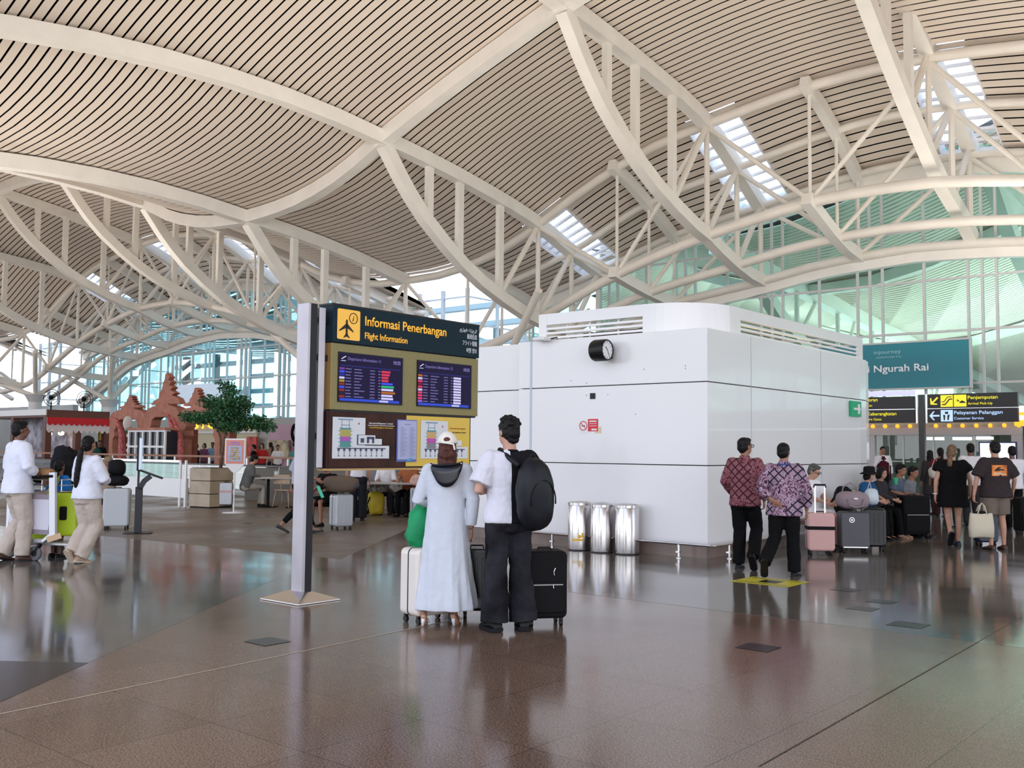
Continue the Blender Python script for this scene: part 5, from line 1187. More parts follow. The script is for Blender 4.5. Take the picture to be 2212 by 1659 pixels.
# ================================================================ people
def tex(name,size):
    if name in bpy.data.textures: return bpy.data.textures[name]
    t=bpy.data.textures.new(name,'CLOUDS'); t.noise_scale=size; t.noise_depth=2; return t
def soft(o,vox,disp=None,sm=3,dn=.1):
    r=o.modifiers.new('fuse','REMESH'); r.mode='VOXEL'; r.voxel_size=vox; r.use_smooth_shade=True
    s=o.modifiers.new('relax','SMOOTH'); s.factor=.5; s.iterations=sm
    if disp:
        d=o.modifiers.new('folds','DISPLACE'); d.texture=tex('folds%.2f'%dn,dn); d.strength=disp; d.mid_level=.5; d.texture_coords='GLOBAL'
    return o
skins={'fair':(.50,.27,.19),'tan':(.33,.155,.095),'brown':(.17,.075,.045),'light':(.55,.30,.21)}
def skin(k): return mat('skin '+k,skins[k],.5,nz=(9,.08),bump=(60,.08,.001))
def cloth(name,c,nzv=.06,sc_=8): return mat(name,c,.85,nz=(sc_,nzv),bump=(14,.35,.012),spec=.1)
hairm=lambda n,c: mat(n,c,.55,nz=(30,.5),bump=(70,.5,.004),spec=.22)
H_BLACK=hairm('hair black',(.006,.005,.005)); H_BROWN=hairm('hair brown',(.075,.025,.018)); H_BLOND=hairm('hair dark blond',(.16,.10,.06)); H_GREY=hairm('hair grey',(.09,.085,.08))
def person(label,loc,face,H,skin_='tan',hair=('short',None),top=None,legs=None,shoes=None,pel=(0,0,.93),up=(0,0,1),tw=0,
           head=(0,0),RA=None,LA=None,RL=None,LL=None,vox=.011,group=None,build=1.0,curl=.5,eyes=False,neckc=None):
    s=H/1.73
    t=tag(empty('person',loc,R(face)),label,'person',group)
    P=Vector(pel); up=Vector(up).normalized(); lat=Vector((math.cos(R(tw)),math.sin(R(tw)),0)); lat=(lat-up*lat.dot(up)).normalized(); fwd=up.cross(lat)
    hl=Vector((1,0,0)); hf=up.cross(hl).normalized()
    S=lambda v: Vector(v)*s
    def T(tt,x=0,y=0,l=None): return P+up*tt+(l or lat)*x+fwd*y
    RA=RA or [(.235,-.02,1.13),(.245,.05,.87)]; LA=LA or [(-.235,-.02,1.13),(-.245,.05,.87)]
    RL=RL or [(.095,.02,.50),(.10,-.02,.085),0,0]; LL=LL or [(-.095,.02,.50),(-.10,-.02,.085),0,0]
    bw=build
    def ring(tt,rx,ry,y=0,n=22,p=.85,fold=0,kf=9,cx_=0,cz=None):
        c=T(tt,cx_,y); out=[]
        for k in range(n):
            q=2*pi*k/n; f=1+fold*math.cos(kf*q+tt*3)
            out.append((c+lat*rx*f*math.copysign(abs(math.cos(q))**p,math.cos(q))+fwd*ry*f*math.copysign(abs(math.sin(q))**p,math.sin(q)))*s)
        return out
    shR=T(.455,.165*bw); shL=T(.455,-.165*bw); neck=T(.53,0,-.005)
    hy,hp=R(head[0]),R(head[1])
    hm=Matrix.Rotation(hy,3,'Z')@Matrix.Rotation(hp,3,'X')
    hc=neck+Vector((0,0,.015))+hm@Vector((0,.015,.135))
    # ---- body
    m=MB()
    m.rings([ring(-.12,.10*bw,.08),ring(-.05,.155*bw,.105),ring(.03,.155*bw,.105),ring(.14,.135*bw,.095),ring(.26,.145*bw,.10,.01),ring(.38,.165*bw,.105,.01),ring(.455,.165*bw,.09),ring(.50,.10,.07),ring(.525,.055,.055)])
    m.limb([S(T(.47)),S(neck),S(neck+(hc-neck)*.6)],[.06*s,.056*s,.055*s])
    def he(c,r,mm=hm): m.ell(S(hc+mm@Vector(c)),[q*s for q in r],mm)
    he((0,-.012,.02),(.074,.092,.095)); he((0,.028,-.045),(.054,.058,.068)); he((0,.045,-.075),(.034,.034,.030)); he((0,.066,.030),(.050,.022,.02))
    he((0,.094,-.012),(.012,.018,.028)); he((0,.082,-.052),(.024,.012,.008)); he((.076,-.005,-.008),(.010,.018,.030)); he((-.076,-.005,-.008),(.010,.018,.030))
    def armgeo(sh,A,side):
        e,w=Vector(A[0]),Vector(A[1])
        m.limb([S(sh),S((sh+e)/2),S(e),S((e*2+w)/3),S(w)],[.05*s*bw,.045*s*bw,.038*s,.037*s,.026*s],10)
        d=(Vector(A[2]) if len(A)>2 and A[2] is not None else (w-e)).normalized(); 
        n=Vector(A[3]) if len(A)>3 else Vector((-side,0,0))   # palm normal
        n=(n-d*n.dot(d)).normalized(); a=d.cross(n)   # across the palm
        if a.dot(Vector((0,1,0)))<0: a=-a
        M3=Matrix((a,n,d)).transposed()
        pc_=w+d*.052
        m.ell(S(pc_),(.040*s,.017*s,.058*s),M3)
        cu=A[4] if len(A)>4 else curl
        for i,(ox,L) in enumerate(((-.028,.062),(-.010,.074),(.010,.078),(.028,.070))):
            p0=w+d*.088+a*ox; pts=[p0]; dd=d.copy()
            for j,fr in enumerate((.45,.32,.25)):
                dd=(dd*math.cos(cu*(.6+.35*j))+n*math.sin(cu*(.6+.35*j))).normalized(); pts.append(pts[-1]+dd*L*fr)
            m.limb([S(q) for q in pts],[.0092*s,.0088*s,.0082*s,.0072*s],7)
        p0=w+d*.03+a*.034; td=(d*.75+a*.55+n*.35).normalized(); p1=p0+td*.032; p2=p1+(d*.9+a*.15+n*.45).normalized()*.030
        m.limb([S(p0),S(p1),S(p2)],[.0115*s,.010*s,.0088*s],7)
    armgeo(shR,RA,1); armgeo(shL,LA,-1)
    hipR=T(-.02,.085,0,hl); hipL=T(-.02,-.085,0,hl)
    feet=[]
    for hip,Lg,side in ((hipR,RL,1),(hipL,LL,-1)):
        k,a=Vector(Lg[0]),Vector(Lg[1])
        m.limb([S(hip),S((hip+k)/2),S(k),S(k*.62+a*.38+Vector((0,-.018,0))),S(a)],[.080*s*bw,.070*s*bw,.050*s,.049*s,.032*s],12)
        ty,tpch=R(Lg[2] if len(Lg)>2 else 0),R(Lg[3] if len(Lg)>3 else 0)
        fm=Matrix.Rotation(ty,3,'Z')@Matrix.Rotation(tpch,3,'X')
        feet.append((a,fm))
        m.limb([S(a+fm@Vector((0,-.025,-.035))),S(a+fm@Vector((0,.06,-.048))),S(a+fm@Vector((0,.13,-.062)))],[.030*s,.032*s,.020*s],8)
        m.ell(S(a+fm@Vector((0,.12,-.064))),(.040*s,.055*s,.018*s),fm)
    soft(m.build('body',skin(skin_),t,smooth=True),vox)
    # ---- eyes
    if eyes:
        for sx_ in (-.028,.028):
            m=MB(); m.ell(S(hc+hm@Vector((sx_,.079,.008))),(.012*s,.006*s,.006*s),hm); m.build('eye',m_black,t,smooth=True)
    # ---- hair
    kind,hmt=hair[0],hair[1] or H_BLACK
    def hell(mm_,c,r): mm_.ell(S(hc+hm@Vector(c)),[q*s for q in r],hm)
    if kind:
        m=MB()
        hell(m,(0,-.022,.038),(.083,.094,.088)); hell(m,(0,-.045,-.01),(.078,.066,.075))
        if kind=='short': hell(m,(0,.035,.085),(.062,.045,.034)); hell(m,(.066,-.012,.01),(.014,.03,.045)); hell(m,(-.066,-.012,.01),(.014,.03,.045)); hell(m,(0,-.055,-.055),(.052,.035,.035))
        if kind=='crop': hell(m,(0,-.05,-.045),(.055,.035,.04)); hell(m,(0,.03,.075),(.06,.04,.03))
        if kind=='tousled':
            rg_=random.Random(3)
            for i in range(26):
                q=rg_.uniform(0,6.28); e=rg_.uniform(.1,1.3); hell(m,(.075*math.cos(q)*math.cos(e),-.02+.085*math.sin(q)*math.cos(e),.045+.082*math.sin(e)),(.022,.026,.018))
            for sx_ in (-1,1): hell(m,(sx_*.068,-.01,.0),(.015,.035,.045))
            hell(m,(0,-.06,-.06),(.058,.035,.045))
        if kind=='ponytail':
            hell(m,(0,-.045,-.04),(.070,.06,.06)); 
            pts=[hc+hm@Vector((0,-.10,-.02)),hc+hm@Vector((0,-.145,-.08))]+[hc+hm@Vector((0,-.13,0))+Vector((-.01-.012*i,-.02,-.14-.085*i)) for i in range(6)]
            if isinstance(hair[2] if len(hair)>2 else None,(int,float)): pts=pts[:2+hair[2]]
            rr_=[.026,.036,.040,.043,.045,.045,.042,.026][:len(pts)]; m.limb([S(q) for q in pts],[q*s for q in rr_],10)
        if kind=='bun': hell(m,(0,-.115,.03),(.04,.04,.04))
        if kind=='long':
            hell(m,(0,-.055,-.06),(.080,.055,.09)); hell(m,(0,-.065,-.16),(.088,.040,.10)); hell(m,(0.01,-.06,-.24),(.080,.032,.07)); 
            for sx_ in (-1,1): hell(m,(sx_*.07,-.02,-.09),(.022,.045,.11))
        if kind=='bob':
            hell(m,(0,-.05,-.05),(.09,.07,.085))
            for sx_ in (-1,1): hell(m,(sx_*.078,-.0,-.03),(.02,.05,.08))
        ho=m.build('hair',hmt,t,smooth=True); soft(ho,max(.006,vox*.8),.010*s,1,.03)
        if kind=='ponytail':
            q=hc+hm@Vector((0,-.125,-.05)); m=MB(); m.ell(S(q),(.030*s,.022*s,.026*s)); m.build('hair_tie',mat('tie red',(.4,.04,.04),.6),ho,smooth=True)
    # ---- legs clothing
    if legs:
        lm=legs['mat']; m=MB(); lo=legs.get('loose',1.0); ln=legs.get('len',1.0); fl=legs.get('flare',1.0)
        m.rings([ring(-.13,.120*bw*lo,.105*lo),ring(-.07,.172*bw*min(lo,1.08),.125*min(lo,1.1)),ring(.02,.168*bw,.118),ring(.10,.150*bw,.108)])
        for hip,Lg in ((hipR,RL),(hipL,LL)):
            k,a=Vector(Lg[0]),Vector(Lg[1]); h2=hip+Vector((0,0,-.01))
            pts=[h2,(h2+k)/2,k]; rr_=[.098*bw*lo,.090*bw*lo,.074*lo]
            if ln<.6: e=h2+(k-h2)*min(1,ln/.5); pts=[h2,(h2+e)/2,e]; rr_=[.098*bw*lo,.098*bw*lo,.092*bw*lo]; m.tube([S(q) for q in pts],[q*s for q in rr_],14)
            else:
                e=k+(a-k)*((ln-.5)*2)+Vector((0,0,-.02 if ln>=1 else 0)); mid=k*.5+e*.5
                pts+=[mid,e]; rr_+=[.068*lo*(1+fl)/2,.058*lo*fl]; m.tube([S(q) for q in pts],[q*s for q in rr_],14)
        for sx_ in (-1,1):
            m.ell(S(T(-.055,.078*sx_*bw,-.035,hl)),(.098*s*bw,.100*s,.115*s)); m.ell(S(T(-.05,.085*sx_*bw,.02,hl)),(.095*s*bw,.095*s,.10*s))
        soft(m.build(legs.get('name','trousers'),lm,t,smooth=True),vox,legs.get('disp',.022)*s,4,.11)
    # ---- top
    if top:
        tm=top['mat']; lo=top.get('loose',1.0); hem=top.get('hem',-.06); m=MB(); fd=top.get('fold',0)
        hw=top.get('hemw',.178)*bw*lo; hd=top.get('hemd',.130)*lo
        R_=[ring(hem,hw,hd,0,30,.85,fd),ring(hem+.04,hw*.995,hd,0,30,.85,fd)]
        if hem<-.2:
            zt=.12
            for i in range(1,6):
                f=i/6; R_.append(ring(hem+.04+(zt-hem-.04)*f,hw+(.165*bw*lo-hw)*f**.8,hd+(.125*lo-hd)*f**.8,0,30,.85,fd*(1-f)))
        R_+= [ring(.14,.165*bw*lo,.122*lo,0,30),ring(.26,.168*bw*lo,.125*lo,.005,30),ring(.38,.182*bw*lo,.124*lo,.005,30),ring(.44,.180*bw*lo,.108*lo,0,30),ring(.485,.135*bw,.092,0,30),ring(.515,.078,.074,0,30),ring(.535+top.get('collar',0),.064,.066,0,30)]
        m.rings(R_)
        sl=top.get('sleeve',1.0); sw=top.get('sw',1.0)
        if sl>0:
            for sh,A in ((shR,RA),(shL,LA)):
                e,w=Vector(A[0]),Vector(A[1]); o=(e-sh).normalized()
                if sl<=1: q=sh+(e-sh)*sl; pts=[sh-o*.02,(sh+q)/2,q]; rr_=[.072*lo,.070*lo*sw,.070*lo*sw]
                else:
                    q=e+(w-e)*(sl-1); pts=[sh-o*.02,(sh+e)/2,e,(e+q)/2,q]; rr_=[.070*lo,.064*lo*sw,.056*lo*sw,.052*lo*sw,.045*sw*lo]
                m.tube([S(q) for q in pts],[q*s for q in rr_],14); m.ell(S(sh+up*.0),(.073*s*lo,.072*s*lo,.074*s*lo)); m.ell(S(sh*.62+T(.455)*.38+up*.012),(.075*s,.078*s,.056*s*lo))
        soft(m.build(top.get('name','shirt'),tm,t,smooth=True),vox,top.get('disp',.016)*s,4,.10)
        if top.get('cuffs'):
            pass
    # ---- shoes
    if shoes:
        for a,fm in feet:
            m=MB(); 
            if shoes.get('kind','shoe')=='shoe':
                k=shoes.get('k',1.0)
                rs=[]
                for y,wd_,h in ((-.075,.024,.035),(-.06,.036,.075),(-.01,.042,.088),(.05,.045,.062),(.11,.050,.046),(.16,.044,.038),(.19,.022,.026)):
                    c=a+fm@Vector((0,y,-.085)); rs.append([S(c+fm@Vector((wd_*k*math.cos(q)*1.0,0,h*k*(.5+.5*math.sin(q))))) for q in [2*pi*j/14 for j in range(14)]])
                m.rings(rs); o=m.build('shoe',shoes['mat'],t,smooth=True); sd=MB(); 
                sd.prism(rrect2(-.047*k,.047*k,-.078,.188,.04),(0,0,0),X,Y,Z,.022*k); 
                sd.v=[tuple(S(a+fm@(Vector(v)+Vector((0,0,-.089))))) for v in sd.v]; sd.build('sole',shoes.get('sole',m_black),o)
            else:
                sd=MB(); sd.prism(rrect2(-.045,.045,-.07,.17,.04),(0,0,0),X,Y,Z,.016); sd.v=[tuple(S(a+fm@(Vector(v)+Vector((0,0,-.092))))) for v in sd.v]; o=sd.build('sandal',shoes['mat'],t)
                sd=MB(); sd.tube([S(a+fm@Vector((.042*math.cos(q),.085,-.085+.05*math.sin(q)))) for q in [pi*j/6 for j in range(7)]],.011*s,6); sd.build('strap',shoes['mat'],o)
    t['_s']=s
    del t['_s']
    return t,dict(s=s,hc=hc*s,hm=hm,neck=neck*s,T=T,S=S,up=up,lat=lat,fwd=fwd,feet=feet)
c_white=cloth('cotton white',(.78,.77,.82)); c_beige=cloth('linen beige',(.50,.42,.36)); c_black=cloth('cloth black',(.007,.007,.008),.2); c_navy=cloth('cloth navy',(.02,.03,.07)); c_grey=cloth('cloth grey',(.20,.21,.24)); c_char=cloth('cloth charcoal',(.045,.040,.045)); c_taupe=cloth('shorts taupe',(.17,.135,.11))
sh_black=dict(mat=mat('shoe black',(.007,.007,.007),.45,spec=.2)); 
def feet_at(x,y): return G(x,y)
# ---------------- 1 woman in the long pale dress
c_dress=cloth('dress pale blue',(.57,.60,.66),.03)
# dress hemmed above the heels
w_,I=person('woman in long pale blue dress and white cap with a black visor on her back',G(968,1352)+Vector((-.03,.05,0)),-8,1.60,'tan',('long',H_BROWN),
    top=dict(mat=c_dress,name='dress',hem=-.81,hemw=.262,hemd=.20,fold=.085,loose=1.10,sleeve=1.9,sw=1.0,disp=.010),pel=(0,0,.96),head=(12,4),
    RA=[(.26,-.05,1.16),(.235,.0,.90),(.05,.10,-1),(-1,0,0),.9],LA=[(-.27,-.02,1.15),(-.13,.24,1.10),None,(0,0,-1),.6],
    RL=[(.085,.03,.52),(.09,.02,.13),-6,-32],LL=[(-.10,.0,.52),(-.19,-.05,.13),12,-32],vox=.0075)
s=I['s']; hc=I['hc']; hm=I['hm']
cap=MB(); cm=hm@Matrix.Rotation(R(-8),3,'X')
rs=[]
for i in range(9):
    e=pi/2*i/8.6; z=.108*math.sin(e); r=math.cos(e)
    rs.append([hc+cm@Vector((.090*r*math.cos(q),-.012+.104*r*math.sin(q)-.0,.030+z)) for q in [2*pi*k/28 for k in range(28)]])
cap.rings(rs); co=cap.build('cap',cloth('cap white',(.78,.74,.68),.03),w_,smooth=True)
m=MB(); m.prism([(.075*math.cos(q),.07+.10*math.sin(q)) for q in [pi*k/12 for k in range(13)]],hc+cm@Vector((0,0,.036)),cm@X,cm@Y,cm@Z,.006); m.build('brim',cloth('cap white',(0,0,0)),co)
m=MB(); m.tube([hc+cm@Vector((-.055,-.112+0*k,.035)) for k in (0,)]+[hc+cm@Vector((0,-.122,.028)),hc+cm@Vector((.05,-.112,.02)),hc+cm@Vector((.062,-.118,-.03))],.010,6); m.build('cap_strap',cloth('cap white',(0,0,0)),co,smooth=True)
m=MB(); m.ell(hc+cm@Vector((-.005,-.104,.058)),(.03,.014,.022),cm); m.build('cap_opening',H_BROWN,co,smooth=True)
# visor
vz=MB(); N=24; vm=Matrix.Rotation(R(-4),3,'Y')
c0=Vector(I['T'](.455))*s+Vector((.02,-.115,0.075))
def vrow(r,dz):
    out=[]
    for k in range(N+1):
        q=pi+pi*k/N; out.append(c0+vm@Vector((r*1.0*math.cos(q),-.045*math.cos((k/N-.5)*pi)-.012,r*1.05*math.sin(q)*dz)))
    return out
rows=[vrow(.135,.12),vrow(.142,.6),vrow(.142,1.1),vrow(.13,1.5)]
vz.add([p for r_ in rows for p in r_],[(i*(N+1)+k,i*(N+1)+k+1,(i+1)*(N+1)+k+1,(i+1)*(N+1)+k) for i in range(3) for k in range(N)])
vo=vz.build('sun_visor',mat('visor gloss',(.008,.009,.014),.12,spec=.4),w_,smooth=True); sd=vo.modifiers.new('t','SOLIDIFY'); sd.thickness=.004
m=MB(); m.tube([p+Vector((0,-.002,.0)) for p in rows[0]],.009,8); m.build('visor_rim',m_black,vo,smooth=True)
m=MB(); 
for k in (2,N-2): m.ell(rows[0][k]+Vector((0,-.012,-.006)),(.008,.004,.008))
m.build('rivet',m_ss,vo)
# heels
for a,fm in I['feet']:
    m=MB(); q=I['S'](a); m.tube([q+fm@Vector((0,-.03,-.062)),Vector((q.x,q.y-.045,.002))],[.018,.013],10); m.build('clear_heel',mat('clear heel',(.75,.72,.75),.08),w_,smooth=True)
    m=MB(); m.tube([q+fm@Vector((0,-.05,-.06)),q+fm@Vector((0,.05,-.078)),q+fm@Vector((0,.15,-.085))],[.022,.028,.03],8); m.build('shoe_sole',mat('nude sole',(.45,.25,.16),.4),w_,smooth=True)
    m=MB(); m.tube([q+fm@Vector((.040*math.cos(u),.085,-.07+.05*math.sin(u))) for u in [pi*j/6 for j in range(7)]],.010,6); m.build('shoe_strap',mat('nude strap',(.6,.45,.38),.2),w_,smooth=True)
ph=I['S'](Vector((.235,.03,.84))); m=MB(); m.obb(w_.matrix_basis@ph if 0 else ph,Vector((.006,0,0)),Vector((0,.035,.012)),Vector((0,-.02,.06))); 
ob=m.build('mobile_phone',mat('phone grey',(.12,.12,.13),.15,.5),None); ob.matrix_world=Matrix.Translation(w_.location)@Matrix.Rotation(R(-8),4,'Z'); tag(ob,'grey mobile phone in the lowered right hand of the woman in the long dress','phone')
gbp=w_.location+Matrix.Rotation(R(-8),3,'Z')@Vector((-.32,.14,.63))
bag('shopping_bag','bright green cloth bag held beside the woman in the long dress','bag',gbp,(.13,.09,.21),mat('green cloth',(.0,.26,.09),.7,nz=(7,.2)),R(15),disp=.07).rotation_euler=(0,R(20),R(15))
# ---------------- 2 man with backpack
def split_mat():
    m_=bpy.data.materials.new('tee white black'); m_.use_nodes=True; t=m_.node_tree; b=t.nodes['Principled BSDF']; b.inputs['Roughness'].default_value=.85; b.inputs['Specular IOR Level'].default_value=.2
    tc=t.nodes.new('ShaderNodeTexCoord'); sp=t.nodes.new('ShaderNodeSeparateXYZ'); t.links.new(tc.outputs['Object'],sp.inputs[0]); ma=t.nodes.new('ShaderNodeMath'); ma.operation='GREATER_THAN'; ma.inputs[1].default_value=-.015; t.links.new(sp.outputs['X'],ma.inputs[0])
    mx=t.nodes.new('ShaderNodeMixRGB'); mx.inputs[1].default_value=(.66,.65,.72,1); mx.inputs[2].default_value=(.006,.006,.009,1); t.links.new(ma.outputs[0],mx.inputs[0]); t.links.new(mx.outputs[0],b.inputs['Base Color'])
    n=t.nodes.new('ShaderNodeTexNoise'); n.inputs['Scale'].default_value=14; bp=t.nodes.new('ShaderNodeBump'); bp.inputs['Strength'].default_value=.35; bp.inputs['Distance'].default_value=.012; t.links.new(tc.outputs['Object'],n.inputs['Vector']); t.links.new(n.outputs['Fac'],bp.inputs['Height']); t.links.new(bp.outputs[0],b.inputs['Normal'])
    return m_
c_jean=mat('jeans washed black',(.018,.018,.022),.85,nz=(3.5,.75),bump=(20,.3,.01),spec=.1)
mn,I=person('man in half white half black tee and wide dark jeans facing the flight board',G(1097,1366)+Vector((.0,.08,0)),14,1.775,'fair',('tousled',H_BLACK),
    top=dict(mat=split_mat(),name='tee_shirt',hem=-.06,hemw=.20,hemd=.135,loose=1.10,sleeve=.80,sw=1.30,disp=.025),
    legs=dict(mat=c_jean,name='jeans',loose=1.16,flare=1.75,disp=.026),shoes=dict(mat=mat('shoe black',(0,0,0)),k=1.25,sole=mat('chunky sole',(.012,.012,.014),.7,spec=.15)),
    head=(28,-4),tw=0,RA=[(.26,-.03,1.14),(.20,.20,1.05),None,(-1,0,0),.9],LA=[(-.27,-.04,1.13),(-.14,.22,1.12),None,(0,0,-1),.8],RL=[(.10,.03,.52),(.13,.0,.095),-8,0],LL=[(-.10,.0,.52),(-.12,-.02,.095),14,0],vox=.0075)
# backpack in place on his back, shifted to the right shoulder
s=I['s']
def pack(par,M0,rx,ry,rz,mt):
    m=MB(); nu,nv=30,20; rs=[]
    for i in range(1,nv):
        ph_=pi*i/nv; cr=[]
        for k in range(nu):
            th=2*pi*k/nu; e_=lambda v,e: math.copysign(abs(v)**e,v)
            z=-math.cos(ph_); wz=1-.28*max(0,z)**2
            cr.append(M0@Vector((rx*wz*e_(math.sin(ph_),.62)*e_(math.cos(th),.7),ry*e_(math.sin(ph_),.7)*e_(math.sin(th),.7)*(1.0 if math.sin(th)<0 else .55),rz*e_(z,.8))))
        rs.append(cr)
    m.rings(rs); o=m.build('body',mt,par,smooth=True); d=o.modifiers.new('folds','DISPLACE'); d.texture=tex('folds0.10',.10); d.strength=.022; d.texture_coords='LOCAL'; return o
bp_=tag(empty('backpack',mn.location,R(14)),'black daypack on the back of the man in the two tone tee','backpack')
c_pk=mat('pack nylon',(.007,.008,.012),.45,bump=(200,.2,.001),nz=(6,.4),spec=.25)
M0=Matrix.Translation(Vector((.15,-.225,1.14)))@Matrix.Rotation(R(-5),4,'Y')@Matrix.Rotation(R(24),4,'Z')@Matrix.Rotation(R(4),4,'X')
po=pack(bp_,M0,.165,.135,.30,c_pk)
m=MB(); m.tube([M0@Vector((.13*math.cos(q),-.125,-.05+.17*math.sin(q))) for q in [-.2+3.5*k/12 for k in range(13)]],.006,6); m.build('zip',m_blackm,po,smooth=True)
m=MB(); m.tube([M0@Vector((-.11,.05,.24)),(.0-.08,.02,1.50),(-.09+.2,.09,1.44),(.12,.125,1.25),(.15,.0,1.0)],.022,8); m.build('shoulder_strap',c_pk,bp_,smooth=True)
m=MB(); m.tube([M0@Vector((-.02,.03,.27)),M0@Vector((-.0,.0,.335)),M0@Vector((.05,.02,.27))],.010,6); m.build('carry_handle',c_pk,bp_,smooth=True)
m=MB(); m.tube([I['neck']+Vector((.062*math.cos(q),.062*math.sin(q)-.005,-.012-.012*math.sin(q))) for q in [2*pi*k/20 for k in range(21)]],.008,6); m.build('collar',m_blackm,mn,smooth=True)
m=MB(); m.tube([I['S'](Vector(q)) for q in ((-.185,.0,.80),(-.195,-.03,.70),(-.19,-.02,.60),(-.185,.02,.56))],.012,6); m.build('webbing_strap',m_blackm,mn,smooth=True)
# ---------------- 3 man at far left pushing the trolley
c_shirtw=cloth('shirt bluish white',(.74,.75,.84),.03)
wl1,I=person('dark haired man in white shirt and beige trousers pushing the trolley at the left edge',G(30,1212)+Vector((-.02,.05,0)),-38,1.82,'brown',('short',H_BLACK),
    top=dict(mat=c_shirtw,name='shirt',hem=-.10,hemw=.195,hemd=.145,loose=1.14,sleeve=1.45,sw=1.1,collar=.02,disp=.02),legs=dict(mat=c_beige,loose=1.22,flare=1.25,disp=.03),shoes=dict(mat=mat('shoe brown',(.07,.03,.02),.5)),
    head=(-14,0),RA=[(.27,.0,1.15),(.20,.22,1.02),(0,.5,-.8),(-1,0,0),1.1],LA=[(-.26,.0,1.15),(-.18,.24,1.04)],RL=[(.11,.06,.50),(.12,.03,.085),-6,0],LL=[(-.10,.10,.50),(-.10,-.10,.10),6,-12],vox=.010)
# ---------------- 4 woman with ponytail
wl2,I=person('woman in white blouse and beige trousers with very long black ponytail, arms folded',G(178,1216)+Vector((.0,.06,0)),-24,1.63,'tan',('ponytail',H_BLACK),
    top=dict(mat=c_shirtw,name='blouse',hem=-.06,hemw=.20,hemd=.15,loose=1.14,sleeve=1.55,sw=1.15,disp=.02),legs=dict(mat=c_beige,loose=1.2,flare=1.4,disp=.03),shoes=dict(mat=mat('shoe tan',(.42,.28,.20),.6),sole=mat('shoe sole tan',(.5,.4,.3),.6)),
    head=(6,2),tw=-6,RA=[(.27,.04,1.13),(.13,.24,1.10),(-1,.2,-.1),(0,0,-1),.5],LA=[(-.25,.04,1.13),(-.06,.24,1.10),(1,.2,0),(0,0,-1),.5],RL=[(.10,.10,.50),(.02,-.10,.10),-10,-8],LL=[(-.07,.05,.50),(-.06,-.17,.17),0,-55],vox=.010)
# ---------------- 5 boy
wb,I=person('boy in bright blue tee with yellow print standing behind the lime suitcase',Vector((DY(131,1000,13.45).x,13.45,0)),-30,1.30,'brown',('crop',H_BLACK),
    top=dict(mat=cloth('tee royal blue',(.02,.17,.50),.1),name='tee_shirt',hem=-.06,loose=1.15,sleeve=.8,sw=1.2),legs=dict(mat=c_navy,len=.45,loose=1.15,name='shorts'),shoes=sh_black,head=(10,8),vox=.010,build=.95)
s=I['s']; m=MB()
for j in range(5):
    pass
m.prism([(-.12,.18),(.04,.34),(.13,.40),(.11,.30),(.0,.16),(-.08,.12)],I['S'](I['T'](0,0,-.155)),X,Z,Y,.02); yo=m.build('yellow_print',mat('print lime',(.55,.60,.03),.6),wb,bevel=.005)
# ---------------- 6 sitter with cap behind grey suitcase
# (seated people helper)
def sit(label,loc,face,H,sk,hair,top,legs,shoes=sh_black,lean=0,seat=.45,head=(0,0),vox=.012,RA=None,LA=None,spread=.10,group=None,eyes=False,kn=.0):
    up=(0,math.sin(R(lean)),math.cos(R(lean))); z=seat+.10
    RA=RA or [(.22,.12,z+.27),(.12,.36,z+.18)]; LA=LA or [(-.22,.12,z+.27),(-.12,.36,z+.18)]
    return person(label,loc,face,H,sk,hair,top,legs,shoes,(0,0,z),up,0,head,RA,LA,[(spread,.43,seat+.06),(spread+.01,.42+kn,.09),-5,0],[(-spread,.43,seat+.06),(-spread-.01,.40+kn,.09),5,0],vox,group,eyes=eyes)
pc6=Vector((DY(232,1020,18.8).x,18.8,0))
w6,I=sit('person in beige cap seated behind the stacked black bags at left',pc6,30,1.60,'tan',(None,None),dict(mat=cloth('cloth sand',(.35,.28,.22)),sleeve=1.8),dict(mat=c_char),seat=.5,head=(10,12))
def capon(par,I,mt,brimdir=1):
    hc=I['hc']; hm=I['hm']; m=MB(); rs=[]
    for i in range(7):
        e=pi/2*i/6.5; rs.append([hc+hm@Vector((.090*math.cos(e)*math.cos(q),-.010+.102*math.cos(e)*math.sin(q),.028+.098*math.sin(e))) for q in [2*pi*k/20 for k in range(20)]])
    m.rings(rs); o=m.build('cap',mt,par,smooth=True); m=MB(); m.prism([(.078*math.cos(q),.07+.10*math.sin(q)) for q in [pi*k/10 for k in range(11)]],hc+hm@Vector((0,0,.028)),hm@X,hm@Y,hm@Z,.008); m.build('brim',mt,o)
capon(w6,I,cloth('cap khaki',(.24,.18,.12)))
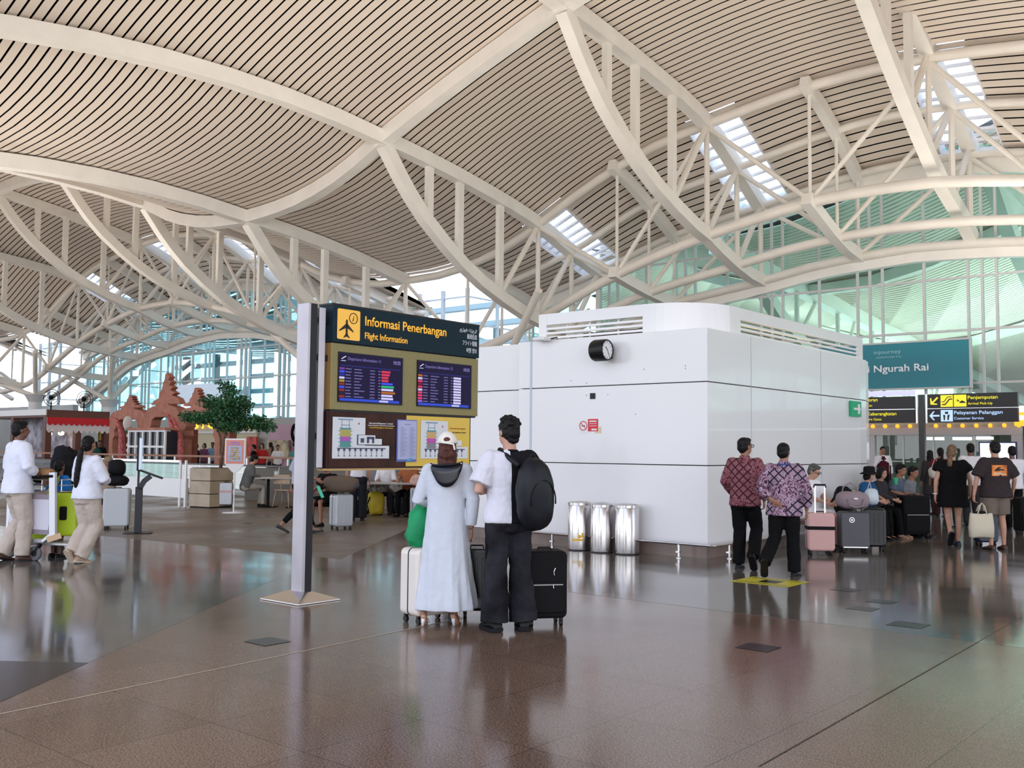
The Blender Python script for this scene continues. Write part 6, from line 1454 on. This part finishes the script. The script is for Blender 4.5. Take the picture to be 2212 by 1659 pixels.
# ---------------- batik men
def batik(name,base,light,dark,seed):
    m_=bpy.data.materials.new(name); m_.use_nodes=True; t=m_.node_tree; L=t.links.new; b=t.nodes['Principled BSDF']; b.inputs['Roughness'].default_value=.75; b.inputs['Specular IOR Level'].default_value=.25
    tc=t.nodes.new('ShaderNodeTexCoord'); mp=t.nodes.new('ShaderNodeMapping'); mp.inputs['Location'].default_value=(seed,seed*.7,seed*.3); L(tc.outputs['Object'],mp.inputs[0])
    n1=t.nodes.new('ShaderNodeTexNoise'); n1.inputs['Scale'].default_value=17; n1.inputs['Detail'].default_value=3; n1.inputs['Distortion'].default_value=2.5; L(mp.outputs[0],n1.inputs['Vector'])
    r=t.nodes.new('ShaderNodeValToRGB'); e=r.color_ramp.elements; e[0].position=.36; e[0].color=dark+(1,); e[1].position=.66; e[1].color=light+(1,); x=e.new(.47); x.color=base+(1,); x=e.new(.54); x.color=light+(1,); x=e.new(.58); x.color=base+(1,); L(n1.outputs['Fac'],r.inputs[0])
    sp=t.nodes.new('ShaderNodeSeparateXYZ'); L(tc.outputs['Object'],sp.inputs[0])
    def lat(op):
        a=t.nodes.new('ShaderNodeMath'); a.operation=op; L(sp.outputs['X'],a.inputs[0]); L(sp.outputs['Z'],a.inputs[1])
        k=t.nodes.new('ShaderNodeMath'); k.operation='MULTIPLY'; k.inputs[1].default_value=9.2; L(a.outputs[0],k.inputs[0])
        f=t.nodes.new('ShaderNodeMath'); f.operation='FRACT'; L(k.outputs[0],f.inputs[0]); g=t.nodes.new('ShaderNodeMath'); g.operation='LESS_THAN'; g.inputs[1].default_value=.2; L(f.outputs[0],g.inputs[0]); return g
    g1,g2=lat('ADD'),lat('SUBTRACT'); mx=t.nodes.new('ShaderNodeMath'); mx.operation='MAXIMUM'; L(g1.outputs[0],mx.inputs[0]); L(g2.outputs[0],mx.inputs[1])
    n2=t.nodes.new('ShaderNodeTexNoise'); n2.inputs['Scale'].default_value=3.3; n2.inputs['Detail'].default_value=0; L(mp.outputs[0],n2.inputs['Vector']); g=t.nodes.new('ShaderNodeMath'); g.operation='GREATER_THAN'; g.inputs[1].default_value=.50; L(n2.outputs['Fac'],g.inputs[0])
    mu=t.nodes.new('ShaderNodeMath'); mu.operation='MULTIPLY'; L(mx.outputs[0],mu.inputs[0]); L(g.outputs[0],mu.inputs[1])
    mi=t.nodes.new('ShaderNodeMixRGB'); mi.inputs[2].default_value=dark+(1,); L(mu.outputs[0],mi.inputs[0])
    m3=t.nodes.new('ShaderNodeMixRGB'); m3.inputs[2].default_value=tuple(.5*(base[i]+light[i]) for i in range(3))+(1,); k=t.nodes.new('ShaderNodeMath'); k.operation='MULTIPLY'; k.inputs[1].default_value=.6; L(g.outputs[0],k.inputs[0]); L(k.outputs[0],m3.inputs[0]); L(r.outputs[0],m3.inputs[1]); L(m3.outputs[0],mi.inputs[1]); L(mi.outputs[0],b.inputs['Base Color']); return m_
bt1=batik('batik maroon',(.16,.03,.045),(.36,.17,.20),(.045,.006,.012),1.3); bt2=batik('batik violet',(.20,.06,.11),(.50,.42,.54),(.012,.010,.022),4.1)
c_trs=cloth('trousers black',(.006,.006,.007),.1)
b1,I=person('man with glasses in maroon batik shirt walking left of another batik shirt',G(1614,1232)+Vector((.0,.1,0)),-26,1.69,'tan',('short',H_BLACK),
    top=dict(mat=bt1,hem=-.10,hemw=.185,hemd=.14,loose=1.12,sleeve=1.85,sw=1.1,collar=.03,disp=.02),legs=dict(mat=c_trs,loose=1.12,flare=1.25),shoes=sh_black,
    head=(-38,2),RA=[(.27,-.02,1.13),(.23,.10,.90),(.0,.1,-1),(-1,0,0),1.2],LA=[(-.26,.0,1.14),(-.20,.18,.98)],RL=[(.12,.14,.52),(.14,-.16,.20),0,-50],LL=[(-.08,.05,.50),(-.09,.02,.085),0,0],vox=.010)
hc=I['hc'];hm=I['hm'];m=MB()
for sx_ in (-.032,.032): m.tube([hc+hm@Vector((sx_+.026*math.cos(q),.098,.006+.020*math.sin(q))) for q in [2*pi*k/12 for k in range(13)]],.0035,5)
for sx_ in (-.066,.066): m.tube([hc+hm@Vector((sx_*.9,.096,.012)),hc+hm@Vector((sx_*1.22,.02,.012))],.0035,5)
m.build('glasses',m_black,b1)
b2,I=person('man in violet and white batik shirt with blue lanyard and black trousers',G(1700,1248)+Vector((.0,.1,0)),-24,1.62,'tan',('crop',H_BLACK),
    top=dict(mat=bt2,hem=-.14,hemw=.195,hemd=.15,loose=1.16,sleeve=1.8,sw=1.1,collar=.03,disp=.02),legs=dict(mat=c_trs,loose=1.12,flare=1.25),shoes=sh_black,build=1.03,
    head=(-14,2),RA=[(.29,.02,1.10),(.27,.10,.86),(.0,.1,-1),(-1,0,0),.9],LA=[(-.28,-.14,1.13),(-.12,-.21,.99),(.8,-.1,-.4),(0,-.7,-.3),.4],RL=[(.10,.04,.50),(.12,.03,.085),-8,0],LL=[(-.12,.0,.50),(-.20,-.34,.22),10,-58],vox=.010)
m=MB(); m.tube([I['neck']+Vector((.072*math.cos(q),.072*math.sin(q)-.01,-.008)) for q in [2*pi*k/20 for k in range(21)]],.009,6); m.build('lanyard',mat('lanyard blue',(.02,.08,.35),.5),b2,smooth=True)
# ---------------- right walkers
wbk,I=person('blond woman in loose short black dress walking away, white wristband',G(2066,1180)+Vector((.0,.1,0)),-6,1.66,'light',('ponytail',H_BLOND,2),
    top=dict(mat=c_black,name='dress',hem=-.27,hemw=.19,hemd=.15,loose=1.25,sleeve=.45,sw=1.4,disp=.02),legs=None,shoes=dict(mat=mat('ballet navy',(.015,.02,.06),.6),k=.95),build=1.1,
    head=(-32,0),RA=[(.30,.02,1.12),(.33,.12,.93)],LA=[(-.28,-.02,1.11),(-.29,.0,.86)],RL=[(.10,.06,.50),(.09,.05,.09),-6,0],LL=[(-.08,.04,.51),(-.10,-.14,.21),5,-62],vox=.011)
m=MB(); m.tube([I['S'](Vector((-.29+.032*math.cos(q),.0+.034*math.sin(q),.885))) for q in [2*pi*k/14 for k in range(15)]],.009,6); m.build('wristband',m_white,wbk)
mbk,I=person('man in dark brown tee with orange back print and taupe shorts, carrying the tote bag',G(2160,1189)+Vector((.0,.1,0)),4,1.72,'fair',('crop',H_BLACK),
    top=dict(mat=cloth('tee dark brown',(.040,.030,.032)),name='tee_shirt',hem=-.10,hemw=.19,hemd=.15,loose=1.22,sleeve=.85,sw=1.25,disp=.02),legs=dict(mat=c_taupe,name='shorts',len=.42,loose=1.2,disp=.02),shoes=dict(mat=mat('shoe brown',(0,0,0)),k=.95),build=1.1,
    head=(-4,0),RA=[(.32,.0,1.12),(.36,.12,.92)],LA=[(-.31,.0,1.12),(-.35,.02,.86),(0,.05,-1),(1,0,0),1.3],RL=[(.11,.02,.50),(.13,.02,.09),-8,0],LL=[(-.11,.02,.50),(-.10,-.02,.09),8,0],vox=.011)
s=I['s']; 
pb_=I['S'](I['T'](.33,0,-.150)); m=MB(); m.prism(rrect2(-.13,.11,-.085,.085,.005),pb_,X,Z,Y,.022); pr=m.build('back_print',mat('print orange',(.72,.20,.03),.6,nz=(8,.5)),mbk)
m=MB(); pb2=pb_-Vector((0,.004,0)); m.prism([(-.10,-.01),(-.07,.03),(-.03,.055),(.03,.065),(.0,.045),(-.02,.03),(.03,.025),(.09,.0),(.04,.0),(.0,.005),(-.03,-.008)],pb2,X,Z,Y,.003); m.build('wave_mark',m_black,pr)
m=MB(); m.prism([(-.10,-.04),(.02,-.04),(.02,-.03),(-.10,-.03)],pb2,X,Z,Y,.003); m.prism([(-.11,-.065),(.09,-.065),(.09,-.05),(-.11,-.05)],pb2,X,Z,Y,.003); m.build('print_line',mat('print cream',(.7,.6,.45),.6),pr)
# neighbours further inside
gd,I=person('guard in dark red vest and white shirt facing the hall, hand at his face',Vector((DY(1907,980,30.6).x,30.6,0)),170,1.72,'tan',('short',H_BLACK),top=dict(mat=c_white,sleeve=1.9),legs=dict(mat=c_black),shoes=sh_black,RA=[(.25,.1,1.15),(.08,.15,1.48),(0,0,1),(0,-1,0),.8],vox=.014,eyes=True)
m=MB(); 
rg2=[]
T_=I['T']
for tt,rx,ry in ((-.06,.19,.15),(.1,.178,.140),(.3,.185,.142),(.42,.16,.125),(.50,.10,.09)):
    rg2.append([I['S'](T_(tt,rx*math.cos(q),ry*math.sin(q))) for q in [2*pi*k/20 for k in range(20)]])
m.rings(rg2); m.build('vest',cloth('vest maroon',(.07,.012,.02)),gd,smooth=True)
def at(px,Y): return Vector((DY(px,975,Y).x,Y,0))
person('woman in dark red top seen from behind near the entrance, white handbag on her arm',at(2031,24),-5,1.66,'tan',('ponytail',H_BLACK,3),top=dict(mat=cloth('top dark red',(.16,.015,.02)),sleeve=.6,hem=-.1),legs=dict(mat=cloth('skirt maroon',(.05,.015,.02)),loose=1.2),shoes=sh_black,vox=.014)
bag('handbag','white handbag by the arm of the woman in the dark red top','bag',at(2020,23.7)+Vector((0,0,.92)),(.16,.08,.14),mat('bag white',(.6,.57,.53),.5),parts=(('handle',[(-.1,0,.24),(0,0,.5),(.1,0,.24)],.012,mat('bag white',(0,0,0))),))
person('person in dark clothes with long hair beside the black sign post',at(2008,25),15,1.60,'tan',('long',H_BLACK),top=dict(mat=c_char,sleeve=1.9,hem=-.4,hemw=.22),legs=dict(mat=c_char),shoes=sh_black,vox=.014)
person('blond woman ahead of the black dress, mostly hidden behind her',at(2052,20.5),-3,1.60,'light',('ponytail',H_BLOND,4),top=dict(mat=c_char,sleeve=.6),legs=dict(mat=c_char),shoes=sh_black,vox=.014)
person('man in white shirt walking between the two right-hand walkers',at(2096,21),-6,1.74,'brown',('crop',H_BLACK),top=dict(mat=c_white,sleeve=.8,hem=-.08,loose=1.15),legs=dict(mat=c_char,loose=1.1),shoes=sh_black,vox=.013)
person('man in white tee at the right edge before the bright screen',at(2186,20),-8,1.68,'brown',('crop',H_BLACK),top=dict(mat=c_white,sleeve=.8,hem=-.08,loose=1.15),legs=dict(mat=c_black,loose=1.1),shoes=sh_black,vox=.013,RA=[(.30,.05,1.15),(.36,.2,1.0)])
suitcase('dark suitcase cut by the right edge of the frame',at(2215,19.0),R(5),.42,.26,.7,m_bl,kind='soft')
# ---------------- seated row on the kiosk bench (they face along -V)
def seatp(px,extra=0):
    # on bench line b=kb-.32 at pixel column px
    a,z=ONB(px,1100,kb-.30+extra); return AB(a,kb-.30+extra,0)
FD=math.degrees(math.atan2(-V.y,-V.x))-90
w,I=sit('grey haired man with glasses in white tee and shorts seated reading his phone',seatp(1745),FD-4,1.72,'fair',('short',H_GREY),dict(mat=c_white,name='tee_shirt',sleeve=.85,sw=1.2,loose=1.15),dict(mat=c_white,len=.45,name='shorts',loose=1.15),lean=6,head=(0,-22),vox=.011)
hc=I['hc'];hm=I['hm'];m=MB()
for sx_ in (-.032,.032): m.tube([hc+hm@Vector((sx_+.024*math.cos(q),.098,.006+.018*math.sin(q))) for q in [2*pi*k/12 for k in range(13)]],.0035,5)
m.tube([hc+hm@Vector((.062,.096,.010)),hc+hm@Vector((.085,.0,.012))],.0035,5); m.tube([hc+hm@Vector((-.062,.096,.010)),hc+hm@Vector((-.085,.0,.012))],.0035,5); m.build('glasses',m_black,w)
m=MB(); m.box((0,.13,.30),(.12,.004,.03)); m.v=[tuple(I['S'](Vector((v[0],.158,.56+v[2]*1.0)))) if 0 else v for v in m.v]
ph=w.location+Matrix.Rotation(R(FD-4),3,'Z')@Vector((.05,.47,.80)); m=MB(); m.box((0,0,0),(.08,.012,.15),M=Matrix.Rotation(R(FD-4),3,'Z')@Matrix.Rotation(R(-35),3,'X')); o=m.build('mobile_phone',m_black,None,bevel=.003); o.location=ph; tag(o,'dark mobile phone held by the seated grey haired man','phone')
rows=[(1868,'woman in black bucket hat and blue top seated behind the mauve bag','light',('bob',H_BLACK),cloth('top denim blue',(.02,.09,.22)),c_black,1.60,8),
(1897,'woman with black hair and dark scarf seated holding a green cup','fair',('bob',H_BLACK),c_char,c_black,1.62,6),
(1922,'man with tousled dark hair in blue grey tee leaning on his knees on the bench','tan',('short',H_BLACK),cloth('tee blue grey',(.10,.13,.18)),cloth('trousers cream',(.40,.36,.30)),1.74,20),
(1940,'man in grey tee bent over his phone at the far end of the bench','tan',('short',H_BLACK),c_grey,c_beige,1.72,28)]
bp3=None
for i,(px,lb,sk,hr,tm,lm,hh,ln) in enumerate(rows):
    w,I=sit(lb,seatp(px,-.02-.06*i),FD+(-6+3*i),hh,sk,hr,dict(mat=tm,sleeve=.9 if i!=1 else 1.9,loose=1.1),dict(mat=lm,len=1.0,loose=1.05),dict(kind='sandal',mat=mat('sandal tan',(.3,.2,.13),.6)) if i==1 else sh_black,lean=ln,head=(10 if i==0 else -8,-10),vox=.013,kn=.05)
    if i==0:
        hc=I['hc']; m=MB(); m.lathe([(.165,-.015),(.16,-.005),(.100,.03),(.098,.10),(.075,.125),(.01,.13)],hc+Vector((0,-.01,.02)),22); m.build('bucket_hat',cloth('hat black',(.012,.012,.014)),w,smooth=True,autos=True)
    if i==1:
        q=w.location+Matrix.Rotation(R(FD-3),3,'Z')@Vector((.08,.36,.95)); m=MB(); m.lathe([(.03,0),(.042,.12),(.04,.125),(.01,.125)],(0,0,0),14); o=m.build('drink_cup',mat('cup green',(.02,.40,.16),.4),None,smooth=True,autos=True); o.location=q; tag(o,'small bright green cup in the hands of the seated woman with the scarf','cup')
bag('shoulder_bag','cream shoulder bag leaning among the seated travellers behind the mauve bag','bag',seatp(1846,-.12)+Vector((0,0,.46)),(.15,.10,.20),mat('cream cloth bag',(.42,.40,.36),.7))
bag('black_backpack','black backpack on the bench between the pink suitcase and the bucket hat','backpack',seatp(1822,-.05)+Vector((0,0,.46)),(.16,.13,.24),m_bl)
# ---------------- middle distance
person('passer-by in grey shirt and black trousers walking behind the steel post',at(648,17.6),-78,1.66,'tan',('bun',H_BLACK),top=dict(mat=cloth('shirt pale grey',(.42,.44,.50)),sleeve=.95,sw=1.4,hem=-.04,loose=1.1),legs=dict(mat=c_black,loose=.98,flare=.9,len=.93),shoes=dict(mat=mat('slipper black',(.03,.03,.03),.6),k=.9),
    LA=[(-.24,-.10,1.12),(-.26,-.12,.88)],RA=[(.24,.1,1.12),(.2,.3,1.0)],RL=[(.09,.16,.50),(.09,.26,.10),0,8],LL=[(-.09,.02,.50),(-.10,-.30,.16),0,-25],vox=.012)
m=MB(); m.box((0,0,0),(.05,.02,.22)); o=m.build('lanyard_cards',mat('card mint',(.05,.55,.35),.4),None); o.location=at(694,17.4)+Vector((0,0,.74)); o.rotation_euler=(0,R(-25),0); tag(o,'mint green lanyard cards dangling beside the walker behind the post','lanyard')
w,I=sit('person in black with cap and sunglasses seated behind the brown backpack',at(716,19.6),150,1.68,'tan',('short',H_BLACK),dict(mat=c_black,sleeve=.9),dict(mat=c_black,len=.45,loose=1.1),lean=12,seat=.42,head=(0,-14),vox=.013)
capon(w,I,m_blackm)
person('person in white shirt and dark trousers standing at the cafe under the flight board',at(775,20.8),10,1.68,'light',('ponytail',H_BLACK,3),top=dict(mat=c_white,sleeve=.8,hem=.0),legs=dict(mat=cloth('trousers dark',(.02,.022,.028)),loose=1.15,flare=1.4),shoes=sh_black,vox=.013)
sit('person in rust orange top seated at the cafe table',at(885,22.6),165,1.70,'tan',('short',H_BLACK),dict(mat=cloth('top rust',(.35,.12,.05)),sleeve=.6),dict(mat=c_black),seat=.45,vox=.014)
sit('diner in white top seated behind the long cafe table',at(835,23.2),185,1.65,'tan',('bob',H_BLACK),dict(mat=c_white,sleeve=1.2),dict(mat=c_char),seat=.45,vox=.014)
sit('diner in grey top seated right of the white top at the cafe table',at(812,23.4),175,1.65,'tan',('short',H_BLACK),dict(mat=c_grey,sleeve=1.2),dict(mat=c_char),seat=.45,vox=.014)
w,I=sit('man in grey jacket and cream trousers seated with head bowed beside the planter',at(533,25.2),-62,1.72,'fair',('short',H_BLACK),dict(mat=cloth('jacket grey',(.14,.14,.14)),sleeve=1.8,loose=1.1),dict(mat=cloth('trousers cream',(.40,.36,.30))),lean=14,head=(0,-26),vox=.013)
far=[(424,43,'person in dark clothes with white bag standing in the store doorway',c_black,c_black,80),(441,45,'small distant person in purple shirt at the store',cloth('shirt purple',(.15,.06,.12)),c_char,160),(459,45,'small distant person in blue shirt at the store',cloth('shirt denim',(.18,.28,.42)),c_char,190),
(548,40,'distant person in black near the lilac store',c_black,c_char,100),(566,40,'distant person in red near the lilac store',cloth('shirt red',(.45,.03,.03)),c_char,170),(584,41,'distant person in beige standing by the lilac store',cloth('shirt beige',(.35,.26,.18)),c_navy,60),(636,38,'distant person with red cap left of the steel post',cloth('shirt teal',(.08,.3,.32)),c_char,150),
(205,38,'shopkeeper in dark green shirt behind the left kiosk counter',cloth('shirt forest',(.015,.07,.06)),c_black,170),(215,40,'second figure in dark shirt behind the left kiosk counter',c_black,c_black,200),(600,40,'distant person in white by the rail',c_white,c_char,200)]
for i,(px,yd,lb,tm,lm,fc) in enumerate(far):
    person(lb,at(px,yd),fc,1.62+.05*(i%3),('tan','fair','brown')[i%3],(('short','bob','ponytail')[i%3],H_BLACK) if (('short','bob','ponytail')[i%3])!='ponytail' else ('ponytail',H_BLACK,3),top=dict(mat=tm,sleeve=.9),legs=dict(mat=lm),shoes=sh_black,vox=.02,eyes=False)
